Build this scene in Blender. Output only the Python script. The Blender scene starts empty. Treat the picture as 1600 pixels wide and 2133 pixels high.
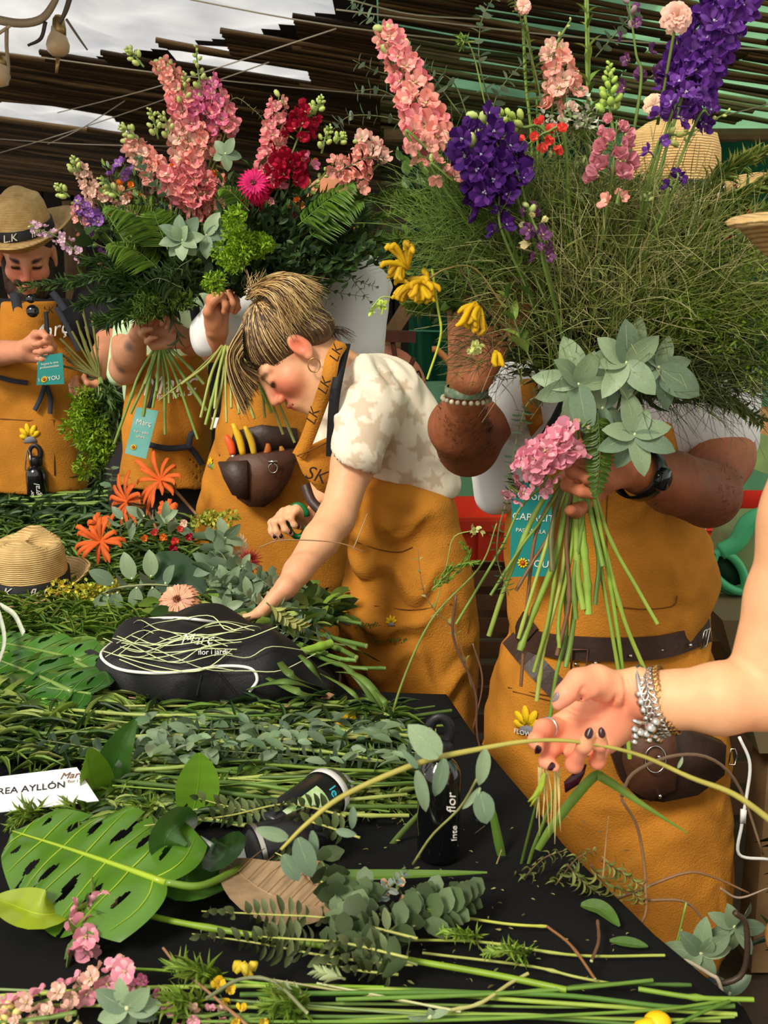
import bpy, math, random
import numpy as np
from mathutils import Matrix, Vector
from mathutils.bvhtree import BVHTree
random.seed(7); RNG = np.random.default_rng(11)
SC = bpy.context.scene
COL = SC.collection
# ---------------------------------------------------------------- camera
F_PX, CAMZ = 2200.0, 1.55
PITCH = math.atan(466.5 / F_PX)
cam_d = bpy.data.cameras.new('camera'); cam = bpy.data.objects.new('camera', cam_d); COL.objects.link(cam)
cam.location = (0, 0, CAMZ); cam.rotation_euler = (math.pi / 2 - PITCH, 0, 0)
cam_d.sensor_fit = 'VERTICAL'; cam_d.sensor_height = 24.0; cam_d.sensor_width = 18.0
cam_d.lens = F_PX * 24.0 / 2133.0
cam_d.clip_start = 0.05; cam_d.clip_end = 200
cam_d.dof.use_dof = True; cam_d.dof.focus_distance = 2.0; cam_d.dof.aperture_fstop = 9.0
SC.camera = cam
# ---------------------------------------------------------------- sky, sun, exposure
wd = bpy.data.worlds.new('sky'); SC.world = wd; wd.use_nodes = True
bg = wd.node_tree.nodes['Background']; bg.inputs[0].default_value = (1.0, 0.95, 0.86, 1); bg.inputs[1].default_value = 1.05
sun_d = bpy.data.lights.new('sun', 'SUN'); sun = bpy.data.objects.new('sun', sun_d); COL.objects.link(sun)
sun_d.energy = 3.1; sun_d.angle = math.radians(14); sun_d.color = (1.0, 0.93, 0.80)
sun.location = (-2, -2, 6); sun.rotation_euler = Vector((0.50, 0.72, -0.74)).to_track_quat('-Z', 'Y').to_euler()
SC.view_settings.view_transform = 'Standard'; SC.view_settings.look = 'None'
SC.view_settings.gamma = 1.0; SC.view_settings.use_curve_mapping = False; SC.view_settings.exposure = 0.0
SC.cycles.max_bounces = 5; SC.cycles.diffuse_bounces = 3; SC.cycles.glossy_bounces = 2
SC.cycles.transmission_bounces = 4; SC.cycles.transparent_max_bounces = 8; SC.cycles.caustics_reflective = False
SC.cycles.caustics_refractive = False; SC.cycles.use_denoising = True
# ---------------------------------------------------------------- picture <-> place
ca, sa = math.cos(PITCH), math.sin(PITCH)
CAM = np.array([0, 0, CAMZ])
ZT = 0.85                                    # height of the work table
def ray(x, y):
    u = 1066.5 - y
    return np.array([x - 800.0, sa * u + ca * F_PX, ca * u - sa * F_PX])
def P(x, y, Y):
    d = ray(x, y); return CAM + d * (Y / d[1])
def T(x, y, h=0.0):
    d = ray(x, y); return CAM + d * ((ZT + h - CAMZ) / d[2])
def S(px, Y): return px * Y / 2250.0
def nrm(v):
    v = np.asarray(v, float); return v / (np.linalg.norm(v) + 1e-12)
# ---------------------------------------------------------------- materials
def lin(c):
    return tuple(((v / 255.0) / 12.92 if v / 255.0 <= 0.04045 else ((v / 255.0 + 0.055) / 1.055) ** 2.4) for v in c)
MATS = {}
def mat(name, col=None, rough=0.6, metal=0.0, var=0.0, vscale=8.0, bump=0.0, bscale=60.0, trans=0.0, spec=0.4,
        stretch=None, coat=0.0, sheen=0.0, crease=0.0, cscale=10.0, attr=False, col2=None, orand=0.0, alpha=1.0, wave=None):
    if name in MATS: return MATS[name]
    m = bpy.data.materials.new(name); m.use_nodes = True; MATS[name] = m
    nt = m.node_tree; N = nt.nodes; L = nt.links
    b = N['Principled BSDF']; out = N['Material Output']
    b.inputs['Roughness'].default_value = rough; b.inputs['Metallic'].default_value = metal
    b.inputs['Specular IOR Level'].default_value = spec
    b.inputs['Coat Weight'].default_value = coat; b.inputs['Sheen Weight'].default_value = sheen
    if col is not None and not isinstance(col[0], float): col = lin(col)
    if attr:
        a = N.new('ShaderNodeAttribute'); a.attribute_name = 'Col'; src = a.outputs['Color']
    else:
        a = N.new('ShaderNodeRGB'); a.outputs[0].default_value = (*col, 1); src = a.outputs[0]
    tc = N.new('ShaderNodeTexCoord'); vec = tc.outputs['Object']
    if stretch:
        mp = N.new('ShaderNodeMapping'); mp.inputs['Scale'].default_value = stretch; L.new(vec, mp.inputs[0]); vec = mp.outputs[0]
    if var > 0:
        no = N.new('ShaderNodeTexNoise'); no.inputs['Scale'].default_value = vscale; no.inputs['Detail'].default_value = 4
        L.new(vec, no.inputs['Vector'])
        if col2 is not None:
            c2 = lin(col2); mx = N.new('ShaderNodeMix'); mx.data_type = 'RGBA'
            cr = N.new('ShaderNodeMapRange'); cr.inputs[1].default_value = 0.5 - 0.5 * (1 - var) - 0.02; cr.inputs[2].default_value = 0.5 + 0.5 * (1 - var) + 0.02
            L.new(no.outputs[0], cr.inputs[0]); L.new(cr.outputs[0], mx.inputs[0]); L.new(src, mx.inputs[6]); mx.inputs[7].default_value = (*c2, 1); src = mx.outputs[2]
        else:
            mr = N.new('ShaderNodeMapRange'); mr.inputs[1].default_value = 0.3; mr.inputs[2].default_value = 0.7
            mr.inputs[3].default_value = 1 - var; mr.inputs[4].default_value = 1 + var
            L.new(no.outputs[0], mr.inputs[0])
            hs = N.new('ShaderNodeHueSaturation'); L.new(src, hs.inputs['Color']); L.new(mr.outputs[0], hs.inputs['Value']); src = hs.outputs[0]
    if orand > 0:
        oi = N.new('ShaderNodeObjectInfo'); mr = N.new('ShaderNodeMapRange'); mr.inputs[3].default_value = 1 - orand; mr.inputs[4].default_value = 1 + orand
        L.new(oi.outputs['Random'], mr.inputs[0]); hs = N.new('ShaderNodeHueSaturation'); L.new(src, hs.inputs['Color']); L.new(mr.outputs[0], hs.inputs['Value']); src = hs.outputs[0]
    L.new(src, b.inputs['Base Color'])
    if bump > 0:
        if wave:
            nb = N.new('ShaderNodeTexWave'); nb.inputs['Scale'].default_value = bscale; nb.bands_direction = wave; nb.inputs['Distortion'].default_value = 2.0; nb.inputs['Detail'].default_value = 2
        else:
            nb = N.new('ShaderNodeTexNoise'); nb.inputs['Scale'].default_value = bscale; nb.inputs['Detail'].default_value = 3
        L.new(vec, nb.inputs['Vector'])
        bu = N.new('ShaderNodeBump'); bu.inputs['Strength'].default_value = min(1.0, bump); bu.inputs['Distance'].default_value = 0.004 * bump * 2
        L.new(nb.outputs[0], bu.inputs['Height']); L.new(bu.outputs[0], b.inputs['Normal'])
        if crease > 0:
            n2 = N.new('ShaderNodeTexNoise'); n2.inputs['Scale'].default_value = cscale; n2.inputs['Detail'].default_value = 5; n2.inputs['Distortion'].default_value = 1.2; n2.noise_type = 'RIDGED_MULTIFRACTAL'; L.new(vec, n2.inputs['Vector'])
            b2 = N.new('ShaderNodeBump'); b2.inputs['Strength'].default_value = crease; b2.inputs['Distance'].default_value = 0.012; L.new(n2.outputs[0], b2.inputs['Height']); L.new(b2.outputs[0], bu.inputs['Normal'])
    if trans > 0:
        tr = N.new('ShaderNodeBsdfTranslucent'); L.new(src, tr.inputs[0]); ms = N.new('ShaderNodeMixShader'); ms.inputs[0].default_value = trans
        L.new(b.outputs[0], ms.inputs[1]); L.new(tr.outputs[0], ms.inputs[2]); L.new(ms.outputs[0], out.inputs[0])
    if alpha < 1: b.inputs['Alpha'].default_value = alpha
    return m
LEAF = mat('leaf_green', attr=True, rough=0.45, var=0.14, vscale=30, trans=0.22, orand=0.12, spec=0.35)
PETAL = mat('petal', attr=True, rough=0.6, var=0.10, vscale=40, trans=0.30, orand=0.10, spec=0.2)
STEM = mat('stem_green', attr=True, rough=0.45, var=0.16, vscale=25, orand=0.08, spec=0.4)
# ---------------------------------------------------------------- objects
WM = {}
def reg(o, parent=None, M=None):
    COL.objects.link(o)
    M = M if M is not None else Matrix.Identity(4)
    if parent is not None:
        o.parent = parent; o.matrix_basis = WM[parent].inverted() @ M
    else: o.matrix_basis = M
    WM[o] = M; return o
def tag(o, label=None, cat=None, group=None, kind=None):
    if label: o['label'] = label
    if cat: o['category'] = cat
    if group: o['group'] = group
    if kind: o['kind'] = kind
    return o
def thing(name, loc, label, cat, group=None):
    return tag(reg(bpy.data.objects.new(name, None), None, Matrix.Translation(Vector(loc))), label, cat, group)
def build_mesh(name, V, faces, cols=None, smooth=True):
    V = np.asarray(V, np.float32); me = bpy.data.meshes.new(name); me.vertices.add(len(V)); me.vertices.foreach_set('co', V.ravel())
    faces = [np.asarray(f, np.int32) for f in faces if len(f)]
    tot = [np.full(len(f), f.shape[1], np.int32) for f in faces]
    lt = np.concatenate(tot); lv = np.concatenate([f.ravel() for f in faces])
    me.loops.add(len(lv)); me.loops.foreach_set('vertex_index', lv)
    me.polygons.add(len(lt)); ls = np.concatenate([[0], np.cumsum(lt)[:-1]]).astype(np.int32)
    me.polygons.foreach_set('loop_start', ls); me.polygons.foreach_set('loop_total', lt)
    me.polygons.foreach_set('use_smooth', np.full(len(lt), smooth))
    me.update(calc_edges=True)
    if cols is not None:
        at = me.color_attributes.new('Col', 'FLOAT_COLOR', 'POINT')
        c = np.ones((len(V), 4), np.float32); c[:, :3] = cols; at.data.foreach_set('color', c.ravel())
    return me
class MB:
    def __init__(s): s.V = []; s.Q = []; s.T = []; s.C = []; s.n = 0
    def add(s, V, Q=None, Tt=None, col=(0.5, 0.5, 0.5)):
        V = np.asarray(V, float)
        if Q is not None and len(Q): s.Q.append(np.asarray(Q) + s.n)
        if Tt is not None and len(Tt): s.T.append(np.asarray(Tt) + s.n)
        c = np.asarray(col, float); s.C.append(np.tile(c, (len(V), 1)) if c.ndim == 1 else c)
        s.V.append(V); s.n += len(V); return s
    def tube(s, pts, r, sides=6, col=(0.5, 0.5, 0.5), cap=True, flat=1.0):
        pts = np.asarray(pts, float); n = len(pts)
        r = np.full(n, r) if np.isscalar(r) else np.interp(np.linspace(0, 1, n), np.linspace(0, 1, len(r)), r)
        tg = np.gradient(pts, axis=0); tg /= np.linalg.norm(tg, axis=1)[:, None] + 1e-12
        up = np.array([0, 0, 1.0]) if abs(tg[0][2]) < 0.9 else np.array([0, 1.0, 0])
        a = nrm(np.cross(tg[0], up)); A = [a]
        for i in range(1, n):
            a = A[-1] - tg[i] * np.dot(A[-1], tg[i]); A.append(nrm(a))
        A = np.array(A); B = np.cross(tg, A)
        th = np.arange(sides) * 2 * math.pi / sides
        V = (pts[:, None] + r[:, None, None] * (np.cos(th)[None, :, None] * A[:, None] + flat * np.sin(th)[None, :, None] * B[:, None])).reshape(-1, 3)
        i, j = np.meshgrid(np.arange(n - 1), np.arange(sides), indexing='ij'); j2 = (j + 1) % sides
        Q = np.stack([i * sides + j, i * sides + j2, (i + 1) * sides + j2, (i + 1) * sides + j], -1).reshape(-1, 4)
        Tt = []
        if cap:
            V = np.vstack([V, pts[0], pts[-1]]); c0 = n * sides
            Tt = [(c0, (k + 1) % sides, k) for k in range(sides)] + [(c0 + 1, (n - 1) * sides + k, (n - 1) * sides + (k + 1) % sides) for k in range(sides)]
        if not (np.ndim(col) == 1):
            col = np.asarray(col); cc = np.array([np.interp(np.linspace(0, 1, n), np.linspace(0, 1, len(col)), col[:, q]) for q in range(3)]).T
            cc = np.repeat(cc, sides, 0)
            if cap: cc = np.vstack([cc, cc[0], cc[-1]])
            col = cc
        return s.add(V, Q, Tt, col)
    def grid(s, G, col=(0.5, 0.5, 0.5), closed=False):
        G = np.asarray(G, float); n, m = G.shape[:2]
        i, j = np.meshgrid(np.arange(n - 1), np.arange(m if closed else m - 1), indexing='ij'); j2 = (j + 1) % m
        Q = np.stack([i * m + j, i * m + j2, (i + 1) * m + j2, (i + 1) * m + j], -1).reshape(-1, 4)
        if np.ndim(col) == 3: col = np.asarray(col).reshape(-1, 3)
        return s.add(G.reshape(-1, 3), Q, None, col)
    def sphere(s, c, r, col=(0.5, 0.5, 0.5), n=6, m=8, R=None):
        r = np.ones(3) * r; th = np.linspace(0, math.pi, n + 1); ph = np.arange(m) * 2 * math.pi / m
        G = np.stack([np.sin(th)[:, None] * np.cos(ph), np.sin(th)[:, None] * np.sin(ph), np.cos(th)[:, None] * np.ones(m)], -1) * r
        if R is not None: G = G @ np.asarray(R).T
        return s.grid(G + np.asarray(c), col, closed=True)
    def box(s, c, d, col=(0.5, 0.5, 0.5), R=None):
        c = np.asarray(c, float); d = np.asarray(d, float) / 2
        V = np.array([[x, y, z] for x in (-1, 1) for y in (-1, 1) for z in (-1, 1)]) * d
        if R is not None: V = V @ np.asarray(R).T
        return s.add(V + c, [(0, 1, 3, 2), (4, 6, 7, 5), (0, 4, 5, 1), (2, 3, 7, 6), (0, 2, 6, 4), (1, 5, 7, 3)], None, col)
    def prism(s, poly, th, n, col=(0.5, 0.5, 0.5)):
        """closed 3-D outline thickened along n; star-shaped outline"""
        p = np.asarray(poly, float); n = nrm(n) * th; k = len(p); c = p.mean(0)
        V = np.vstack([p, p + n, c, c + n])
        Tt = [(2 * k, (i + 1) % k, i) for i in range(k)] + [(2 * k + 1, k + i, k + (i + 1) % k) for i in range(k)]
        Q = [(i, (i + 1) % k, k + (i + 1) % k, k + i) for i in range(k)]
        return s.add(V, Q, Tt, col)
    def lathe(s, c, prof, axis=(0, 0, 1), sides=24, col=(0.5, 0.5, 0.5), sc=(1, 1)):
        z = nrm(axis); x = nrm(np.cross(z, (0.3, 1, 0.1))); y = np.cross(z, x)
        th = np.arange(sides) * 2 * math.pi / sides
        G = np.array([[np.asarray(c) + z * h + r * (sc[0] * math.cos(t) * x + sc[1] * math.sin(t) * y) for t in th] for r, h in prof])
        return s.grid(G, col, closed=True)
    def data(s):
        return np.vstack(s.V), [np.vstack(s.Q) if s.Q else [], np.vstack(s.T) if s.T else []], np.vstack(s.C)
    def build(s, name, m, parent=None, smooth=True, label=None, cat=None, group=None, kind=None, M=None):
        V, Fc, C = s.data()
        if M is None:
            o0 = np.array([*((V.max(0) + V.min(0)) / 2)[:2], V[:, 2].min()]); V = V - o0; M = Matrix.Translation(Vector(o0))
        me = build_mesh(name, V, Fc, C, smooth); me.materials.append(m)
        return tag(reg(bpy.data.objects.new(name, me), parent, M), label, cat, group, kind)
    def mesh(s, name, m, smooth=True):
        V, Fc, C = s.data(); me = build_mesh(name, V, Fc, C, smooth); me.materials.append(m); return me
def inst(name, me, parent, pos, R, scale=1.0, **k):
    M = Matrix([[*(R[i] * scale), pos[i]] for i in range(3)] + [[0, 0, 0, 1]])
    return tag(reg(bpy.data.objects.new(name, me), parent, M), **k)
def fr(d, n):
    y = nrm(d); x = np.cross(y, n)
    if np.linalg.norm(x) < 1e-6: x = np.cross(y, (0.31, 0.5, 0.8))
    x = nrm(x); return np.stack([x, y, np.cross(x, y)], 1)
def frz(z, r=0.0):
    z = nrm(z); x = np.cross((0.1, 0.2, 1.0), z); x = nrm(x); y = np.cross(z, x)
    c, s_ = math.cos(r), math.sin(r); return np.stack([x * c + y * s_, -x * s_ + y * c, z], 1)
def bez(pts, n=12):
    """smooth curve through control points (Catmull-Rom)"""
    p = np.asarray(pts, float)
    if len(p) == 2: return p[0] + (p[1] - p[0]) * np.linspace(0, 1, n)[:, None]
    q = np.vstack([2 * p[0] - p[1], p, 2 * p[-1] - p[-2]]); out = []
    t = np.linspace(0, len(p) - 1, n)
    for v in t:
        i = min(int(v), len(p) - 2); u = v - i; a, b, c, d = q[i:i + 4]
        out.append(0.5 * (2 * b + (c - a) * u + (2 * a - 5 * b + 4 * c - d) * u * u + (3 * b - a - 3 * c + d) * u ** 3))
    return np.array(out)
def ribbon(mb, pts, w, nv, th=0.0015, col=(0.5, 0.5, 0.5), n=None):
    pts = bez(pts, n or max(8, 4 * len(pts))); tg = np.gradient(pts, axis=0)
    nv = np.asarray(nv, float)
    if nv.ndim == 1: nv = np.tile(nv, (len(pts), 1))
    else: nv = np.array([np.interp(np.linspace(0, 1, len(pts)), np.linspace(0, 1, len(nv)), nv[:, q]) for q in range(3)]).T
    sd = np.cross(tg, nv); sd /= np.linalg.norm(sd, axis=1)[:, None] + 1e-9; nn = np.cross(sd, tg); nn /= np.linalg.norm(nn, axis=1)[:, None] + 1e-9
    w = np.interp(np.linspace(0, 1, len(pts)), np.linspace(0, 1, len(w)), w)[:, None] / 2 if not np.isscalar(w) else w / 2
    G = np.stack([pts - sd * w, pts + sd * w, pts + sd * w + nn * th, pts - sd * w + nn * th], 1)
    mb.grid(G, col, closed=True)
    k = (len(pts) - 1) * 4
    mb.add(G.reshape(-1, 3)[[0, 1, 2, 3, k, k + 1, k + 2, k + 3]], [(0, 3, 2, 1), (4, 5, 6, 7)], None, col); return mb
def text(body, pos, xdir, ydir, size, m, parent, name='lettering', shear=0.0, align='CENTER', th=0.0004):
    cu = bpy.data.curves.new(name, 'FONT'); cu.body = body; cu.size = size; cu.align_x = align; cu.align_y = 'CENTER'; cu.shear = shear; cu.extrude = th
    cu.resolution_u = 3; cu.materials.append(m); x = nrm(xdir); z = nrm(np.cross(x, ydir)); y = np.cross(z, x)
    tmp = bpy.data.objects.new(name, cu); me = bpy.data.meshes.new_from_object(tmp); me.name = name; bpy.data.objects.remove(tmp); bpy.data.curves.remove(cu)
    return reg(bpy.data.objects.new(name, me), parent, Matrix([[x[i], y[i], z[i], pos[i]] for i in range(3)] + [[0, 0, 0, 1]]))
# ---------------------------------------------------------------- smooth solid bodies: distance field -> surface net
class Field:
    def __init__(s): s.ops = []; s.lo = np.full(3, 9e9); s.hi = -s.lo; s.noise = None
    def _bb(s, lo, hi, sub):
        if not sub: s.lo = np.minimum(s.lo, lo); s.hi = np.maximum(s.hi, hi)
    def cap(s, a, b, ra, rb, k=0.02, sub=False):
        a = np.asarray(a, float); b = np.asarray(b, float); r = max(ra, rb)
        lo, hi = np.minimum(a, b) - r, np.maximum(a, b) + r; s._bb(lo, hi, sub)
        ab = b - a; L2 = ab @ ab + 1e-12
        def f(X, Y, Z):
            px, py, pz = X - a[0], Y - a[1], Z - a[2]
            t = np.clip((px * ab[0] + py * ab[1] + pz * ab[2]) / L2, 0, 1)
            return np.sqrt((px - t * ab[0]) ** 2 + (py - t * ab[1]) ** 2 + (pz - t * ab[2]) ** 2) - (ra + (rb - ra) * t)
        s.ops.append((f, lo, hi, k, sub)); return s
    def chain(s, pts, rs, k=0.02):
        for i in range(len(pts) - 1): s.cap(pts[i], pts[i + 1], rs[i], rs[i + 1], k)
        return s
    def ell(s, c, r, R=None, k=0.02, sub=False):
        c = np.asarray(c, float); r = np.ones(3) * r; m = r.max(); lo, hi = c - m, c + m; s._bb(lo, hi, sub); R_ = np.eye(3) if R is None else np.asarray(R)
        def f(X, Y, Z):
            p = [X - c[0], Y - c[1], Z - c[2]]
            q = [(R_[0, i] * p[0] + R_[1, i] * p[1] + R_[2, i] * p[2]) for i in range(3)]
            k0 = np.sqrt(sum((q[i] / r[i]) ** 2 for i in range(3))); k1 = np.sqrt(sum((q[i] / r[i] ** 2) ** 2 for i in range(3))) + 1e-9
            return np.where(k0 < 1e-4, -r.min(), k0 * (k0 - 1) / k1)
        s.ops.append((f, lo, hi, k, sub)); return s
    def loft(s, secs, u=(1, 0, 0), v=(0, 1, 0), k=0.02, sub=False, p=2.4):
        """secs: list of (centre, ru, rv) along a mostly straight axis"""
        C = np.array([c for c, _, _ in secs], float); ru = np.array([a for _, a, _ in secs]); rv = np.array([b for _, _, b in secs])
        u = nrm(u); v = nrm(v); w = nrm(np.cross(u, v)); t = C @ w
        if t[0] > t[-1]: C, ru, rv, t = C[::-1], ru[::-1], rv[::-1], t[::-1]
        m = max(ru.max(), rv.max()); lo, hi = C.min(0) - m, C.max(0) + m
        for q in range(3):
            if abs(w[q]) > 0.999: lo[q] = C[:, q].min() - .005; hi[q] = C[:, q].max() + .005
        s._bb(lo, hi, sub); cu, cv = C @ u, C @ v
        def f(X, Y, Z):
            tt = X * w[0] + Y * w[1] + Z * w[2]; a = X * u[0] + Y * u[1] + Z * u[2]; b = X * v[0] + Y * v[1] + Z * v[2]
            sh = tt.shape; tf = tt.ravel(); I = lambda q: np.interp(tf, t, q).reshape(sh)
            RU, RV = I(ru), I(rv)
            e = (np.abs((a - I(cu)) / RU) ** p + np.abs((b - I(cv)) / RV) ** p) ** (1 / p)
            d = (e - 1) * np.minimum(RU, RV)
            return np.maximum(d, np.maximum(t[0] - tt, tt - t[-1]))
        s.ops.append((f, lo, hi, k, sub)); return s
    def eval(s, vox, pad=0.02):
        lo, hi = s.lo - pad, s.hi + pad; n = np.ceil((hi - lo) / vox).astype(int) + 1
        ax = [(lo[i] + np.arange(n[i]) * vox).astype(np.float32) for i in range(3)]
        D = np.full(n, 0.3, np.float32)
        for f, a, b, k, sub in s.ops:
            e = k + 3 * vox; sl = []
            for i in range(3):
                i0 = max(0, int((a[i] - e - lo[i]) / vox)); i1 = min(n[i], int((b[i] + e - lo[i]) / vox) + 2); sl.append(slice(i0, max(i0, i1)))
            sl = tuple(sl); X = ax[0][sl[0]][:, None, None]; Y = ax[1][sl[1]][None, :, None]; Z = ax[2][sl[2]][None, None, :]
            if 0 in D[sl].shape: continue
            X, Y, Z = np.broadcast_arrays(X, Y, Z); d = f(X, Y, Z).astype(np.float32); o = D[sl]
            if sub:
                h = np.clip(0.5 - 0.5 * (o + d) / k, 0, 1); D[sl] = o * (1 - h) - d * h + k * h * (1 - h)
            else:
                h = np.clip(0.5 + 0.5 * (d - o) / k, 0, 1); D[sl] = d * (1 - h) + o * h - k * h * (1 - h)
        return D, lo, ax
    def surf(s, vox, shell=None, clip=None, disp=None, pad=0.02):
        D, lo, ax = s.eval(vox, pad)
        if disp is not None or clip is not None: X, Y, Z = np.meshgrid(*ax, indexing='ij')
        if disp is not None: D = D + disp(X, Y, Z)
        if shell is not None: D = np.abs(D - shell[0]) - shell[1]
        if clip is not None: D = np.maximum(D, clip(X, Y, Z))
        D[0] = D[-1] = 1; D[:, 0] = D[:, -1] = 1; D[:, :, 0] = D[:, :, -1] = 1
        return nets(D, lo, vox)
def nets(D, lo, v):
    Sg = D < 0; n = D.shape
    cnt = sum(Sg[i:n[0] - 1 + i, j:n[1] - 1 + j, k:n[2] - 1 + k].astype(np.int8) for i in (0, 1) for j in (0, 1) for k in (0, 1))
    m = (cnt > 0) & (cnt < 8); ci = np.argwhere(m); idx = np.full(m.shape, -1, np.int64); idx[m] = np.arange(len(ci))
    acc = np.zeros((len(ci), 3)); num = np.zeros(len(ci))
    for axis in range(3):
        o = [q for q in range(3) if q != axis]
        for a in (0, 1):
            for b in (0, 1):
                off = np.zeros(3, int); off[o[0]] = a; off[o[1]] = b; p0 = ci + off; p1 = p0.copy(); p1[:, axis] += 1
                d0 = D[tuple(p0.T)]; d1 = D[tuple(p1.T)]; c = (d0 < 0) != (d1 < 0); t = np.where(c, d0 / np.where(c, d0 - d1, 1), 0)
                q = off[None].repeat(len(ci), 0).astype(float); q[:, axis] += t; acc[c] += q[c]; num[c] += 1
    V = np.asarray(lo) + (ci + acc / num[:, None]) * v; Q = []
    for axis in range(3):
        o = [(axis + 1) % 3, (axis + 2) % 3]; sl0 = [slice(None)] * 3; sl1 = [slice(None)] * 3; sl0[axis] = slice(0, -1); sl1[axis] = slice(1, None)
        A = Sg[tuple(sl0)]; B = Sg[tuple(sl1)]; e = np.argwhere(A != B)
        e = e[(e[:, o[0]] > 0) & (e[:, o[1]] > 0) & (e[:, o[0]] < n[o[0]] - 1) & (e[:, o[1]] < n[o[1]] - 1)]
        s0 = A[tuple(e.T)]; qs = []
        for a, b in ((1, 1), (0, 1), (0, 0), (1, 0)):
            p = e.copy(); p[:, o[0]] -= a; p[:, o[1]] -= b; qs.append(idx[tuple(p.T)])
        q = np.stack(qs, 1); q[~s0] = q[~s0][:, ::-1]; Q.append(q)
    Q = np.vstack(Q); Q = Q[(Q >= 0).all(1)]
    return V, Q
def solid(name, V, Q, m, parent=None, cols=None, **k):
    mb = MB(); mb.add(V, Q, None, (0.5, 0.5, 0.5) if cols is None else cols); return mb.build(name, m, parent, **k)
_wd = [(RNG.normal(size=3), RNG.uniform(0, 6.28)) for _ in range(12)]
def folds(amp, freq, dirn=(0, 0, 1), seed=0, warp=0.6):
    """creases whose crests run across dirn"""
    d = nrm(dirn)
    def f(X, Y, Z):
        t = d[0] * X + d[1] * Y + d[2] * Z; w = 0
        for i in range(4):
            v, ph = _wd[(i + seed) % 12]; w = w + np.sin((v[0] * X + v[1] * Y + v[2] * Z) * freq * 0.45 + ph)
        a = np.sin(t * freq + w * warp * 2); m = 0.5 + 0.5 * np.sin((X * _wd[(seed + 5) % 12][0][0] + Y + Z * _wd[(seed + 6) % 12][0][1]) * freq * 0.3 + seed)
        return (amp * m * (np.abs(a) ** 1.5 * np.sign(a))).astype(np.float32)
    return f
def addf(*fs): return lambda X, Y, Z: sum(f(X, Y, Z) for f in fs)
def spots(V, base, sp):
    """albedo: base plus soft local patches (centre, radius, colour, strength)"""
    C = np.tile(np.asarray(lin(base)), (len(V), 1))
    for c, r, col, st in sp:
        w = (np.clip(1.4 - np.linalg.norm((V - np.asarray(c)) / r, axis=1), 0, 1) * st)[:, None]; w = np.clip(w, 0, 1); C = C * (1 - w) + np.asarray(lin(col)) * w
    return C
class Surf:
    """a built surface things can be laid on"""
    def __init__(s, V, Q): s.b = BVHTree.FromPolygons([Vector(v) for v in V], [tuple(int(i) for i in q) for q in Q])
    def on(s, x, y, off=0.002, full=False):
        d = Vector(ray(x, y)).normalized(); loc, n, _, _ = s.b.ray_cast(Vector(CAM), d)
        if loc is None:
            loc, n, _, _ = s.b.find_nearest(Vector(P(x, y, s.Y)))
        loc = np.array(loc); n = np.array(n)
        if n @ ray(x, y) > 0: n = -n
        return (loc + n * off, n) if full else loc + n * off
# ================================================================ the setting
def struct(name, mb, m, smooth=False, **k):
    o = mb.build(name, m, None, smooth=smooth, kind='structure', **k); return o
def planks_mat(n, c, c2): return mat(n, c, rough=0.85, var=0.35, vscale=3, col2=c2, bump=0.4, bscale=40, stretch=(1, 1, 12))
M_GROUND = mat('packed_earth', (96, 78, 58), rough=0.95, var=0.4, vscale=5, col2=(60, 48, 36), bump=0.8, bscale=25)
mb = MB(); n = 40
gx = np.linspace(-7, 7, n); gy = np.linspace(-1, 12, n)
G = np.stack(np.meshgrid(gx, gy, indexing='ij') + [np.zeros((n, n))], -1); G[..., 2] = -0.015 + 0.015 * np.sin(G[..., 0] * 3.1) * np.sin(G[..., 1] * 2.3)
mb.grid(G); struct('floor', mb, M_GROUND, smooth=True)
# roof plane: falls slightly to the right
def zroof(X, Y): return 2.62 - 0.115 * X - 0.055 * np.maximum(0, np.asarray(Y) - 5.0)
def R_(x, y, h=0.0):
    """where the sight line of a picture point meets the roof plane"""
    d = ray(x, y) / ray(x, y)[1]; ts = np.linspace(1, 13, 1200); g = CAMZ + d[2] * ts - zroof(d[0] * ts, ts) - h; i = int(np.argmax(g > 0)) if (g > 0).any() else 1199; return CAM + d * ts[i]
def to_px(p):
    q = np.asarray(p, float) - CAM; zc = q[..., 1] * ca - q[..., 2] * sa; yc = q[..., 1] * sa + q[..., 2] * ca
    return 800 + F_PX * q[..., 0] / zc, 1066.5 - F_PX * yc / zc
def inpoly(x, y, poly):
    c = False; j = len(poly) - 1
    for i in range(len(poly)):
        xi, yi = poly[i]; xj, yj = poly[j]
        if (yi > y) != (yj > y) and x < (xj - xi) * (y - yi) / (yj - yi) + xi: c = not c
        j = i
    return c
HOLES = [[(-400, -300), (-400, 95), (0, 104), (195, 106), (300, 88), (420, 70), (560, 42), (650, 18), (700, -300)],
         [(-60, 205), (60, 208), (180, 232), (262, 268), (150, 268), (-60, 240)],
         [(400, 110), (520, 120), (640, 150), (615, 166), (480, 146), (410, 128)],
         [(640, 50), (735, 62), (740, 72), (650, 60)]]
M_REED = mat('roof_reed', attr=True, rough=0.75, var=0.25, vscale=9, stretch=(1, 12, 12), spec=0.25)
M_THATCH = mat('roof_thatch', (44, 32, 20), rough=0.95, var=0.4, vscale=20, col2=(24, 18, 12), stretch=(1, 20, 20))
M_GREENSHEET = mat('green_shade_cloth', (150, 206, 160), rough=0.6, var=0.5, vscale=3, col2=(96, 140, 104), trans=0.75)
M_FILM = mat('clear_roof_film', (244, 246, 250), rough=0.35, var=0.5, vscale=1.6, col2=(150, 156, 170), bump=1.0, bscale=9, trans=0.72)
mb = MB(); Y = 2.3; rr = random.Random(5)
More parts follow.
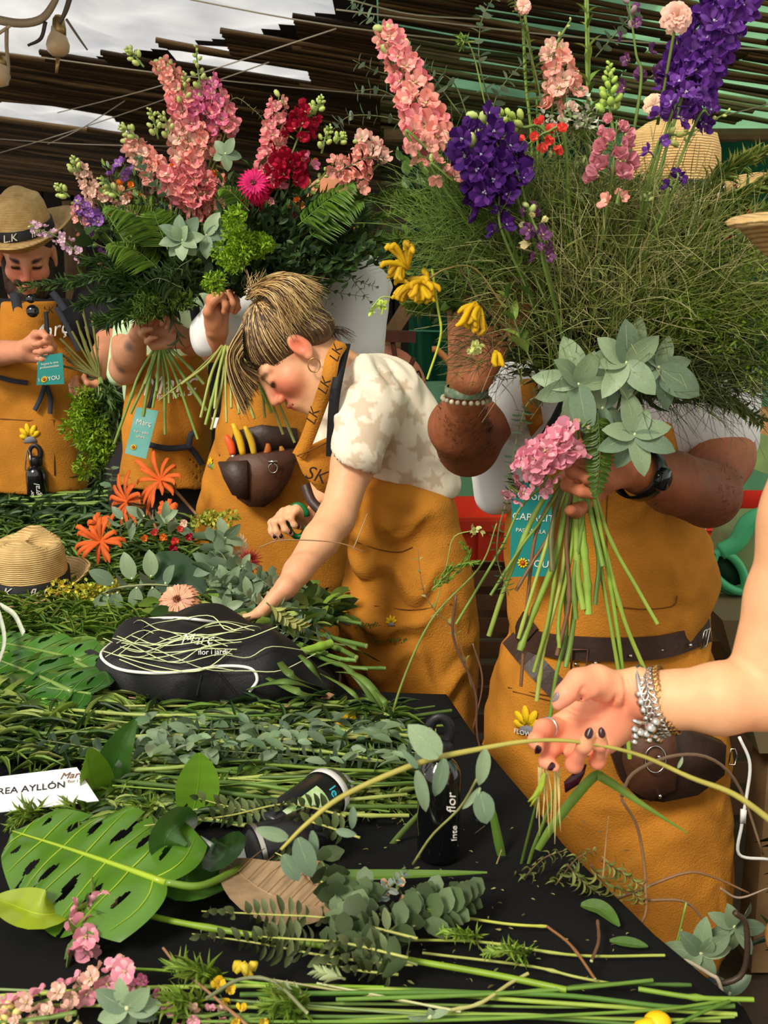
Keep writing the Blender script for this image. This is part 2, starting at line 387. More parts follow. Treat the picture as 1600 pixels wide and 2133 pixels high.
while Y < 13.0:
    sp = 0.0058 * Y + 0.002; x = -6.5 + rr.random() * 0.5; r = sp * 0.46
    w0 = rr.random() * 6
    pts = []; cs = []
    xs = np.arange(-6.5, 6.6, 0.36); yy = Y + 0.16 * xs + 0.02 * np.sin(xs * 2.1 + w0) + RNG.normal(0, sp * 0.25, len(xs)); zz = zroof(xs, yy) - 0.01 + RNG.normal(0, sp * 0.12, len(xs))
    px_, py_ = to_px(np.stack([xs, yy, zz], -1)); run = []
    tone = rr.choice([(86, 62, 36), (112, 84, 50), (66, 48, 28), (134, 104, 66), (54, 40, 24)]); tone = np.array(lin(tone)); green_lit_tone = np.array(lin(rr.choice([(140, 128, 84), (104, 104, 62), (160, 150, 108), (78, 80, 46), (120, 104, 62)]))); cut = int(np.argmax(px_ > 770))  # right-hand reeds: green light and its reflection put into their colour
    skip = 0
    for i in range(len(xs)):
        hole = yy[i] > 2.4 and any(inpoly(px_[i] + rr.uniform(-20, 20), py_[i] + rr.uniform(-3, 3), h) for h in HOLES)
        gap = (px_[i] > 760 and rr.random() < 0.20 + 0.16 * (px_[i] > 1000)) or rr.random() < 0.006
        if i == cut and run: run.append((xs[i], yy[i], zz[i])); mb.tube(np.array(run), r, 3, tone, cap=False); run = []; tone = green_lit_tone
        if hole or gap or yy[i] < 2.2:
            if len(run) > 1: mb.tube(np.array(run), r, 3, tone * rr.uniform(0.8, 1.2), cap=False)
            run = []
            if not hole and yy[i] >= 2.2: continue
        else: run.append((xs[i], yy[i], zz[i]))
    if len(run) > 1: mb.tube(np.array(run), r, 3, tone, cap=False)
    Y += sp
ROOF = struct('ceiling', MB().tube([(-6.5, 2.25, zroof(-6.5, 0) - .06), (6.5, 2.25, zroof(6.5, 0) - .06)], 0.035, 10), mat('roof_pole', (120, 96, 64), rough=.8, var=.3, vscale=10))
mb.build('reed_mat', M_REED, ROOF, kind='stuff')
# sheets above the reeds: thatch, green cloth, film
sheets = {0: MB(), 1: MB(), 2: MB()}; xs = np.arange(-6.6, 6.7, 0.09); ys = np.arange(2.3, 13.2, 0.05)
XX, YY = np.meshgrid(xs, ys, indexing='ij'); ZZ = zroof(XX, YY) + 0.05 + 0.012 * np.sin(XX * 5 + YY * 3); Pt = np.stack([XX, YY, ZZ], -1)
cx = (Pt[:-1, :-1] + Pt[1:, 1:]) / 2; px_, py_ = to_px(cx); idx = np.arange(XX.size).reshape(XX.shape)
kind = np.where(px_ > 770 + 0.3 * py_, 1, 0)
for i in range(kind.shape[0]):
    for j in range(kind.shape[1]):
        if -500 < px_[i, j] < 800 and py_[i, j] < 300 and any(inpoly(px_[i, j] + a_, py_[i, j] + b_, h) for h in HOLES for a_, b_ in ((0, 0), (-26, -14), (26, -14), (0, 16), (-40, 4), (40, 4))): kind[i, j] = 2
for kk, nm, m_ in ((0, 'thatch_sheet', M_THATCH), (1, 'shade_sheet', M_GREENSHEET)):
    I, J = np.where(kind == kk); Q = np.stack([idx[I, J], idx[I + 1, J], idx[I + 1, J + 1], idx[I, J + 1]], 1)
    sheets[kk].add(Pt.reshape(-1, 3), Q); sheets[kk].build(nm, m_, ROOF)
m2 = MB(); Pf = Pt.copy(); Pf[..., 2] += 0.05 + 0.02 * np.sin(XX * 11 + 2 * np.sin(YY * 7)) ; sel = (XX[:, :] < 1.2)
ni = int((xs < 1.0).sum()); m2.grid(Pf[:ni]); m2.build('roof_film', M_FILM, ROOF)
for a, b in (((-60, 100), (900, 208)), ((-60, 285), (420, 305)), ((700, -8), (1000, 40)), ((120, 235), (700, 60)), ((-40, 330), (560, 130)), ((300, -20), (1000, 90)), ((100, 300), (260, 210)), ((1200, 300), (1650, 205)), ((700, 20), (1700, 110))):
    A = R_(*a, h=-0.10); B = R_(*b, h=-0.10); p = bez([A, (A + B) / 2 - np.array([0, 0, 0.02]), B], 10)
    MB().tube(p, 0.0032, 5, lin((206, 190, 160))).build('roof_wire', mat('pale_wire', (200, 186, 158), rough=.5), ROOF)
# far wall of dark boards, poles and green netting
WB = struct('wall_back', MB().box((0, 12.9, 1.6), (17, 0.05, 3.2)), mat('wall_backing', (20, 16, 12), rough=.95))
for i in range(44):
    w = 0.30 + 0.04 * rr.random()
    MB().box((-7.2 + i * 0.34, 12.8 + rr.uniform(-.02, .02), 1.6), (w, 0.035, 3.1 + rr.uniform(-.1, .1))).build('plank', planks_mat('dark_boards', (40, 31, 22), (22, 17, 12)), WB, smooth=False)
TP = struct('trim_1', MB().tube([P(152, 640, 7.0) * [1, 1, 0], P(152, 420, 7.0)], 0.07, 12), mat('old_post', (98, 76, 46), rough=.85, var=.3, vscale=8, bump=.4))
# green netting wall on the right
M_NET = mat('green_netting', (26, 104, 74), rough=0.8, var=0.35, vscale=3, col2=(14, 74, 54), trans=0.35)
M_MINT = mat('mint_sheeting', (176, 232, 190), rough=0.5, var=0.45, vscale=2.2, col2=(120, 200, 150), trans=0.4)
def drape(x0, x1, z0, z1, Y, n=90, amp=.03, fr_=9, sl=0.0):
    G = np.zeros((n, 16, 3)); u = np.linspace(0, 1, n)[:, None]; v = np.linspace(0, 1, 16)[None]
    G[..., 0] = x0 + (x1 - x0) * u; G[..., 2] = z0 + (z1 - z0) * v; G[..., 1] = Y + sl * (G[..., 0] - x0) + amp * np.sin(u * fr_ * 6.28 + 2 * v) * (1.1 - v) + amp * .5 * np.sin(u * fr_ * 15 + 5 * v); return G
WR = struct('wall_right', MB().tube([(0.0, 5.2, 2.25), (4.2, 5.2, 2.25)], 0.03, 8), mat('roof_pole'))
MB().grid(drape(0.12, 1.0, 1.05, 2.25, 5.18)).build('netting', M_NET, WR)
MB().grid(drape(1.0, 1.25, 1.2, 2.25, 5.15, 30, fr_=2)).build('pale_strip', M_MINT, WR)
MB().grid(drape(1.28, 4.2, 1.15, 2.25, 5.2)).build('netting', M_NET, WR)
MB().grid(drape(0.05, 4.2, 0.0, 1.12, 5.0, fr_=12)).build('mint_sheet', M_MINT, WR)
for z in (1.35, 1.62, 1.9): MB().tube([(0.12, 5.14, z), (1.0, 5.14, z - .02)], 0.004, 5).build('seam', mat('seam_thread', (90, 170, 130), rough=.6), WR)
# ---------------------------------------------------------------- work table under black cloth
M_CLOTH = mat('black_table_cloth', (15, 15, 16), rough=0.9, var=0.25, vscale=6, col2=(24, 24, 24), bump=0.35, bscale=120, spec=.15)
edge = [(0.36, 0.5), (0.36, 0.93), (0.30, 1.05), (0.23, 1.25), (0.145, 1.60), (0.11, 1.76), (-0.08, 1.80), (-0.16, 2.10), (-0.33, 2.55), (-0.75, 3.05), (-1.0, 3.25), (-2.6, 3.35), (-2.6, 0.5)]
def dense(e, st=0.04):
    o = []
    for i in range(len(e)):
        a = np.array(e[i]); b = np.array(e[(i + 1) % len(e)]); k = max(1, int(np.linalg.norm(b - a) / st)); o += [a + (b - a) * t / k for t in range(k)]
    return np.array(o)
E2 = dense(edge); c2 = np.array([-1.1, 1.7])
tab = thing('work_table', (-1.0, 1.8, 0), 'long work table covered in black cloth, strewn with cut stems and leaves', 'table')
rings = []
for s_ in np.linspace(0, 1, 60):
    q = c2 + (E2 - c2) * s_; z = ZT + 0.0 * q[:, :1]
    z = ZT - 0.004 + 0.0035 * np.sin(q[:, :1] * 17 + 3 * np.sin(q[:, 1:] * 5)) * np.sin(q[:, 1:] * 13); rings.append(np.hstack([q, z]))
ph = np.arange(len(E2)); nrm2 = nrm
out = (E2 - np.roll(E2, 1, 0)); out = np.stack([out[:, 1], -out[:, 0]], 1); out /= np.linalg.norm(out, axis=1)[:, None] + 1e-9
out = (out + np.roll(out, -1, 0)) / 2 * (-1 if (out[3] @ np.array([1, 0])) < 0 else 1)
for t in np.linspace(0.02, 1, 12):
    q = E2 + out * (0.012 + 0.03 * t * (0.5 + 0.5 * np.sin(ph * 0.9)))[:, None]; rings.append(np.hstack([q, np.full((len(q), 1), ZT - 0.012 - 0.7 * t)]))
MB().grid(np.array(rings), closed=True).build('tablecloth', M_CLOTH, tab)
mbt = MB(); mbt.box((-1.3, 1.25, ZT - .05), (2.3, 1.2, .04)); mbt.box((-1.5, 2.5, ZT - .05), (1.6, 1.2, .04)); mbt.build('table_board', mat('old_post'), tab, smooth=False)
for x, y in ((-0.2, 0.8), (-2.3, 0.8), (-0.4, 1.7), (-2.2, 3.0), (-1.1, 2.9), (-2.3, 1.8)):
    MB().tube([(x, y, 0), (x, y, ZT - .06)], 0.03, 8).build('leg', mat('old_post'), tab)
# ================================================================ people
M_SKIN = mat('skin', attr=True, rough=0.5, var=0.06, vscale=60, bump=0.12, bscale=260, spec=0.35)
M_HAIRYSKIN = mat('hairy_skin', attr=True, rough=0.6, var=0.14, vscale=90, bump=0.35, bscale=180, stretch=(1, 1, .4), spec=0.3)
M_APRON = mat('ochre_canvas', (196, 128, 42), rough=0.88, var=0.22, vscale=9, bump=0.5, bscale=260, crease=.28, cscale=6, spec=.2)
M_WHITE = mat('white_jersey', (226, 224, 222), rough=0.85, var=0.05, vscale=8, bump=0.15, bscale=300, crease=.4, cscale=6)
M_BLACKT = mat('black_jersey', (26, 26, 30), rough=0.9, var=0.15, vscale=8, bump=0.2, bscale=300, crease=.5, cscale=6)
M_BLACKS = mat('black_strap', (22, 22, 25), rough=0.7, bump=0.2, bscale=400)
M_MINTT = mat('mint_jersey', (196, 222, 178), rough=0.85, var=0.08, vscale=8)
M_LEATHER = mat('brown_leather', (108, 66, 42), rough=0.55, var=0.3, vscale=14, col2=(70, 42, 28), bump=0.35, bscale=90, spec=.5)
M_LEATHER2 = mat('dark_leather', (62, 42, 32), rough=0.5, var=0.3, vscale=14, bump=0.35, bscale=90, spec=.5)
M_STEEL = mat('bright_metal', (200, 198, 192), rough=0.25, metal=1.0)
M_BRASS = mat('brass', (190, 150, 90), rough=0.3, metal=1.0)
M_TROUSER = mat('dark_trousers', (30, 26, 28), rough=0.9)
M_JEANS = mat('blue_denim', (92, 110, 128), rough=0.9, var=.2, vscale=30)
M_WLET = mat('white_print', (236, 232, 222), rough=0.7)
M_DARKPRINT = mat('dark_print', (48, 26, 12), rough=0.8)
M_YEL = mat('yellow_print', (246, 200, 16), rough=0.7)
M_GREY = mat('grey_print', (130, 128, 134), rough=0.7)
M_TEAL = mat('teal_card', (36, 140, 134), rough=0.4, var=.1, vscale=10)
M_TEALP = mat('pale_teal_card', (150, 206, 200), rough=0.35, var=.3, vscale=14, col2=(60, 160, 152))
M_STRAW = mat('straw', (232, 200, 136), rough=0.7, var=0.22, vscale=40, col2=(184, 142, 84), bump=0.6, bscale=70, wave='Z', trans=0.0)
M_BAND = mat('black_ribbon', (18, 18, 20), rough=0.7)
FAIR, FAIR2, TAN, BRN = (222, 160, 122), (226, 140, 110), (202, 130, 92), (150, 84, 54)
def J(x, y, Y): return P(x, y, Y)
def hand(F, w, d, n, side, s=1.0, curl=(.5, .55, .6, .65), thumb=(.9, .3, .4), spread=0.06, k=0.006):
    d = nrm(d); n = nrm(n - d * (np.asarray(n) @ d)); x = np.cross(d, n) * side; tips = []
    kn = [(0.033, 0.082), (0.011, 0.088), (-0.011, 0.085), (-0.030, 0.076)]; ln = [.92, 1.0, .94, .76]
    for i, (l, f) in enumerate(kn):
        b = w + d * f * s + x * l * s
        F.cap(w + x * l * .45 * s, b, .017 * s, .0125 * s, .012)
        a = curl[i]; p = b; dd0 = nrm(d + x * l * spread * 30 * s); r0 = .0098 * s * (1 if i < 3 else .88)
        for j, (sl, ca_) in enumerate(((.042, 1.0), (.026, 2.1), (.021, 2.8))):
            an = a * ca_; dr = dd0 * math.cos(an) + n * math.sin(an); q = p + dr * sl * ln[i] * s
            F.cap(p, q, r0 * (1 - .08 * j), r0 * (.93 - .09 * j), k if j else .008); p = q
        tips.append((p, dr))
    F.ell(w + d * .035 * s + x * .022 * s + n * .012 * s, np.array([.017, .03, .016]) * s, np.stack([x, d, n], 1), .014)
    b = w + d * .018 * s + x * .026 * s; o, c1, c2_ = thumb; p = b
    for j, (sl, r) in enumerate(((.042, .014), (.034, .0115), (.026, .0098))):
        an = o - (0.0, c1, c1 + c2_)[j]; dr = nrm(d * math.cos(an) + x * math.sin(an) + n * (.25 + .25 * j)); q = p + dr * sl * s; F.cap(p, q, r * s, r * s * .88, .008); p = q
    tips.append((p, dr)); return tips
def head_ops(F, o, R, s=1.0, nose=1.0, masc=0.0, slim=0.0):
    g = lambda *p: np.asarray(o) + R @ (np.array(p) * s); q = lambda *r: np.array(r) * s
    F.ell(g(0, -.018, .040), q(.076, .094, .082), R, .03); F.ell(g(0, .022, -.032), q(.058, .066, .062), R, .03)
    F.cap(g(-.045, .0, -.07), g(-.010, .066, -.094), .020 * s, .017 * s, .03); F.cap(g(.045, .0, -.07), g(.010, .066, -.094), .020 * s, .017 * s, .03)
    F.ell(g(0, .056, -.010), q(.040, .034, .050), R, .02); F.ell(g(0, .062, -.060), q(.034, .028, .030), R, .02)
    F.ell(g(0, .072, -.092), q(.021 + .006 * masc, .017, .016), R, .02)
    for sx in (-1, 1):
        F.ell(g(sx * .038, .056, -.024), q(.026, .026, .026), R, .02)
        F.ell(g(sx * .035, .096, .005), q(.013, .011, .010), R, .010, sub=True)
        F.ell(g(sx * .032, .0755, .006), q(.0150, .0135, .0125), R, .004)
    F.cap(g(-.040, .068, .028), g(-.010, .079, .023), .0095 * s, .010 * s, .016); F.cap(g(.040, .068, .028), g(.010, .079, .023), .0095 * s, .010 * s, .016)
    F.cap(g(0, .081, .030), g(0, .109 * nose, -.022), .0095 * s, .0108 * s, .012)
    for sx in (-1, 1): F.ell(g(sx * .012, .099, -.030), q(.008, .010, .008), R, .007)
    F.ell(g(0, .086, -.062), q(.024, .014, .018), R, .014)
    F.cap(g(-.018, .090, -.054), g(0, .100, -.052), .0038 * s, .0055 * s, .004); F.cap(g(.018, .090, -.054), g(0, .100, -.052), .0038 * s, .0055 * s, .004)
    F.cap(g(-.016, .088, -.064), g(.016, .088, -.064), .0062 * s, .0062 * s, .005); F.ell(g(0, .095, -.064), q(.012, .006, .0062), R, .004)
    F.cap(g(-.022, .094, -.0585), g(.022, .094, -.0585), .0016 * s, .0016 * s, .002, sub=True)
    for sx in (-1, 1):
        F.ell(g(sx * .079, -.010, -.002), q(.010, .019, .031), R, .006); F.ell(g(sx * .090, -.006, .004), q(.009, .011, .018), R, .004, sub=True)
        F.ell(g(sx * .080, -.003, -.028), q(.007, .009, .010), R, .005)
    return g
def loftpx(secs, Yc, depth, F, k=.02, front=None, **kw):
    """secs: (y, x_left, x_right[, depth factor]) in picture points at distance Yc"""
    L = []
    for s_ in secs:
        y, a, b = s_[:3]; c = P((a + b) / 2, y, Yc); L.append((c, S((b - a) / 2, Yc), depth * (s_[3] if len(s_) > 3 else 1)))
    F.loft(L, k=k, **kw); return F
def person(name_lbl, loc): return thing('person', loc, name_lbl, 'person')
def straw_hat(loc, up, fwd, s, label, brim=.155, band=True, parent=None, rim_up=0.03):
    up = nrm(up); f = nrm(np.asarray(fwd) - up * (np.asarray(fwd) @ up)); x = np.cross(f, up); R = np.stack([x, f, up], 1); t = thing('straw_hat', loc, label, 'hat')
    th = np.linspace(0, 2 * math.pi, 49)[:-1]; n = 9
    def ring(r, h, dent=0, el=1.14): return np.stack([np.cos(th) * r, np.sin(th) * r * el, h + dent * np.cos(2 * th) + 0 * th], -1)
    prof = [(brim, .0 + rim_up), (brim * .98, .0 + rim_up + .004), (brim * .8, .008), (.10, .004), (.088, .006), (.085, .02), (.082, .05), (.078, .085), (.070, .108), (.052, .118), (.03, .112), (.001, .104)]
    G = np.array([ring(r, h, (rim_up * .5 if r > .12 else 0) - (0.012 * (h > .1) * (r < .06))) for r, h in prof]); G2 = np.array([ring(max(r - .004, .0005), h - .004, (rim_up * .5 if r > .12 else 0)) for r, h in prof[:8]])
    mb = MB(); mb.grid(np.concatenate([G2[::-1], G]) * s @ R.T + loc, closed=True); mb.build('hat_body', M_STRAW, t)
    if band:
        G = np.array([ring(r, h) for r, h in ((.0885, .012), (.0875, .040), (.0835, .040))]); MB().grid(G * s @ R.T + loc, closed=True).build('hat_band', M_BAND, t)
        text('L.K', loc + R @ np.array([0.03, .0885 * 1.14, .026]) * s, -x, up, .03 * s, M_WLET, t, shear=.3)
        text('flor.', loc + R @ np.array([-0.05, .079 * 1.14, .026]) * s, -nrm(x - .5 * f * -1), up, .028 * s, M_WLET, t, shear=.3)
    return t, R
def strap(pts, w, m, parent, nv=(0, -1, 0.2), name='strap', th=.003, **k):
    return ribbon(MB(), pts, w, nv, th).build(name, m, parent, **k)
def flowermark(sf, x, y, px, parent, txt=None, rot=0.0):
    """yellow half-flower print of an apron"""
    c, n = sf.on(x, y, .0015, True); Yc = c[1]; s = S(px, Yc); up = nrm(np.array([0, 0, 1.0]) - n * n[2]); sd = np.cross(up, n) * 1.0
    if sd[0] < 0: sd = -sd
    mb = MB()
    for a, l in ((-1.35, .62), (-.75, .85), (-.15, 1.0), (.45, .95), (1.0, .75)):
        d = up * math.cos(a + rot) + sd * math.sin(a + rot); e = np.cross(d, n); t = np.linspace(0, 2 * math.pi, 13)[:-1]
        cc = c + d * s * (.12 + l * .5); mb.prism([cc + d * s * l * .46 * math.cos(q) + e * s * .19 * math.sin(q) for q in t], .001, n)
    mb.build('flower_print', M_YEL, parent)
    mb = MB(); mb.prism([c + (sd * a + up * b) * s for a, b in ((-.45, -.35), (.5, -.35), (.42, -.05), (.2, .12), (-.05, .1), (-.3, 0))], .0012, n); mb.build('grey_print', M_GREY, parent)
    if txt: text(txt, c + n * .003 - up * s * .28, sd, up, s * .32, M_WLET, parent)
def badge(corners, m, parent_lbl, lines, Y=None, strap_pts=None):
    """lanyard card: corners TL, TR, BR, BL in space"""
    c = np.array(corners); t = thing('lanyard_badge', c.mean(0), parent_lbl, 'badge'); x = nrm(c[1] - c[0]); dn = nrm(c[3] - c[0]); n = nrm(np.cross(x, -dn))
    if n[1] > 0: n = -n
    MB().prism(c, .002, -n).build('card', m, t, smooth=False); w = np.linalg.norm(c[1] - c[0]); h = np.linalg.norm(c[3] - c[0])
    for s_, fx, fy, sz in lines: text(s_, c[0] + x * w * fx + dn * h * fy + n * .001, x, -dn, sz * w, M_WLET, t, align='CENTER')
    f = c[0] + x * w * .32 + dn * h * .84 + n * .0012; mb = MB()
    for a in np.arange(10) * .628:
        d = x * math.cos(a) + dn * math.sin(a); mb.prism([f + d * w * .04, f + d * w * .10 + np.cross(d, n) * w * .03, f + d * w * .15, f + d * w * .10 - np.cross(d, n) * w * .03], .0006, n)
    mb.build('sunflower_print', M_YEL, t); MB().prism([f + n * .001 + (x * math.cos(a) + dn * math.sin(a)) * w * .06 for a in np.arange(8) * .785], .0006, n).build('sunflower_centre', mat('orange_print', (190, 80, 20)), t)
    if strap_pts is not None: strap(strap_pts, .012, M_BLACKS, t, name='lanyard')
    return t
# ---------------------------------------------------------------- man holding the tall bouquet
YB = 1.98
pB = person('person in ochre apron and white t-shirt gripping a tall bouquet, face hidden by flowers', P(1270, 1960, YB) * [1, 1, 0])
F = Field(); loftpx([(640, 1180, 1420), (700, 1080, 1500), (780, 1040, 1540), (900, 1045, 1500), (1000, 1060, 1455), (1100, 1065, 1470), (1200, 1062, 1488), (1320, 1050, 1478)], YB + .02, .125, F)
F.cap(J(1500, 775, YB), J(1488, 905, 1.93), S(78, YB), S(92, YB), .04); F.cap(J(1085, 775, YB), J(1045, 850, 1.90), S(70, YB), S(62, YB), .04)
F.cap(J(1030, 960, YB), J(1030, 1030, YB), S(52, YB), S(44, YB), .03)
F.cap(J(1490, 905, 1.93), J(1490, 990, 1.9), S(66, YB), S(80, YB), .01, sub=True)
V, Q = F.surf(.008, disp=addf(folds(.004, 42, (0.5, 0, 1), 1), folds(.003, 70, (1, 0, .6), 3)))
solid('t_shirt', V, Q, M_WHITE, pB)
F = Field(); YA = YB
secB = [(870, 1120, 1395), (960, 1100, 1420), (1030, 1062, 1440), (1120, 1056, 1478), (1210, 1056, 1488), (1300, 1056, 1472), (1335, 1054, 1474), (1400, 1030, 1500), (1500, 1004, 1516), (1600, 984, 1530), (1700, 990, 1538), (1800, 1010, 1540), (1900, 1040, 1534), (1962, 1060, 1520)]
loftpx(secB, YA, .14, F, k=.01)
V, Q = F.surf(.007, shell=(0, .006), clip=lambda X, Y, Z: Y - (YA + .05), disp=addf(folds(.0045, 30, (0.35, 0, 1), 2), folds(.003, 38, (1, 0, .35), 6), folds(.0018, 85, (.5, 0, 1), 4)))
solid('apron', V, Q, M_APRON, pB); sB = Surf(V, Q); sB.Y = 1.85
F = Field(); F.chain([J(1500, 790, YB), J(1500, 950, 1.90), J(1475, 1035, 1.80)], [S(62, YB), S(66, 1.9), S(60, 1.8)], .03)
F.chain([J(1475, 1030, 1.80), J(1400, 1005, 1.70), J(1335, 985, 1.63), J(1300, 975, 1.60)], [S(72, 1.8), S(66, 1.7), S(44, 1.63), S(38, 1.6)], .014)
hand(F, J(1300, 972, 1.60), J(1170, 945, 1.56) - J(1300, 972, 1.60), (-.1, -1, -.1), -1, 1.05, (1.0, 1.1, 1.15, 1.2), (1.0, .6, .6))
F.chain([J(1070, 790, YB), J(975, 930, 1.83)], [S(58, YB), S(64, 1.83)], .03)
F.chain([J(975, 925, 1.83), J(955, 890, 1.76), J(974, 815, 1.66), J(980, 780, 1.62)], [S(64, 1.83), S(62, 1.76), S(36, 1.66), S(32, 1.62)], .014)
hand(F, J(980, 782, 1.62), (.05, -.05, 1), (.75, .62, .0), -1, 1.28, (.75, .85, .95, 1.05), (.6, .5, .6))
F.cap(J(1320, 680, YB), J(1335, 600, YB - .02), .06, .058, .03)
Rb = np.stack([(-1, 0, 0), (0, -.96, -.28), (0, -.28, .96)], 1).astype(float); gB = head_ops(F, J(1350, 560, YB), Rb, 1.03, masc=1)
V, Q = F.surf(.0045)
cB = spots(V, (168, 98, 62), [(J(975, 920, 1.80), .12, (120, 66, 40), .9), (J(1475, 1010, 1.75), .16, (116, 66, 44), .9), (J(985, 720, 1.6), .06, (206, 128, 88), .9), (J(1220, 960, 1.57), .07, (206, 128, 92), .9), (J(1500, 900, 1.9), .08, (190, 120, 84), .6)])
solid('body', V, Q, M_HAIRYSKIN, pB, cB)
F = Field(); F.ell(gB(0, -.03, .06), (.085, .10, .085), Rb); V, Q = F.surf(.01); solid('hair', V, Q, mat('dark_hair', (40, 28, 20), rough=.6, var=.2, bump=.5, bscale=120), pB)
straw_hat(J(1385, 425, YB), (0, -.12, 1), (0, -1, 0), 1.12, 'straw hat worn above the tall bouquet, seen between purple flowers')
# hair on forearms
mb = MB(); rr = random.Random(3)
for (a, b, r) in ((J(970, 940, 1.80), J(965, 840, 1.69), S(62, 1.78)), (J(1500, 1030, 1.8), J(1370, 1000, 1.67), S(66, 1.75))):
    for i in range(420):
        t = rr.random(); c = a + (b - a) * t; ax = nrm(b - a); an = rr.uniform(0, 6.28); u = nrm(np.cross(ax, (0, 1, .2))); v = np.cross(ax, u); nn = u * math.cos(an) + v * math.sin(an)
        r_ = r * (1 - .28 * t); p0 = c + nn * r_ * .96; d = nrm(ax * .9 + nn * .35 + u * rr.uniform(-.5, .5)); mb.tube([p0, p0 + d * .008, p0 + d * .015 - nn * .002], [.0004, .0002], 3, lin((40, 24, 14)), cap=False)
mb.build('arm_hair', mat('dark_hair'), pB, kind='stuff')
# belt, buckle, studs
bp = [sB.on(x, y, .004) for x, y in ((1058, 1300), (1095, 1325), (1150, 1342), (1230, 1350), (1320, 1350), (1400, 1340), (1472, 1312))]
bn = [sB.on(x, y, .004, True)[1] for x, y in ((1058, 1300), (1095, 1325), (1150, 1342), (1230, 1350), (1320, 1350), (1400, 1340), (1472, 1312))]
belt = thing('leather_belt', bp[3], 'dark brown leather tool belt with steel studs round the ochre apron', 'belt')
ribbon(MB(), bp, .044, bn, .005, n=40).build('belt_strap', M_LEATHER2, belt, smooth=False)
ribbon(MB(), [sB.on(x, y, .006) for x, y in ((1070, 1325), (1110, 1375), (1160, 1430), (1200, 1470))], .040, (0, -1, .1), .004).build('hanging_strap', M_LEATHER2, belt, smooth=False)
for x, y in ((1310, 1364), (1240, 1378), (1375, 1350), (1432, 1338), (1200, 1380)):
    c, nn = sB.on(x, y, .010, True); MB().sphere(c, .0042, n=5, m=8).build('stud', M_STEEL, belt)
c, nn = sB.on(1456, 1325, .013, True); x_ = nrm(np.cross((0, 0, 1), nn)) * -1; mb = MB(); u_ = np.cross(nn, x_)
mb.tube([c + x_ * a * .012 + u_ * b * .018 for a, b in ((-1, -1), (1, -1), (1, 1), (-1, 1), (-1, -1))], .0018, 6); mb.tube([c - u_ * .018, c + u_ * .018], .0014, 6); mb.build('buckle', M_STEEL, belt)
c, nn = sB.on(1207, 1372, .014, True); mb = MB(); mb.tube([c + np.array([a * .014, 0, b * .022]) for a, b in ((-1, -1), (1, -1), (1, 1), (-1, 1), (-1, -1))], .0024, 6); mb.build('belt_loop', M_LEATHER, belt)
# leather pouch low on the apron
pts = [(1268, 1500), (1300, 1490), (1400, 1498), (1498, 1540), (1494, 1600), (1440, 1640), (1370, 1655), (1320, 1648), (1285, 1610), (1268, 1560)]
pou = thing('leather_pouch', P(1380, 1650, 1.80), 'dark leather pouch with ring hanging on the apron beside the bracelets', 'pouch')
pp = [sB.on(x, y, .004) for x, y in pts]; MB().prism(pp, .035, (0, -1, .1)).build('pouch_body', M_LEATHER2, pou)
pp = [sB.on(x, y, .006) + np.array([0, -.033, 0]) for x, y in ((1290, 1500), (1390, 1500), (1395, 1560), (1390, 1620), (1340, 1645), (1300, 1620), (1285, 1560))]; MB().prism(pp, .014, (0, -1, .1)).build('front_pocket', M_LEATHER, pou)
c = sB.on(1346, 1550, .058); mb = MB(); t = np.linspace(0, 2 * math.pi, 25); mb.tube([c + np.array([math.cos(a) * .019, .004 * math.sin(a), math.sin(a) * .024]) for a in t], .0018, 6, cap=False); mb.build('ring', M_STEEL, pou)
for x, y in ((1352, 1548), (1358, 1637)): MB().sphere(sB.on(x, y, .054), .0045, n=5, m=8).build('stud', M_STEEL, pou)
c = sB.on(1478, 1565, .045); mb = MB(); mb.tube([c + np.array([a * .006, 0, b * .016]) for a, b in ((-1, -1), (1, -1), (1.4, .2), (.6, 1), (-.6, 1), (-1, -1))], .0014, 6); mb.build('snap_hook', M_STEEL, pou)
flowermark(sB, 1098, 1515, 48, pB, 'FLOWER')
# teal badge behind the stems
cs = [J(x, y, 1.80) for x, y in ((1068, 1002), (1150, 1008), (1148, 1200), (1062, 1202))]
badge(cs, M_TEAL, 'teal lanyard card with sunflower hanging behind the tall bouquet stems', [('flor', .55, .14, .3), ('CAPACIT', .55, .36, .26), ('PASSARELLA', .5, .5, .14), ('Y', .12, .84, .2), ('YOU', .72, .84, .26)], strap_pts=[J(1108, 1002, 1.80), J(1115, 940, 1.80), J(1150, 880, 1.82), J(1200, 780, 1.86)])
strap([sB.on(1125, 900, .006), J(1110, 860, 1.84), J(1100, 790, 1.86)], .03, M_APRON, pB, name='apron_strap')
# bib seam and pocket stitch lines
for q in ([(1265, 1010), (1262, 1100), (1266, 1180)], [(1070, 1440), (1120, 1452), (1160, 1462)], [(1060, 1432), (1120, 1444), (1165, 1452)], [(1280, 1262), (1340, 1268), (1400, 1262), (1410, 1240)]):
    MB().tube(bez([sB.on(x, y, .002) for x, y in q], 12), .0011, 5).build('seam', mat('ochre_thread', (120, 72, 18), rough=.8), pB)
# legs below the apron
F = Field(); F.cap(J(1180, 1850, YB), J(1190, 1990, YB) * [1, 1, 0] + [0, 0, .06], .095, .06); F.cap(J(1420, 1850, YB), J(1430, 1990, YB) * [1, 1, 0] + [0, 0, .06], .10, .06)
for x in (1190, 1430): b = J(x, 1990, YB); F.ell((b[0], b[1] - .06, .04), (.05, .13, .045))
V, Q = F.surf(.012); solid('trousers', V, Q, M_JEANS, pB)
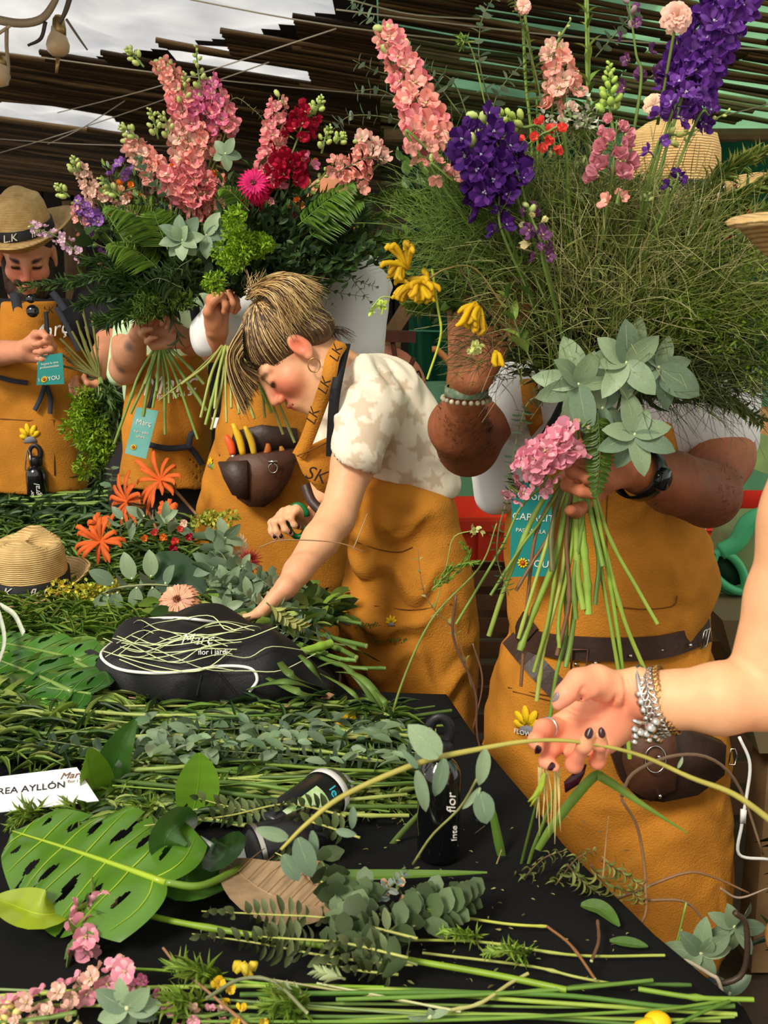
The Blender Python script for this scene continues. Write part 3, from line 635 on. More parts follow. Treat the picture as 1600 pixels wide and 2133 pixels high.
# watch and bracelets
w0 = J(1330, 985, 1.628); ax = nrm(J(1400, 1008, 1.70) - J(1300, 970, 1.60)); u = nrm(np.cross(ax, (0, 0, 1))); v = np.cross(ax, u)
watch = thing('wristwatch', w0, 'black wristwatch with wide strap on the wrist beside the pink stock flowers', 'watch')
MB().lathe(w0 - ax * .016, [(.040, 0), (.0435, .002), (.0435, .030), (.040, .032)], ax, 24).build('watch_strap', mat('black_rubber', (14, 14, 16), rough=.3), watch)
cw = w0 - nrm(u + (0, 0, -.1)) * (.043 * (1 if u[1] > 0 else -1)); mb = MB(); mb.lathe(cw, [(.0, .008), (.016, .008), (.019, .004), (.019, -.004)], nrm(cw - w0), 20); mb.build('watch_face', mat('dark_glass', (20, 26, 28), rough=.1), watch)
wb = J(972, 812, 1.655); ax = nrm((.02, -.1, 1)); rs = random.Random(4)
br = thing('bead_bracelet', wb, 'patterned green and cream woven bracelet on raised hairy wrist', 'bracelet')
MB().lathe(wb - ax * .01, [(.031, 0), (.0345, .001), (.0345, .014), (.031, .015)], ax, 24).build('bracelet_band', mat('woven_band', (150, 156, 130), rough=.7, var=.5, vscale=120, col2=(50, 96, 76)), br)
for i in range(22):
    a = i / 22 * 6.28; u = nrm(np.cross(ax, (0, 1, 0))); v = np.cross(ax, u); MB().sphere(wb + (u * math.cos(a) + v * math.sin(a)) * .037 - ax * .014, .0042, n=4, m=6).build('bead', mat('turned_bead', (188, 176, 150), rough=.4, orand=.3), br)
# ---------------------------------------------------------------- bent woman
YW = 2.38
pW = person('person with blonde ponytail and star-print t-shirt bending over the table', P(860, 1490, YW) * [1, 1, 0])
f_ = nrm((-.56, -.22, -.80)); r_ = nrm(np.cross(f_, (-.83, 0, .55))); u_ = np.cross(r_, f_); RW = np.stack([r_, f_, u_], 1); OW = J(615, 737, YW)
F = Field(); gW = head_ops(F, OW, RW, 1.04, nose=1.0)
F.cap(gW(0, -.03, -.05), J(740, 800, YW + .03), .048, .055, .03)
F.chain([J(700, 800, YW), J(790, 850, YW + .05)], [.06, .075], .04)
# near arm
F.chain([J(772, 872, 2.31), J(738, 960, 2.22), J(700, 1085, 2.15)], [S(40, 2.24), S(44, 2.2), S(40, 2.15)], .03)
F.chain([J(698, 1080, 2.15), J(668, 1125, 2.10), J(620, 1190, 2.03), J(598, 1222, 2.0)], [S(41, 2.15), S(40, 2.1), S(30, 2.03), S(25, 2.0)], .012)
tW = hand(F, J(598, 1222, 2.0), (-.65, -.2, -.7), (-.5, .3, .6), 1, .92, (.3, .35, .4, .45), (.7, .3, .3))
# far arm and hand
F.chain([J(720, 860, 2.5), J(690, 1000, 2.45), J(668, 1090, 2.34), J(650, 1085, 2.30)], [.05, .042, .034, .026], .03)
tF = hand(F, J(655, 1082, 2.30), (-.55, -.35, .25), (-.2, -.6, -.7), -1, .85, (.8, .9, 1.0, 1.05), (.6, .4, .5))
V, Q = F.surf(.0034)
cW = spots(V, (232, 174, 132), [(gW(0, .09, -.03), .035, (214, 108, 82), .8), (gW(.05, .07, -.025), .035, (222, 116, 88), .75), (gW(-.045, .07, -.025), .04, (222, 116, 88), .8), (gW(0, .10, -.058), .017, (176, 70, 62), .95), (gW(-.082, -.008, 0), .03, (228, 104, 78), .8),
    (J(600, 1210, 2.0), .08, (224, 150, 116), .5), (J(650, 1080, 2.3), .06, (214, 132, 98), .6)])
# lash line and brow
for sx in (-1, 1):
    for i in range(9):
        a = -1 + i / 4; c = gW(sx * .032 + .014 * a * sx, .0888 - .004 * a * a, .001 - .003 * (1 - a * a)); d = np.linalg.norm(V - c, axis=1); w = np.clip(1.6 - d / .0046, 0, 1)[:, None]; cW = cW * (1 - w) + np.array(lin((40, 24, 20))) * w
        c = gW(sx * .030 + .018 * a * sx, .086 - .006 * a * a, .027 - .004 * a * a); d = np.linalg.norm(V - c, axis=1); w = np.clip(1.4 - d / .0065, 0, .75)[:, None]; cW = cW * (1 - w) + np.array(lin((120, 78, 50))) * w
solid('body', V, Q, M_SKIN, pW, cW)
mb = MB()
for p, d in tF[:4] + tW[:4]: mb.sphere(p - d * .002 + np.array([0, -.004, .003]), (.0048, .0048, .0055), n=5, m=8)
mb.build('nail_varnish', mat('plum_varnish', (50, 14, 26), rough=.2), pW)
# t-shirt with star print
F = Field(); F.chain([J(735, 800, YW + .04), J(790, 840, YW + .05), J(830, 910, YW + .06), J(868, 985, YW + .07)], [S(62, YW), S(92, YW), S(92, YW), S(84, YW)], .06)
F.chain([J(868, 985, YW + .07), J(895, 1015, YW + .07)], [S(78, YW), S(62, YW)], .05)
F.ell(J(772, 850, 2.30), (S(66, 2.3),) * 3, None, .05); F.cap(J(768, 850, 2.27), J(738, 950, 2.20), S(62, 2.27), S(60, 2.2), .05)
F.cap(J(745, 800, 2.36), J(700, 900, 2.40), .07, .07, .05)
F.cap(J(733, 960, 2.2), J(726, 990, 2.19), S(49, 2.2), S(49, 2.19), .006, sub=True)
F.ell(J(712, 760, YW), (.062, .062, .062), None, .012, sub=True)
hA, hB = P(700, 972, YW), P(948, 1046, YW); hn = nrm(np.cross(hB - hA, (0, 1, 0))); hn = hn if hn[2] < 0 else -hn
sA, sB_ = P(690, 965, 2.2), P(790, 972, 2.2)
sn = nrm(np.cross(sB_ - sA, (0, 1, 0))); sn = sn if sn[2] < 0 else -sn
V, Q = F.surf(.006, disp=addf(folds(.007, 42, (.9, 0, .5), 1), folds(.006, 55, (.3, 0, 1), 3), folds(.002, 110, (1, 0, .4), 5)),
    clip=lambda X, Y, Z: np.minimum(np.maximum((X - hA[0]) * hn[0] + (Z - hA[2]) * hn[2], -9), np.maximum((X - sA[0]) * sn[0] + (Z - sA[2]) * sn[2], (Y - 2.33) * 3)))
# star print as albedo, drawn on the cloth in its own side plane
px_, py_ = to_px(V); C = np.tile(np.array(lin((240, 226, 204))), (len(V), 1)); stc = np.array(lin((214, 192, 166)))
def star_in(x, y, cx, cy, R, rot):
    dx, dy = x - cx, y - cy; r = np.hypot(dx, dy); a = (np.arctan2(dy, dx) - rot) % (2 * math.pi / 5); a = np.minimum(a, 2 * math.pi / 5 - a)
    k = .42; t = math.pi / 5; return r * (np.sin(t - a) + 0 * a) * 1 + r * np.sin(a) / k * 1 < R * math.sin(t) if False else r < R / (np.cos(a) + np.sin(a) * (1 / k - math.cos(t)) / math.sin(t))
for cx_, cy_, R__, ro in ((772, 905, 48, .2), (755, 850, 36, .9), (835, 858, 34, .3), (800, 790, 30, .5), (730, 800, 20, 1.0), (880, 935, 34, .6), (815, 925, 28, 1.1), (850, 1000, 30, .1), (905, 1000, 26, .7), (740, 955, 24, .4), (700, 880, 24, .2), (840, 805, 20, .2), (870, 870, 22, .8), (795, 965, 26, .6)):
    w = star_in(px_, py_, cx_, cy_, R__ * 1.0, ro)[:, None]; C = np.where(w, stc, C)
solid('t_shirt', V, Q, mat('print_jersey', attr=True, rough=.85, var=.05, vscale=14, bump=.15, bscale=300, crease=.22, cscale=6), pW, C)
# wrapped apron
F = Field(); loftpx([(985, 775, 880, .75), (1020, 745, 930), (1060, 738, 955), (1120, 722, 975, 1.05), (1200, 708, 998, 1.1), (1300, 694, 1010, 1.12), (1400, 696, 1008, 1.12), (1500, 700, 1000, 1.1), (1650, 710, 990, 1.1)], YW + .06, .135, F)
sh = addf(folds(.013, 30, (-.35, 0, 1), 2), folds(.007, 55, (.4, 0, 1), 4), folds(.006, 26, (1, .2, .2), 6))
V, Q = F.surf(.0065, disp=sh); solid('apron', V, Q, M_APRON, pW); sW = Surf(V, Q); sW.Y = 2.25
mb = MB(); bib = [J(x, y, Y) for x, y, Y in ((614, 946, 2.27), (700, 905, 2.33), (708, 980, 2.30), (700, 1040, 2.28), (660, 1020, 2.25), (630, 985, 2.25))]
mb.prism(bib, .012, (0.1, 1, .2)); mb.build('apron_bib', M_APRON, pW)
text('SK', J(658, 990, 2.235), (1, .1, -.35), (.3, 0, 1), .042, M_DARKPRINT, pW, shear=.2)
MB().tube([J(618, 950, 2.258), J(660, 932, 2.27), J(698, 914, 2.31)], .0015, 5).build('seam', mat('ochre_thread'), pW)
strap([J(712, 716, 2.32), J(694, 745, 2.25), J(684, 790, 2.23), J(664, 850, 2.25), J(640, 915, 2.27), J(622, 950, 2.27)], [.030, .032, .03, .03], M_APRON, pW, (-.1, -1, 0), 'neck_strap')
for x, y, a in ((700, 737, -1.2), (676, 805, -1.3), (652, 868, -1.25)): text('LK', J(x, y, 2.20), (.35, .0, 1), (-1, 0, .3), .03, M_DARKPRINT, pW, shear=.3)
strap([J(720, 718, 2.32), J(708, 770, 2.24), J(697, 830, 2.22), J(692, 900, 2.24), J(690, 950, 2.26)], .022, M_BLACKS, pW, (-.1, -1, 0), 'black_strap')
strap([J(636, 1010, 2.30), J(650, 1045, 2.28), J(680, 1072, 2.26), (J(712, 1090, 2.24))], .022, M_LEATHER2, pW, (0, -1, .3), 'bib_strap')
flowermark(sW, 722, 1290, 32, pW); flowermark(sW, 815, 1298, 17, pW)
text('flower.es', sW.on(815, 1330, .004), (1, 0, 0), (0, 0, 1), .024, mat('green_print', (70, 110, 40)), pW, shear=.2)
text('jardin', sW.on(770, 1302, .004), (1, 0, -.15), (0, 0, 1), .026, mat('green_print'), pW, shear=.3)
for q in ([(860, 1140), (830, 1150), (790, 1145), (745, 1130)], [(780, 1262), (860, 1270), (940, 1258)], [(975, 1130), (985, 1200), (975, 1300), (965, 1420)]):
    MB().tube(bez([sW.on(x, y, .001) for x, y in q], 14), .0014, 5).build('seam', mat('ochre_thread'), pW)
F = Field(); F.cap(J(800, 1500, YW + .06), J(800, 1600, YW + .06) * [1, 1, 0] + [0, 0, .05], .09, .05); F.cap(J(900, 1500, YW + .1), J(900, 1600, YW + .1) * [1, 1, 0] + [0, 0, .05], .09, .05)
V, Q = F.surf(.014); solid('trousers', V, Q, M_TROUSER, pW)
# hair: scalp, combed strands, ponytail, loose fringe
M_HAIR = mat('streaked_hair', attr=True, rough=.42, spec=.5)
F = Field(); F.ell(gW(0, -.022, .046), np.array([.083, .099, .086]) * 1.04, RW, .02); F.cap(gW(-.05, -.07, -.01), gW(.05, -.07, -.01), .035, .035, .03)
F.ell(gW(0, .105, -.03), np.array([.09, .075, .075]), RW, .015, sub=True); F.ell(gW(-.10, -.012, -.03), (.04, .038, .045), RW, .01, sub=True)
V, Q = F.surf(.005); solid('hair', V, Q, M_HAIR, pW, np.tile(lin((84, 62, 42)), (len(V), 1))); hs = BVHTree.FromPolygons([Vector(v) for v in V], [tuple(int(i) for i in q) for q in Q])
tie = J(527, 612, YW - .03); rr = random.Random(8); mb = MB(); HC = [(90, 64, 42), (60, 42, 30), (120, 88, 54), (184, 146, 90), (216, 180, 116), (236, 206, 146), (50, 36, 26)]
ctr = gW(0, -.02, .045); tl = RW.T @ (tie - np.asarray(OW))
for i in range(1400):
    # roots all round the hairline, swept to the tie
    a = rr.uniform(0, 6.28); el = rr.uniform(-1.1 if math.sin(a) < -.15 else -.45, .55); d = nrm(RW @ np.array([math.cos(a), math.sin(a), el])); tdir = nrm(tie - ctr)
    pts = []
    for t in np.linspace(0, 1, 7):
        q = nrm(d * (1 - t) + tdir * t); loc, n_, _, _ = hs.ray_cast(Vector(ctr + q * .3), Vector(-q))
        if loc is None: continue
        pts.append(np.array(loc) + q * (.0015 + .010 * rr.random() * t * .5))
    if len(pts) < 5: continue
    if (np.linalg.norm(pts[0] - gW(0, .09, .0)) < .055): continue
    pts.append(tie + np.array([rr.uniform(-1, 1), rr.uniform(-1, 1), rr.uniform(-1, 1)]) * .008); c = lin(rr.choice(HC))
    mb.tube(bez(pts, 10), [.0006, .0013, .0010], 3, c, cap=False)
for i in range(950):   # ponytail fanning back over the head
    q_ = rr.random(); w_ = rr.uniform(-1, 1); e = J(664 - 62 * q_ + rr.gauss(0, 10), 604 + 96 * q_ ** .9 + rr.gauss(0, 14), YW - .04 - .075 * w_); m_ = J(612 - 46 * q_ + rr.uniform(-4, 4), 572 + 60 * q_ + rr.uniform(-5, 5), YW - .045 - .06 * w_); s0 = tie + np.array([rr.gauss(0, .006) for _ in range(3)])
    mb.tube(bez([s0, s0 * .5 + m_ * .5 + np.array([-.004, 0, .012]), m_, e], 12), [.0009, .0012, .0004], 3, lin(rr.choice(HC[2:6] if rr.random() < .7 else HC)), cap=False)
for i in range(40):    # short stray ends standing up at the tie
    e = J(rr.uniform(505, 560), rr.uniform(556, 600), YW + rr.uniform(-.05, .03)); mb.tube(bez([tie, (tie + e) / 2 + np.array([rr.gauss(0, .006), 0, 0]), e], 6), [.001, .0004], 3, lin(rr.choice(HC)), cap=False)
for i in range(650):   # fringe hanging in front of the face
    v_ = rr.uniform(-1, 1); g = rr.random(); s0 = gW(.065 * v_, .02 + .06 * g, .122 - .045 * g); e = J(506 + 38 * g + rr.uniform(-6, 6), 850 - 66 * g + rr.gauss(0, 13), YW + .055 * v_ - .01)
    m_ = J(472 + 34 * g, 738 + rr.uniform(-4, 4) + 14 * g, YW + .06 * v_ - .01); mb.tube(bez([s0, m_, (m_ + e) / 2 + np.array([-.008, 0, 0]), e], 12), [.0008, .0010, .0004], 3, lin(rr.choice(HC)), cap=False)
for i in range(60):    # wisps at the nape
    s0 = gW(rr.uniform(-.06, .03), -.08, -.03); e = J(rr.uniform(690, 745), rr.uniform(690, 715), YW + rr.uniform(-.04, .04)); mb.tube(bez([s0, (s0 + e) / 2 + np.array([0, 0, .008]), e], 6), [.001, .0004], 3, lin(rr.choice(HC[:3])), cap=False)
mb.build('hair_strands', M_HAIR, pW, kind='stuff')
mb = MB()
for i in range(14): a = i / 14 * 6.28; mb.sphere(tie + np.array([.012 * math.cos(a), -.006 + .008 * math.sin(a * 2), .012 * math.sin(a)]), .0035, n=4, m=6)
mb.build('hair_tie', M_STEEL, pW)
e0 = gW(-.088, -.004, -.04); mb = MB(); t = np.linspace(0, 6.283, 25); mb.tube([e0 + np.array([.013 * math.sin(a), .002, -.015 + .015 * math.cos(a)]) for a in t], .0016, 6, cap=False); mb.build('hoop_earring', M_BRASS, pW)
# green scissors in the far hand
sc = thing('scissors', J(628, 1090, 2.25), 'green-handled scissors in the hand of the bending woman', 'scissors')
mb = MB(); c = J(632, 1085, 2.255); t = np.linspace(.3, 5.9, 20); mb.tube([c + np.array([.022 * math.cos(a) - .012, 0, .036 * math.sin(a)]) for a in t], [.007, .006, .007], 8); mb.build('grip', mat('green_grip', (14, 110, 56), rough=.35), sc)
mb = MB(); mb.prism([J(x, y, 2.26) for x, y in ((640, 1112), (655, 1118), (640, 1150), (634, 1150))], .003, (0, 1, 0)); mb.build('blade', M_STEEL, sc)
# ---------------------------------------------------------------- man behind, tool pouch on apron
YE = 2.85
pE = person('person in white t-shirt and long ochre apron with tool pouch, behind the bending woman', P(580, 1290, YE) * [1, 1, 0])
F = Field(); loftpx([(500, 640, 760), (545, 610, 800), (600, 590, 806), (680, 580, 800), (760, 540, 790), (900, 500, 780), (1000, 500, 760)], YE + .05, .12, F, k=.03)
F.cap(J(745, 590, YE - .03), J(735, 720, YE - .1), S(66, YE), S(62, YE), .04)
F.chain([J(560, 600, YE), J(490, 690, 2.75), J(440, 690, 2.65)], [.07, .06, .05], .03); F.cap(J(432, 715, 2.63), J(455, 640, 2.62), S(30, 2.6), S(32, 2.6), .03)
V, Q = F.surf(.009, disp=addf(folds(.007, 30, (1, 0, -.5), 2), folds(.004, 55, (.6, 0, 1), 3))); solid('t_shirt', V, Q, M_WHITE, pE)
F = Field(); loftpx([(800, 470, 700), (880, 455, 705), (950, 436, 712), (1050, 412, 722), (1150, 400, 730), (1320, 396, 736)], YE, .15, F)
V, Q = F.surf(.008, shell=(0, .006), clip=lambda X, Y, Z: Y - (YE + .04), disp=addf(folds(.005, 22, (1, 0, .25), 3), folds(.003, 40, (.3, 0, 1), 1))); solid('apron', V, Q, M_APRON, pE); sE = Surf(V, Q); sE.Y = 2.72
F = Field(); F.cap(J(690, 560, YE), J(690, 520, YE), .055, .055, .03); Re = np.stack([(-1, 0, 0), (0, -.95, -.3), (0, -.3, .95)], 1).astype(float); head_ops(F, J(690, 470, YE), Re, 1.0, masc=1)
F.chain([J(440, 730, 2.64), J(452, 690, 2.60)], [.030, .027], .02); hand(F, J(450, 690, 2.585), (.15, -.1, 1), (.8, -.5, -.1), -1, .95, (1.2, 1.2, 1.25, 1.3), (.6, .5, .5))
V, Q = F.surf(.005); solid('body', V, Q, M_SKIN, pE, spots(V, (206, 136, 98), [(J(460, 660, 2.58), .05, (222, 148, 108), .6)]))
F = Field(); F.cap(J(500, 1320, YE + .03), J(500, 1400, YE) * [1, 1, 0] + [0, 0, .05], .10, .06); F.cap(J(640, 1320, YE + .03), J(640, 1400, YE) * [1, 1, 0] + [0, 0, .05], .10, .06); V, Q = F.surf(.015); solid('trousers', V, Q, M_TROUSER, pE)
tp = thing('tool_pouch', sE.on(548, 1040, 0), 'brown leather tool pouch holding yellow-handled tools on apron', 'pouch')
mb = MB(); mb.prism([sE.on(x, y, .004) for x, y in ((490, 898), (545, 884), (618, 892), (622, 920), (612, 940), (488, 946), (484, 920))], .012, (0, -1, 0)); mb.build('pouch_back', M_LEATHER2, tp)
mb = MB(); mb.prism([sE.on(x, y, .01) for x, y in ((482, 952), (500, 944), (560, 938), (612, 930), (618, 950), (606, 990), (585, 1025), (556, 1046), (525, 1046), (502, 1030), (490, 1000), (482, 970))], .05, (0, -1, 0)); mb.build('pouch_body', M_LEATHER, tp)
mb = MB(); mb.prism([sE.on(x, y, .05) for x, y in ((481, 960), (525, 952), (528, 1030), (500, 1022), (486, 990))], .018, (0, -1, 0)); mb.build('side_pocket', M_LEATHER2, tp)
mb = MB(); c = sE.on(572, 966, .075); t = np.linspace(0, 6.283, 19); mb.tube([c + np.array([.011 * math.cos(a), 0, .012 * math.sin(a)]) for a in t], .0018, 6, cap=False); mb.box(c + (0, 0, .016), (.022, .004, .008)); mb.build('d_ring', M_STEEL, tp)
TL = [('pruning_knife', (498, 880), (514, 945), (236, 190, 40), .010, 'yellow-handled pruner, first of two in leather pouch', 'tool'), ('pruning_knife', (519, 885), (535, 945), (224, 184, 50), .009, 'yellow-handled pruner with grey jaw, nearer the D-ring in leather pouch', 'tool'),
      ('marker_pen', (487, 905), (496, 945), (240, 96, 40), .011, 'bright orange marker standing at the edge of the leather pouch', 'pen'), ('utility_knife', (562, 918), (554, 950), (222, 120, 50), .009, 'small orange-topped knife in the middle of the leather pouch', 'knife'), ('utility_knife', (588, 922), (584, 950), (226, 150, 60), .008, 'short orange stub of tool by the woman side of the pouch', 'knife')]
for nm, a, b, c, r, lb, ct in TL:
    A, B = sE.on(*a, .035), sE.on(*b, .03); t_ = thing(nm, B, lb, ct); MB().tube(bez([A, (A + B) / 2 + (.004, 0, 0), B], 8), [r * .5, r, r, r * .8], 8).build('handle', mat('tool_%d%d' % (c[0], c[1]), c, rough=.4), t_)
    MB().tube([B + (B - A) * -.12, B + (B - A) * .35], r * .7, 6).build('blade', M_STEEL, t_)
mb = MB(); mb.prism([sE.on(x, y, .002) for x, y in ((442, 965), (480, 978), (478, 990), (440, 976))], .001, (0, -1, 0)); mb.build('green_print', mat('green_print2', (120, 160, 60)), pE)
flowermark(sE, 438, 968, 16, pE)
# ---------------------------------------------------------------- bearded man with straw hat
YC = 3.42
pC = person('bearded person in straw hat, black t-shirt and ochre apron trimming a bunch of stems', P(60, 1000, YC) * [1, 1, 0])
F = Field(); loftpx([(622, 0, 130), (640, -50, 190), (670, -80, 225), (750, -60, 200), (850, -60, 185), (1000, -60, 180)], YC + .04, .13, F, k=.03)
F.cap(J(195, 625, YC), J(232, 690, YC - .08), S(42, YC), S(40, YC), .03); F.cap(J(-50, 640, YC), J(-60, 720, YC - .1), S(42, YC), S(40, YC), .03)
V, Q = F.surf(.01, disp=folds(.005, 30, (1, 0, .6), 2)); solid('t_shirt', V, Q, M_BLACKT, pC)
F = Field(); loftpx([(632, 20, 125), (680, 10, 150), (730, 0, 178), (790, -40, 190), (860, -60, 190), (1010, -70, 186)], YC, .14, F)
V, Q = F.surf(.009, shell=(0, .007), clip=lambda X, Y, Z: Y - (YC + .04), disp=addf(folds(.005, 26, (.3, 0, 1), 3), folds(.004, 24, (1, 0, .2), 5))); solid('apron', V, Q, M_APRON, pC); sC = Surf(V, Q); sC.Y = 3.28
fC = nrm((.22, -.86, -.46)); rC = nrm(np.cross(fC, (0.05, -.2, 1))); uC = np.cross(rC, fC); RC = np.stack([rC, fC, uC], 1); OC = J(57, 533, YC - .02)
F = Field(); gC = head_ops(F, OC, RC, 1.02, masc=1); F.cap(gC(0, -.03, -.06), J(60, 610, YC + .05), .06, .065, .03)
F.chain([J(232, 690, YC - .08), J(222, 745, YC - .18), J(212, 772, YC - .24)], [S(30, YC), S(27, YC), S(19, YC)], .03); hand(F, J(214, 765, YC - .22), (-.15, -.5, -.6), (-.8, -.5, .1), 1, 1.0, (.9, 1.0, 1.0, 1.1), (.8, .5, .5))
F.chain([J(-60, 720, YC - .1), J(-30, 738, YC - .2), J(50, 732, YC - .3)], [S(32, YC), S(30, YC), S(20, YC)], .03); hand(F, J(52, 732, YC - .3), (.9, -.2, .05), (.1, -1, -.2), -1, 1.05, (1.1, 1.2, 1.25, 1.3), (.6, .4, .5))
V, Q = F.surf(.0045)
cC = spots(V, (216, 146, 112), [(gC(0, .10, -.02), .03, (222, 118, 90), .7), (gC(.04, .07, -.02), .03, (222, 124, 96), .6), (gC(-.04, .07, -.02), .03, (222, 124, 96), .6), (gC(0, .10, -.06), .016, (170, 84, 72), .8), (J(-20, 740, YC - .25), .05, (120, 90, 74), .5), (J(228, 735, YC - .17), .04, (110, 84, 70), .5)])
for sx in (-1, 1):
    for i in range(9):
        a = -1 + i / 4; c = gC(sx * .032 + .014 * a * sx, .0888 - .004 * a * a, .002); w = np.clip(1.6 - np.linalg.norm(V - c, axis=1) / .005, 0, 1)[:, None]; cC = cC * (1 - w) + np.array(lin((40, 24, 20))) * w
        c = gC(sx * .030 + .02 * a * sx, .086 - .006 * a * a, .024 + sx * 0 + .005 * a); w = np.clip(1.6 - np.linalg.norm(V - c, axis=1) / .006, 0, .95)[:, None]; cC = cC * (1 - w) + np.array(lin((44, 28, 20))) * w
solid('body', V, Q, M_SKIN, pC, cC)
M_BEARD = mat('dark_beard', (58, 34, 22), rough=.7, var=.3, vscale=60, bump=.9, bscale=110)
F = Field(); F.ell(gC(0, .045, -.095), (.062, .055, .04), RC, .03); F.cap(gC(-.062, .0, -.02), gC(-.045, .04, -.075), .018, .028, .02); F.cap(gC(.062, .0, -.02), gC(.045, .04, -.075), .018, .028, .02); F.cap(gC(-.03, .085, -.047), gC(.03, .085, -.047), .0125, .0125, .012); F.ell(gC(0, .1, -.061), (.018, .02, .007), RC, .006, sub=True)
V, Q = F.surf(.0045, disp=folds(.003, 150, (1, 0, 0), 2)); solid('beard', V, Q, M_BEARD, pC)
F = Field(); F.ell(gC(0, -.025, .05), np.array([.082, .098, .078]), RC, .02); F.ell(gC(0, .11, -.03), (.11, .09, .1), RC, .01, sub=True); V, Q = F.surf(.006); solid('hair', V, Q, mat('dark_hair'), pC)
straw_hat(gC(0, -.012, .062), nrm(uC + .22 * np.array([-1, 0, 0]) + np.array([0, .1, 0])), fC, 1.06, 'straw hat with black ribbon worn by the bearded man in black')
for q, w in (([(38, 648), (34, 628), (30, 610)], .03), ([(118, 640), (140, 680), (165, 730)], .016), ([(135, 645), (122, 625), (108, 608)], .02)):
    strap([J(x, y, YC - .15 + .0) for x, y in q], w, mat('slate_strap', (52, 56, 66), rough=.8), pC, name='apron_strap')
mb = MB()
for x, y, s in ((64, 622, .014), (68, 648, .019)): mb.lathe(J(x, y, 3.24), [(0, .001), (s, .002), (s, -.002), (0, -.002)], (0.2, -1, .1), 16)
sg = mb.build('sunglasses', mat('smoked_lens', (20, 24, 26), rough=.08, spec=.8), None, label='black sunglasses hooked on the bib of the bearded man', cat='sunglasses')
text('LK', sC.on(98, 648, .006), (1, 0, 0), (0, 0, 1), .03, M_DARKPRINT, pC, shear=.2)
text('Març', sC.on(96, 690, .014), (1, 0, .25), (-.1, 0, 1), .062, M_WLET, pC, shear=.4)
cs = [J(x, y, 3.05) for x, y in ((80, 742), (130, 735), (134, 800), (76, 802))]
badge(cs, M_TEAL, 'dark teal lanyard card in front of the bearded man at his waist', [('Inspira la teva', .5, .3, .13), ('professionalitat', .5, .42, .13), ('I', .1, .84, .22), ('YOU', .72, .84, .24)], strap_pts=[J(105, 738, 3.06), J(100, 700, 3.2), J(96, 650, 3.24)])
for q in ([(0, 786), (30, 792), (60, 796)], [(95, 800), (85, 830), (74, 855)], [(98, 800), (106, 830), (104, 862)]): strap([sC.on(x, y, .012) for x, y in q], .014, mat('slate_strap'), pC, name='waist_tie')
flowermark(sC, 62, 912, 30, pC); mb = MB(); mb.tube([sC.on(x, y, .001) for x, y in ((0, 872), (60, 876), (112, 874), (114, 990))], .002, 5); mb.build('seam', mat('ochre_thread'), pC)
F = Field(); F.cap(J(0, 1010, YC + .03), J(0, 1100, YC) * [1, 1, 0] + [0, 0, .05], .12, .07); F.cap(J(130, 1010, YC + .03), J(130, 1100, YC) * [1, 1, 0] + [0, 0, .05], .12, .07); V, Q = F.surf(.018); solid('trousers', V, Q, M_TROUSER, pC)
# ---------------------------------------------------------------- tattooed person in mint
YD = 3.08
pD = person('person in mint shirt and ochre apron with tattooed forearm, gripping a wide bouquet', P(350, 1000, YD) * [1, 1, 0])
F = Field(); loftpx([(600, 280, 400), (640, 262, 440), (700, 250, 440), (800, 260, 430), (900, 262, 428)], YD + .05, .11, F, k=.03)
F.cap(J(262, 690, YD), J(250, 780, YD - .1), S(26, YD), S(24, YD), .03); F.cap(J(425, 640, YD), J(432, 700, YD - .05), S(30, YD), S(28, YD), .03)
V, Q = F.surf(.009, disp=folds(.005, 40, (1, 0, .5), 4)); solid('t_shirt', V, Q, M_MINTT, pD)
F = Field(); loftpx([(740, 292, 415), (800, 272, 430), (880, 262, 438), (935, 262, 436), (960, 256, 440), (1000, 248, 444)], YD - .01, .13, F)
V, Q = F.surf(.008, shell=(0, .006), clip=lambda X, Y, Z: Y - (YD + .04), disp=addf(folds(.006, 32, (.4, 0, 1), 3), folds(.004, 30, (1, 0, .2), 5))); solid('apron', V, Q, M_APRON, pD); sD = Surf(V, Q); sD.Y = 2.95
F = Field(); Rd = np.stack([(-1, 0, 0), (0, -.9, -.43), (0, -.43, .9)], 1).astype(float); head_ops(F, J(340, 520, YD), Rd, 1.0); F.cap(J(340, 560, YD + .02), J(345, 640, YD + .04), .05, .055, .03)
F.chain([J(258, 700, YD), J(262, 770, YD - .14)], [S(28, YD), S(28, YD)], .03); F.chain([J(262, 765, YD - .14), J(270, 735, YD - .2), J(293, 695, YD - .26)], [S(29, YD), S(27, YD), S(18, YD)], .03)
hand(F, J(291, 698, YD - .26), (.55, -.1, .6), (.6, -.5, -.4), -1, 1.0, (.9, 1.0, 1.0, 1.1), (.5, .4, .5))
F.chain([J(432, 700, YD - .05), J(400, 712, YD - .2), J(378, 702, YD - .26)], [S(26, YD), S(22, YD), S(17, YD)], .03); hand(F, J(380, 704, YD - .26), (-.95, -.15, .05), (0, -.8, .5), 1, .95, (.8, .9, .95, 1.0), (.5, .4, .5))
V, Q = F.surf(.0045); solid('body', V, Q, M_SKIN, pD, spots(V, (212, 150, 114), [(J(258, 745, YD - .2), .022, (84, 84, 78), .8), (J(268, 722, YD - .26), .016, (96, 90, 84), .8), (J(252, 770, YD - .2), .014, (90, 86, 80), .7)]))
F = Field(); F.cap(J(300, 980, YD + .03), J(300, 1100, YD) * [1, 1, 0] + [0, 0, .05], .11, .07); F.cap(J(390, 980, YD + .03), J(390, 1100, YD) * [1, 1, 0] + [0, 0, .05], .11, .07); V, Q = F.surf(.015); solid('trousers', V, Q, M_TROUSER, pD)
cs = [J(x, y, 2.86) for x, y in ((284, 848), (330, 856), (304, 956), (260, 944))]
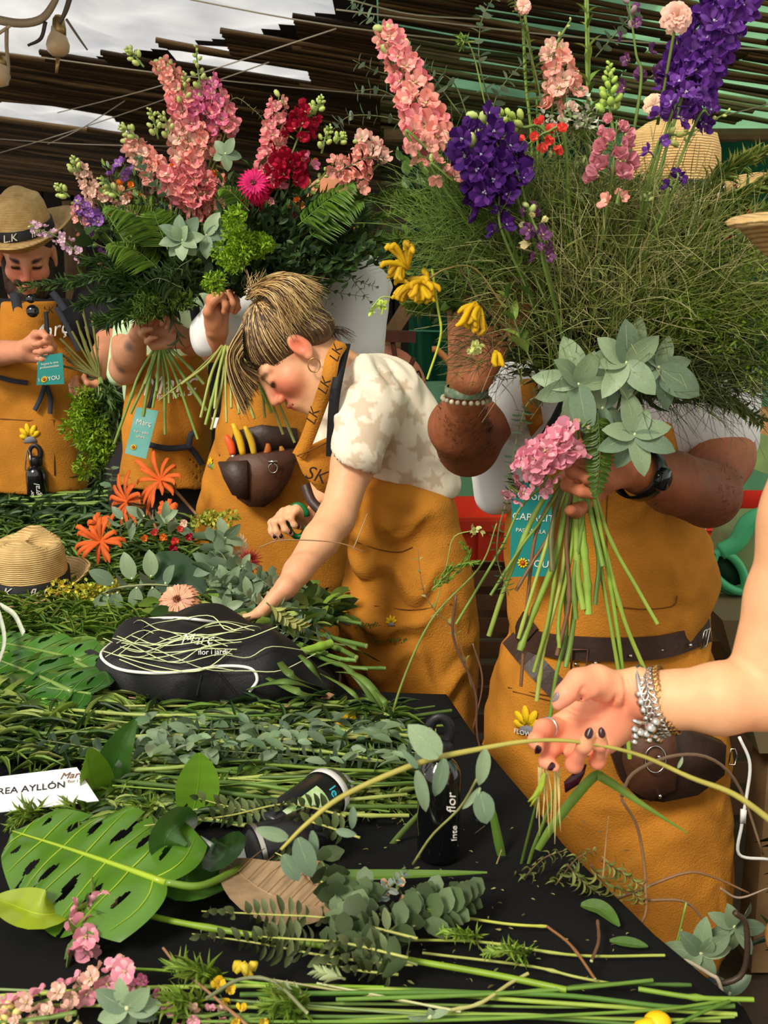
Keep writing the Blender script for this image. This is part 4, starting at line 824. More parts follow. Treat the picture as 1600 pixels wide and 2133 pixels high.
badge(cs, M_TEALP, 'pale teal lanyard card tilted on the apron below the wide bouquet', [('Març', .5, .3, .34), ('flor i espai', .5, .5, .16), ('tallers', .5, .6, .16)], strap_pts=[J(310, 850, 2.86), J(316, 830, 2.88), J(330, 780, 2.9)])
text('Març', sD.on(350, 800, .016), (1, 0, .1), (-.1, 0, 1), .075, M_WLET, pD, shear=.4); text('flor i jardí', sD.on(356, 822, .016), (1, 0, .1), (-.1, 0, 1), .02, M_WLET, pD)
for q in ([(312, 925), (350, 933), (390, 930)], [(388, 930), (396, 905), (402, 898)], [(392, 932), (405, 950), (415, 968)]): strap([sD.on(x, y, .012) for x, y in q], .016, mat('slate_strap'), pD, name='waist_tie')
strap([J(405, 640, YD - .1), J(412, 680, YD - .12), J(418, 700, YD - .12)], .028, mat('slate_strap'), pD, name='apron_strap')
# ---------------------------------------------------------------- the reaching arm at the front
YF = 1.0
pF = person('person out of frame reaching a bare arm with bracelets and plum nails over the table', (0.95, 0.95, 0))
F = Field()
def r(px, Y): return S(px, Y)
F.chain([J(1690, 1080, .98), J(1645, 1250, .98), J(1592, 1440, .97)], [r(95, .98), r(92, .98), r(86, .97)], .012)
F.chain([J(1592, 1440, .97), J(1500, 1455, .96), J(1400, 1457, .97), J(1335, 1447, .985)], [r(84, .97), r(80, .96), r(64, .97), r(50, .985)], .008)
F.cap(J(1725, 950, .99), J(1690, 1080, .98), r(105, .98), r(95, .98), .03)
# palm
wr = J(1318, 1450, .99)
F.chain([J(1325, 1420, .985), J(1285, 1432, .985)], [r(30, 1), r(34, 1)], .015); F.chain([J(1322, 1462, .99), J(1290, 1485, .995)], [r(30, 1), r(34, 1)], .015)
F.cap(J(1280, 1470, 1.005), J(1170, 1512, 1.005), r(34, 1), r(24, 1), .02)     # index ray
F.cap(J(1285, 1490, 1.005), J(1195, 1535, 1.0), r(34, 1), r(24, 1), .02)       # middle ray
F.cap(J(1290, 1500, 1.005), J(1230, 1545, 1.0), r(32, 1), r(23, 1), .02)
F.cap(J(1295, 1495, 1.0), J(1262, 1545, .995), r(30, 1), r(22, 1), .02)
F.ell(J(1240, 1480, 1.012), (r(62, 1), r(20, 1), r(36, 1)), None, .02)
F.ell(J(1248, 1428, .978), (r(44, 1), r(20, 1), r(33, 1)), None, .018)           # ball of the thumb
F.chain([J(1240, 1415, .975), J(1205, 1418, .965), J(1178, 1446, .955), J(1162, 1468, .950)], [r(33, 1), r(23, .96), r(18.5, .955), r(13.5, .95)], .012)
F.cap(J(1232, 1440, .962), J(1214, 1452, .962), r(11, 1), r(9, 1), .012)
# fingers
F.chain([J(1168, 1512, 1.0), J(1132, 1518, .975), J(1116, 1542, .957), J(1123, 1560, .948)], [r(25, 1), r(20, .97), r(16, .955), r(11.5, .95)], .007)
F.chain([J(1186, 1538, 1.0), J(1150, 1560, .975), J(1138, 1586, .958), J(1156, 1598, .947)], [r(22, 1), r(17.5, .97), r(15, .955), r(11.5, .945)], .007)
F.chain([J(1222, 1550, .998), J(1198, 1575, .975), J(1196, 1592, .957), J(1218, 1552, .938), J(1228, 1530, .932)], [r(21, 1), r(18.5, .97), r(18, .957), r(15.5, .94), r(12.5, .93)], .007)
F.chain([J(1260, 1548, .99), J(1248, 1570, .975), J(1245, 1586, .958), J(1251, 1550, .942), J(1253, 1530, .936)], [r(19, 1), r(17, .97), r(15.5, .957), r(13.5, .94), r(11.5, .935)], .007)
V, Q = F.surf(.004); s0_ = Surf(V, Q); s0_.Y = .97
for q in ([(1178, 1474), (1215, 1488), (1258, 1478), (1284, 1450)], [(1160, 1492), (1205, 1505), (1245, 1500)], [(1216, 1432), (1210, 1452), (1222, 1462)], [(1300, 1405), (1306, 1440), (1300, 1480)]):
    c_ = bez([s0_.on(x, y, .0) for x, y in q], 10); [F.cap(c_[i], c_[i + 1], .0012, .0012, .0035, sub=True) for i in range(9)]
V, Q = F.surf(.0021)
cF = spots(V, (228, 168, 124), [(J(1240, 1500, .98), .045, (238, 152, 118), .85), (J(1200, 1440, .96), .03, (236, 146, 114), .85), (J(1135, 1540, .96), .03, (226, 134, 104), .9), (J(1200, 1590, .95), .03, (236, 140, 110), .8), (J(1300, 1480, .97), .022, (240, 146, 116), .7), (J(1250, 1580, .95), .025, (238, 146, 114), .7), (J(1160, 1466, .95), .016, (214, 130, 104), .7)])
solid('body', V, Q, M_SKIN, pF, cF); sF = Surf(V, Q); sF.Y = .97
def nail(x, y, dx, dy, w, h, m, dY=0.0):
    c, n = sF.on(x, y, .0003, True); d = nrm(np.array([dx, 0, -dy], float) - n * (np.array([dx, 0, -dy]) @ n)); e = np.cross(d, n); mb = MB(); k = 7
    G = np.array([[c + d * h * v + e * w * u * (1 - .25 * max(0, v)) * math.sqrt(max(.02, 1 - abs(v) ** 3)) + n * (.0012 - .0022 * u * u) for u in np.linspace(-1, 1, k)] for v in np.linspace(-1, 1, 8)]); mb.grid(G); mb.build('nail', m, pF)
PLUM = mat('plum_varnish', (66, 16, 34), rough=.15, coat=.5)
nail(1227, 1527, .25, -1, .0040, .0055, PLUM); nail(1254, 1526, 0, -1, .0036, .0052, PLUM); nail(1120, 1562, -.6, 1, .0036, .005, PLUM); nail(1148, 1597, -.7, .6, .0036, .005, PLUM)
nail(1157, 1452, -.7, 1, .0040, .0055, mat('grey_varnish', (130, 112, 108), rough=.25))
t = np.linspace(0, 6.283, 33)
def bangle(c, ax, ru, rv, rt, name, lb, m, cat='bracelet'):
    ax = nrm(ax); u = nrm(np.cross(ax, (0, 1, 0))); v = np.cross(ax, u); return MB().tube([c + u * ru * math.cos(a) + v * rv * math.sin(a) for a in t], rt, 8, cap=False).build(name, m, None, label=lb, cat=cat)
AXF = J(1420, 1455, .97) - J(1300, 1450, .99)
bangle(J(1352, 1454, .985), AXF + np.array([.01, 0, .022]), r(73, 1), r(68, 1), .0026, 'silver_bangle', 'plain round silver bangle nearest the palm', M_STEEL)
ch = thing('chain_bracelet', J(1378, 1460, .98), 'wide silver and gold link bracelet on the forearm behind the bangle', 'bracelet')
u = nrm(np.cross(nrm(AXF + np.array([.01, 0, .02])), (0, 1, 0))); axn = nrm(AXF + np.array([.01, 0, .02])); v = np.cross(axn, u)
for i in range(34):
    for kx in range(3):
        a = i / 34 * 6.283 + kx * .09; c = J(1376, 1461, .978) + axn * (kx - 1) * .0065 + u * r(79, .98) * math.cos(a) + v * r(75, .98) * math.sin(a)
        if a > 3.0 and v[1] > 0 or a < 3.4 and v[1] < 0: pass
        tt = -u * math.sin(a) + v * math.cos(a); nn = u * math.cos(a) + v * math.sin(a); e = nrm(tt + axn * (.8 if kx % 2 else -.8))
        w_ = np.cross(e, nn); MB().tube([c + e * .0038 * math.cos(q) + w_ * .0022 * math.sin(q) for q in np.linspace(0, 6.283, 9)], .0009, 4, cap=False).build('link', M_STEEL if kx != 2 else M_BRASS, ch)
bb = thing('silver_bead_bracelet', J(1340, 1520, .96), 'string of silver beads with charm hanging under the wrist', 'bracelet'); rr = random.Random(12)
for i in range(26):
    a = i / 26 * 6.283; c = J(1352, 1472, .984) + u * r(75, 1) * math.cos(a) + v * r(70, 1) * math.sin(a); MB().sphere(c, rr.choice([.0035, .0045, .0052]), n=6, m=8).build('bead', M_STEEL, bb)
for x, y, s_ in ((1322, 1520, .0042), (1334, 1527, .005), (1346, 1530, .0048), (1356, 1518, .006), (1366, 1505, .005), (1324, 1534, .004), (1322, 1546, .0036), (1352, 1542, .0036)): MB().sphere(J(x, y, .94), s_, n=6, m=8).build('bead', M_STEEL, bb)
MB().tube([J(1318, 1500, .93), J(1330, 1506, .93), J(1346, 1505, .935)], [.0016, .0026, .0014], 6).build('charm', M_STEEL, bb)
MB().tube([J(1170, 1500, .965) + np.array([.013 * math.cos(a), .008 * math.sin(a) - .004, .013 * math.sin(a) * .9]) for a in t], .0012, 6, cap=False) if False else None
rg = J(1142, 1516, .982); dfi = nrm(J(1168, 1512, 1.0) - J(1132, 1518, .975)); u2 = nrm(np.cross(dfi, (0, 1, .2))); v2 = np.cross(dfi, u2)
MB().tube([rg + (u2 * math.cos(a) + v2 * math.sin(a)) * r(22.5, .98) for a in t], .0011, 6, cap=False).build('finger_ring', M_STEEL, None, label='thin silver ring on the curled first finger of the reaching hand', cat='ring')
# shoulder, body and apron edge beyond the frame
F = Field(); F.chain([(0.62, 1.0, 1.38), (0.78, 1.0, 1.34)], [.07, .10], .05); F.loft([((0.80, .98, .9), .17, .12), ((.80, .98, 1.15), .17, .12), ((.80, .98, 1.40), .16, .11)]); V, Q = F.surf(.012); solid('t_shirt', V, Q, M_WHITE, pF)
F = Field(); F.loft([((0.70, .95, .30), .24, .17), ((.68, .92, .82), .24, .15), ((.625, .90, .93), .25, .12), ((.655, .90, 1.02), .25, .12), ((.72, .95, 1.16), .19, .14)]); V, Q = F.surf(.010, disp=folds(.004, 30, (.3, 0, 1), 2)); 
k_ = to_px(V)[0].min(); solid('apron', V, Q, M_APRON, pF)
F = Field(); Rf = np.stack([(0, 1, 0), (-1, 0, 0), (0, 0, 1)], 1).astype(float); head_ops(F, (0.64, 1.12, 1.53), Rf); F.cap((.66, 1.11, 1.47), (.78, 1.0, 1.36), .05, .06); V, Q = F.surf(.007); solid('head', V, Q, M_SKIN, pF, spots(V, (226, 170, 130), []))
straw_hat(np.array((.585, 1.17, 1.575)), (.12, -.05, 1), (-1, 0, 0), 1.12, 'pale straw hat brim cut off at the picture edge above the bare arm', brim=.17)
F = Field(); F.cap((.72, .98, .35), (.72, .98, .05), .08, .05); F.cap((.88, .98, .35), (.88, .98, .05), .08, .05); V, Q = F.surf(.015); solid('trousers', V, Q, M_TROUSER, pF)
# ================================================================ plant makers
def leafgeo(shape='oval', fold=.15, curl=.25, ns=6, nw=2, wav=0.0, W=1.0):
    t = np.linspace(0, 1, ns + 1)
    w = {'oval': np.sin(math.pi * np.clip(t, .03, .97)) ** .65, 'ovate': 1.95 * np.clip(t, .02, 1) ** .55 * (1.0 - t) ** .75 + .01, 'lance': np.sin(math.pi * np.clip(t, .02, .985) ** .75) ** 1.1,
         'round': np.sqrt(np.clip(1 - (2 * t - 1) ** 2, .01, 1)), 'strap': np.clip(np.minimum(1, 5 * (1 - t)), .04, 1) * (.6 + .4 * np.minimum(1, t * 4)), 'spoon': (t ** .9) * np.sqrt(np.clip(1 - ((t - .62) / .40) ** 2, .05, 1)) * 1.1 + .06}[shape]
    u = np.linspace(-1, 1, 2 * nw + 1); V = []
    for i, tt in enumerate(t):
        a = curl * tt; y = (math.sin(a) / curl if abs(curl) > 1e-3 else tt); z = -(1 - math.cos(a)) / curl if abs(curl) > 1e-3 else 0
        for q in u: V.append((q * w[i] * .5 * W, y, z + fold * abs(q) * w[i] * .5 * W + wav * math.sin(tt * 9 + q * 2) * q))
    V = np.array(V); m = len(u); n = len(t)
    i, j = np.meshgrid(np.arange(n - 1), np.arange(m - 1), indexing='ij')
    return V, np.stack([i * m + j, i * m + j + 1, (i + 1) * m + j + 1, (i + 1) * m + j], -1).reshape(-1, 4)
G_OVAL = leafgeo('oval', .2, .35, 4, 1); G_OVATE = leafgeo('ovate', .22, .5, 6, 2, .01); G_LANCE = leafgeo('lance', .25, .5, 4, 1); G_ROUND = leafgeo('round', .12, .25, 4, 1)
G_THIN = leafgeo('lance', .3, .6, 3, 1); G_PETAL = leafgeo('spoon', -.25, -.5, 4, 1, .03); G_PETALB = leafgeo('spoon', -.35, .7, 4, 1, .06); G_STRAP = leafgeo('strap', .1, .7, 4, 1)
G_BIG = leafgeo('ovate', .18, .55, 9, 3, .012)
def rot3(ax, a): return np.array(Matrix.Rotation(a, 3, Vector(nrm(ax))))
def put(mb, g, pos, d, n, L, W, col, tipcol=None):
    R = fr(d, n); V = (g[0] * np.array([W, L, L])) @ R.T + np.asarray(pos)
    if tipcol is not None:
        t = np.clip(g[0][:, 1:2], 0, 1); col = np.asarray(col) * (1 - t) + np.asarray(tipcol) * t
    mb.add(V, g[1], None, col); return mb
def jit(c, a=.12, rr=random):
    k = 1 + rr.uniform(-a, a); return tuple(max(0, v * k * (1 + rr.uniform(-a, a) * .4)) for v in c)
def floret(name, cols, petals=5, rings=2, cup=.5, back=False, seed=0, center=(230, 220, 150), wid=.8, stamens=True):
    """flower of radius 1 looking along +z"""
    rr = random.Random(seed); mb = MB()
    for k in range(rings):
        for i in range(petals):
            a = i / petals * 6.283 + k * math.pi / petals + rr.uniform(-.12, .12); c = cup + k * .38 + rr.uniform(-.12, .12); d = np.array([math.cos(a) * math.cos(c), math.sin(a) * math.cos(c), math.sin(c)])
            n = np.array([-math.cos(a) * math.sin(c), -math.sin(a) * math.sin(c), math.cos(c)]); L = (1.0 - .28 * k) * rr.uniform(.88, 1.08); b = jit(lin(cols[min(k, len(cols) - 1)]), .1, rr)
            put(mb, G_PETAL if k == 0 else G_PETALB, d * .06, d, n, L, wid * L * rr.uniform(.9, 1.1), np.array(b) * .85, b)
    if stamens:
        for i in range(4): mb.sphere((rr.uniform(-.1, .1), rr.uniform(-.1, .1), .12 + rr.uniform(0, .1)), .075, lin(center), 3, 5)
    if back: mb.tube([(0, 0, 0), (0, 0, -.35), (0, .25, -.8)], [.10, .08, .03], 5, np.array(lin(cols[0])) * .8)
    else: mb.tube([(0, 0, .02), (0, 0, -.45)], [.09, .05], 5, lin((120, 140, 70)))
    return mb.mesh(name, PETAL)
def variants(name, cols, k=3, **kw): return [floret(name, cols, seed=i * 7 + 1, **kw) for i in range(k)]
FL = dict(
    pink=variants('floret', [(246, 150, 158), (250, 178, 176)]), salmon=variants('floret', [(250, 168, 154), (252, 194, 178)]), pale=variants('floret', [(246, 196, 178), (250, 216, 196)]),
    mauve=variants('floret', [(226, 120, 164), (236, 156, 186)]), lilac=variants('floret', [(226, 182, 208), (240, 212, 226)]), purple=variants('floret', [(100, 48, 142), (126, 78, 168)], back=True, center=(235, 225, 240)),
    violet=variants('floret', [(66, 24, 104), (92, 40, 130)], back=True, center=(200, 190, 220)), lav=variants('floret', [(150, 98, 184), (176, 130, 200)]), plum=variants('floret', [(110, 62, 110), (140, 92, 134)]),
    stock=variants('floret', [(244, 160, 180), (250, 190, 200)], rings=2, cup=.35, wid=1.0), red=variants('floret', [(170, 18, 52), (200, 36, 70)], cup=.8), coral=variants('floret', [(236, 74, 66), (244, 110, 92)], cup=.9),
    dusty=variants('floret', [(222, 146, 158), (234, 170, 178)], cup=1.0, wid=1.1), peach=variants('floret', [(250, 206, 160), (250, 226, 188)], cup=.9), cream=variants('floret', [(232, 222, 160), (244, 238, 196)], cup=1.1, wid=.7),
    yellow=variants('floret', [(246, 204, 40), (250, 220, 80)], cup=.8), orange=variants('floret', [(240, 130, 40), (246, 160, 70)], cup=.9))
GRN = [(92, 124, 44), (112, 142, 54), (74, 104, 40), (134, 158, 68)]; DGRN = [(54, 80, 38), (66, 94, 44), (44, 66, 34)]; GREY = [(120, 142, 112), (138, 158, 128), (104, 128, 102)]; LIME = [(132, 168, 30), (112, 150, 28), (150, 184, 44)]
def gc(pal, rr=random, a=.12): return jit(lin(rr.choice(pal)), a, rr)
def pts3(px, Y):
    Ys = np.interp(np.linspace(0, 1, len(px)), np.linspace(0, 1, len(Y)), Y) if not np.isscalar(Y) else [Y] * len(px)
    return np.array([P(x, y, q) for (x, y), q in zip(px, Ys)])
CNT = [0]
def spike(parent, px, Y, wpx, n, kind, name='larkspur_spike', tipbuds=8, bud=(170, 186, 110), taper=.55, gap=0.0, stem=(104, 130, 58), root=None, seed=None, spread=1.0, label=None, budkind=None, leaves=0, top=None):
    """flower spike: px runs from the lowest floret to the tip"""
    CNT[0] += 1; rr = random.Random(seed if seed is not None else CNT[0]); A = pts3(px, Y); pts = bez(A, 30); Ym = float(A[:, 1].mean()); w = S(wpx, Ym)
    mb = MB(); full = pts if root is None else bez(np.vstack([root, (np.asarray(root) + A[0]) / 2 + np.array([0, 0, .01]), A]), 40)
    mb.tube(full, [.0028, .0024, .0012], 5, lin(stem)); tg = np.gradient(pts, axis=0)
    L = np.linalg.norm(np.diff(pts, axis=0), axis=1).sum()
    for i in range(tipbuds):
        t = 1 - .30 * (i / max(1, tipbuds)) * (1 if n else 3); k = min(29, int(t * 29)); d = nrm(tg[k]); a = i * 2.4; u = nrm(np.cross(d, (.2, 1, .1))); v = np.cross(d, u); o = (u * math.cos(a) + v * math.sin(a)) * w * (.08 + .5 * (1 - t))
        c = pts[k] + o; mb.sphere(c, np.array([.16, .16, .24]) * w * (.55 + .9 * (1 - t)), gc([bud], rr), 4, 6, R=frz(nrm(d + nrm(o))));  mb.tube([pts[k], c], .0008, 3, lin(bud), cap=False)
    for i in range(leaves):
        k = rr.randrange(0, 20); d = nrm(tg[k]); o = frz(d, rr.uniform(0, 6))[:, 0]; put(mb, G_LANCE, pts[k], nrm(o + d), d, w * .9, w * .22, gc(GRN, rr))
    o_ = mb.build(name, STEM, parent)
    if label: o_['label'] = label
    for i in range(n):
        t = (i + rr.uniform(-.3, .3)) / max(1, n - 1); t = min(1, max(0, t)) * (.94 if tipbuds else 1); k = min(29, int(t * 29)); d = nrm(tg[k]); a = i * 2.4 + rr.uniform(-.3, .3)
        u = nrm(np.cross(d, (.2, 1, .1))); v = np.cross(d, u); out = u * math.cos(a) + v * math.sin(a); out = nrm(out + np.array([0, -.25, 0])); s = w * .36 * (1 - taper * t) * rr.uniform(.88, 1.12)
        c = pts[k] + out * w * .5 * (1 - taper * t) * (.55 + gap) * spread; z = nrm(out + d * .25)
        kd = kind if isinstance(kind, str) else rr.choice(kind)
        inst('floret', rr.choice(FL[kd]), o_, c, frz(z, rr.uniform(0, 6)), s)
    return o_
def bloom(parent, x, y, Y, rpx, kind, face=(0, -1, .25), name='flower_head', root=None, label=None, **k):
    c = P(x, y, Y); o_ = inst(name, random.choice(FL[kind]), parent, c, frz(face, random.uniform(0, 6)), S(rpx, Y), label=label)
    return o_
def rosebloom(name, parent, c, r, face, cols, k=5, n=7, root=None, label=None, cat=None):
    mb = MB(); rr = random.Random(int(c[0] * 999)); R = frz(face)
    for j in range(k):
        for i in range(n - (j // 2)):
            a = i / (n - j // 2) * 6.283 + j * .5; e = .12 + j * .30; d = R @ np.array([math.cos(a) * math.cos(e), math.sin(a) * math.cos(e), math.sin(e)]); nn = R @ np.array([-math.cos(a) * math.sin(e), -math.sin(a) * math.sin(e), math.cos(e)])
            b = jit(lin(cols[min(j, len(cols) - 1)]), .08, rr); put(mb, G_PETALB, c + d * r * .04, d, nn, r * (1 - .12 * j), r * .85 * (1 - .1 * j), b, b)
    if root is not None: mb.tube(bez([c, np.asarray(root)], 6), .0022, 5, lin((120, 140, 66)))
    return mb.build(name, PETAL, parent, label=label, cat=cat)
def gerbera(name, parent, c, r, face, cols, eye, n=26, label=None, cat=None, dome=.0, rings=2, wid=.16, droop=0.0, M=None, root=None):
    """daisy head with ray petals; every ray a part when it stands alone"""
    R = frz(face); rr = random.Random(int(c[0] * 997 + c[2] * 91)); t = parent
    if label: t = thing(name, c, label, cat)
    mb = MB()
    for i in range(60):
        a = i * 2.4; q = math.sqrt(i / 60) * .26; mb.sphere(c + R @ np.array([q * math.cos(a), q * math.sin(a), .05 + .05 * (1 - q)]) * r, .028 * r, gc([eye], rr, .25), 3, 5)
    if root is not None: mb.tube(bez([c, (c + root) / 2 + np.array([0, 0, -.01]), root], 8), .0028, 6, lin((150, 150, 90)))
    mb.build('flower_eye' if label else 'flower_eye', PETAL, t)
    g = leafgeo('strap', .15, .5 + droop, 4, 1); allm = MB()
    for k in range(rings):
        for i in range(n):
            a = (i + k * .5) / n * 6.283 + rr.uniform(-.05, .05); e = .12 + k * .3 + rr.uniform(-.08, .08) + dome; d = R @ np.array([math.cos(a) * math.cos(e), math.sin(a) * math.cos(e), math.sin(e)]); nn = R @ np.array([-math.cos(a) * math.sin(e), -math.sin(a) * math.sin(e), math.cos(e)])
            b = jit(lin(cols[k % len(cols)]), .1, rr); m_ = allm if not label else MB()
            put(m_, g, c + d * r * .18, d, nn, r * (.82 - .22 * k), r * wid, np.array(b) * .9, b)
            if label: m_.build('petal', PETAL, t)
    if not label: allm.build('ray_petals', PETAL, t)
    return t
def branch(parent, pts, geo, L, W, n, pal, name='leafy_branch', pair=True, ang=1.0, stemr=.0015, stemcol=(110, 120, 70), twist=1.57, taper=.5, face=None, objs=False, seed=None, m=None, up=(0, -.3, 1), label=None, cat=None, group=None, t0=0.1, hang=0.0, thingy=False, jitter=.15):
    """branch with leaves in pairs (or alternate). objs: every leaf its own sub-part"""
    CNT[0] += 1; rr = random.Random(seed or CNT[0] * 3); p = bez(pts, 26); tg = np.gradient(p, axis=0); mb = MB(); mb.tube(p, [stemr, stemr * .8, stemr * .4], 5, lin(stemcol)); lv = []
    up = nrm(up)
    for i in range(n):
        t = t0 + (1 - t0) * (i + .5) / n; k = min(25, int(t * 25)); d = nrm(tg[k]); s0 = nrm(np.cross(d, up)); n0 = np.cross(s0, d); a = i * twist + rr.uniform(-.2, .2)
        for sg in ((1, -1) if pair else ((1,) if i % 2 else (-1,))):
            o = (s0 * math.cos(a) + n0 * math.sin(a)) * sg; aa = ang + rr.uniform(-jitter, jitter); dd = nrm(d * math.cos(aa) + o * math.sin(aa) + np.array([0, 0, -hang])); nn = nrm(np.cross(np.cross(dd, d), dd) + n0 * .3 * rr.uniform(-1, 1)) if abs(dd @ d) < .99 else n0
            if nn @ d < 0: nn = -nn
            if face is not None: nn = nrm(np.asarray(face) + .25 * np.array([rr.gauss(0, 1) for _ in range(3)]))
            sc_ = (1 - taper * t) * rr.uniform(.85, 1.15); lv.append((p[k] + o * stemr * .5, dd, nn, sc_))
    if not objs:
        for c, dd, nn, sc_ in lv: put(mb, geo, c, dd, nn, L * sc_, W * sc_, gc(pal, rr))
        return mb.build(name, m or LEAF, parent, label=label, cat=cat, group=group)
    o_ = mb.build(name, STEM, parent, label=label, cat=cat, group=group)
    key = (id(geo), W / L, tuple(pal[0]))
    if key not in LM:
        LM[key] = []
        for q in range(3):
            mm = MB(); mm.add(geo[0] * np.array([W / L, 1, 1]), geo[1], None, gc(pal, rr)); LM[key].append(mm.mesh('leaf', m or LEAF))
    for c, dd, nn, sc_ in lv: inst('leaf', rr.choice(LM[key]), o_, c, fr(dd, nn), L * sc_)
    return o_
LM = {}
def fern(parent, pts, w, pal, name='fern_frond', n=34, up=(0, -.6, 1), wpin=.085, droop=.3, label=None, cat=None, seed=None, group=None, ang=1.25):
    CNT[0] += 1; rr = random.Random(seed or CNT[0] * 5); p = bez(pts, 40); tg = np.gradient(p, axis=0); mb = MB(); mb.tube(p, [.0016, .0006], 5, gc(pal, rr)); up = nrm(up)
    for i in range(n):
        t = .08 + .92 * i / n; k = min(39, int(t * 39)); d = nrm(tg[k]); s0 = nrm(np.cross(d, up)); n0 = np.cross(s0, d); L = w * (math.sin(math.pi * min(1, t * .85 + .15)) ** .6 * (1 - t * .35) + .05)
        for sg in (1, -1):
            dd = nrm(d * math.cos(ang) + s0 * sg * math.sin(ang) - n0 * droop * .3 + np.array([rr.uniform(-.08, .08) for _ in range(3)])); put(mb, G_LANCE, p[k], dd, n0, L, w * wpin, gc(pal, rr, .1))
    return mb.build(name, LEAF, parent, label=label, cat=cat, group=group)
def plume(parent, pts, w, pal, name='feathery_sprig', n=160, r=.0006, seed=None, ang=.7, label=None, cat=None, group=None, kind=None, stemr=.0016):
    CNT[0] += 1; rr = random.Random(seed or CNT[0] * 9); p = bez(pts, 30); tg = np.gradient(p, axis=0); mb = MB(); mb.tube(p, [stemr, stemr * .4], 4, gc(pal, rr))
    for i in range(n):
        t = rr.random(); k = int(t * 29); d = nrm(tg[k]); o = frz(d, rr.uniform(0, 6.28))[:, 0]; dd = nrm(d * math.cos(ang) + o * math.sin(ang)); L = w * (1 - .6 * t) * rr.uniform(.6, 1.1)
        put(mb, G_THIN, p[k], dd, rr.choice([d, o]) + np.array([.01, .02, .03]), L, r * 5, gc(pal, rr, .2))
    return mb.build(name, LEAF, parent, label=label, cat=cat, group=group, kind=kind)
def fluff(parent, c, rad, n, pal, name='fluffy_foliage', L=.02, W=.0035, seed=1, lumps=7, kind='stuff', root=None, label=None, cat=None, geo=None):
    rr = random.Random(seed); mb = MB(); c = np.asarray(c); rad = np.asarray(rad); LC = [c + rad * np.array([rr.gauss(0, .42) for _ in range(3)]) for _ in range(lumps)]
    for i in range(n):
        q = rr.choice(LC); v = nrm([rr.gauss(0, 1) for _ in range(3)]); pos = q + v * rad.mean() * .38 * rr.random() ** .4; d = nrm(v + np.array([rr.gauss(0, .5) for _ in range(3)])); put(mb, geo or G_THIN, pos, d, v + np.array([.01, .3, .1]), L * rr.uniform(.6, 1.2), W, gc(pal, rr, .2))
    if root is not None:
        for q in LC: mb.tube(bez([root, (np.asarray(root) + q) / 2 + np.array([rr.gauss(0, .01) for _ in range(3)]), q], 8), .0012, 4, gc(pal, rr))
    return mb.build(name, LEAF, parent, kind=kind, label=label, cat=cat)
def filler(parent, cx, cy, Y, rx, ry, rY, n, root, pal, geo=G_LANCE, L=(.02, .04), ar=.35, name='small_leaf_foliage', seed=1, twigs=40, spread=.5, hollow=.0, kind='stuff', twigcol=(70, 70, 40)):
    rr = random.Random(seed); mb = MB(); root = np.asarray(root); tips = []
    for i in range(twigs):
        v = np.array([rr.gauss(0, 1) for _ in range(3)]); v = v / np.linalg.norm(v) * rr.random() ** .33; q = P(cx + v[0] * rx, cy + v[1] * ry, Y + v[2] * rY); b = bez([root + (q - root) * .25, root + (q - root) * .6 + np.array([rr.gauss(0, .012) for _ in range(3)]), q], 9); mb.tube(b, [.0014, .0006], 3, lin(twigcol), cap=False); tips.append(b)
    for i in range(n):
        b = rr.choice(tips); k = rr.randrange(1, 9); pos = b[k] + np.array([rr.gauss(0, .006) for _ in range(3)]); d = nrm(nrm(b[k] - b[k - 1]) + spread * np.array([rr.gauss(0, 1) for _ in range(3)])); l = rr.uniform(*L); put(mb, geo, pos, d, [rr.gauss(0, 1) for _ in range(3)], l, l * ar, gc(pal, rr, .2))
    return mb.build(name, LEAF, parent, kind=kind)
def blades(parent, cx, cy, Y, rx, ry, rY, n, root, pal, name='wispy_grass', L=(.05, .12), r=.0007, seed=1, spread=.9, kind='stuff'):
    rr = random.Random(seed); mb = MB(); root = np.asarray(root)
    for i in range(n):
        v = np.array([rr.gauss(0, 1) for _ in range(3)]); v = v / np.linalg.norm(v) * rr.random() ** .4; q = P(cx + v[0] * rx, cy + v[1] * ry, Y + v[2] * rY); d = nrm(nrm(q - root) + spread * np.array([rr.gauss(0, 1) for _ in range(3)]) * .8); l = rr.uniform(*L); mid = q + d * l * .5 + np.array([rr.gauss(0, .006) for _ in range(3)])
        mb.tube(bez([q, mid, q + d * l + np.array([0, 0, -.01])], 5), [r, r * .4], 3, gc(pal, rr, .2), cap=False)
        if rr.random() < .3: e = mid + nrm(d + np.array([rr.gauss(0, .6) for _ in range(3)])) * l * .35; mb.tube([mid, e], [r * .8, r * .3], 3, gc(pal, rr, .2), cap=False)
    return mb.build(name, LEAF, parent, kind=kind)
def stem(parent, px, Y, w, col=(128, 156, 62), name='cut_stem', nodes=2, seed=None, **k):
    CNT[0] += 1; rr = random.Random(seed or CNT[0]); A = pts3(px, Y) if len(px[0]) == 2 else np.array(px); p = bez(A, max(8, 5 * len(px))); r = S(w, float(A[:, 1].mean())) / 2; mb = MB(); c = jit(lin(col), .12, rr)
    rs = np.full(len(p), r); 
    for q in range(nodes): i = rr.randrange(1, len(p) - 1); rs[i] *= 1.25
    mb.tube(p, rs, 8, c, cap=False)
    e = p[-1]; d = nrm(p[-1] - p[-2]); mb.lathe(e - d * r * .1, [(r, 0), (r * .9, r * .12), (.0001, r * .05)], d, 8, jit(lin((196, 206, 140)), .1, rr)); e = p[0]; d = -nrm(p[1] - p[0]); mb.lathe(e, [(r, 0), (.0001, r * .1)], d, 8, c)
    return mb.build(name, STEM, parent, **k)
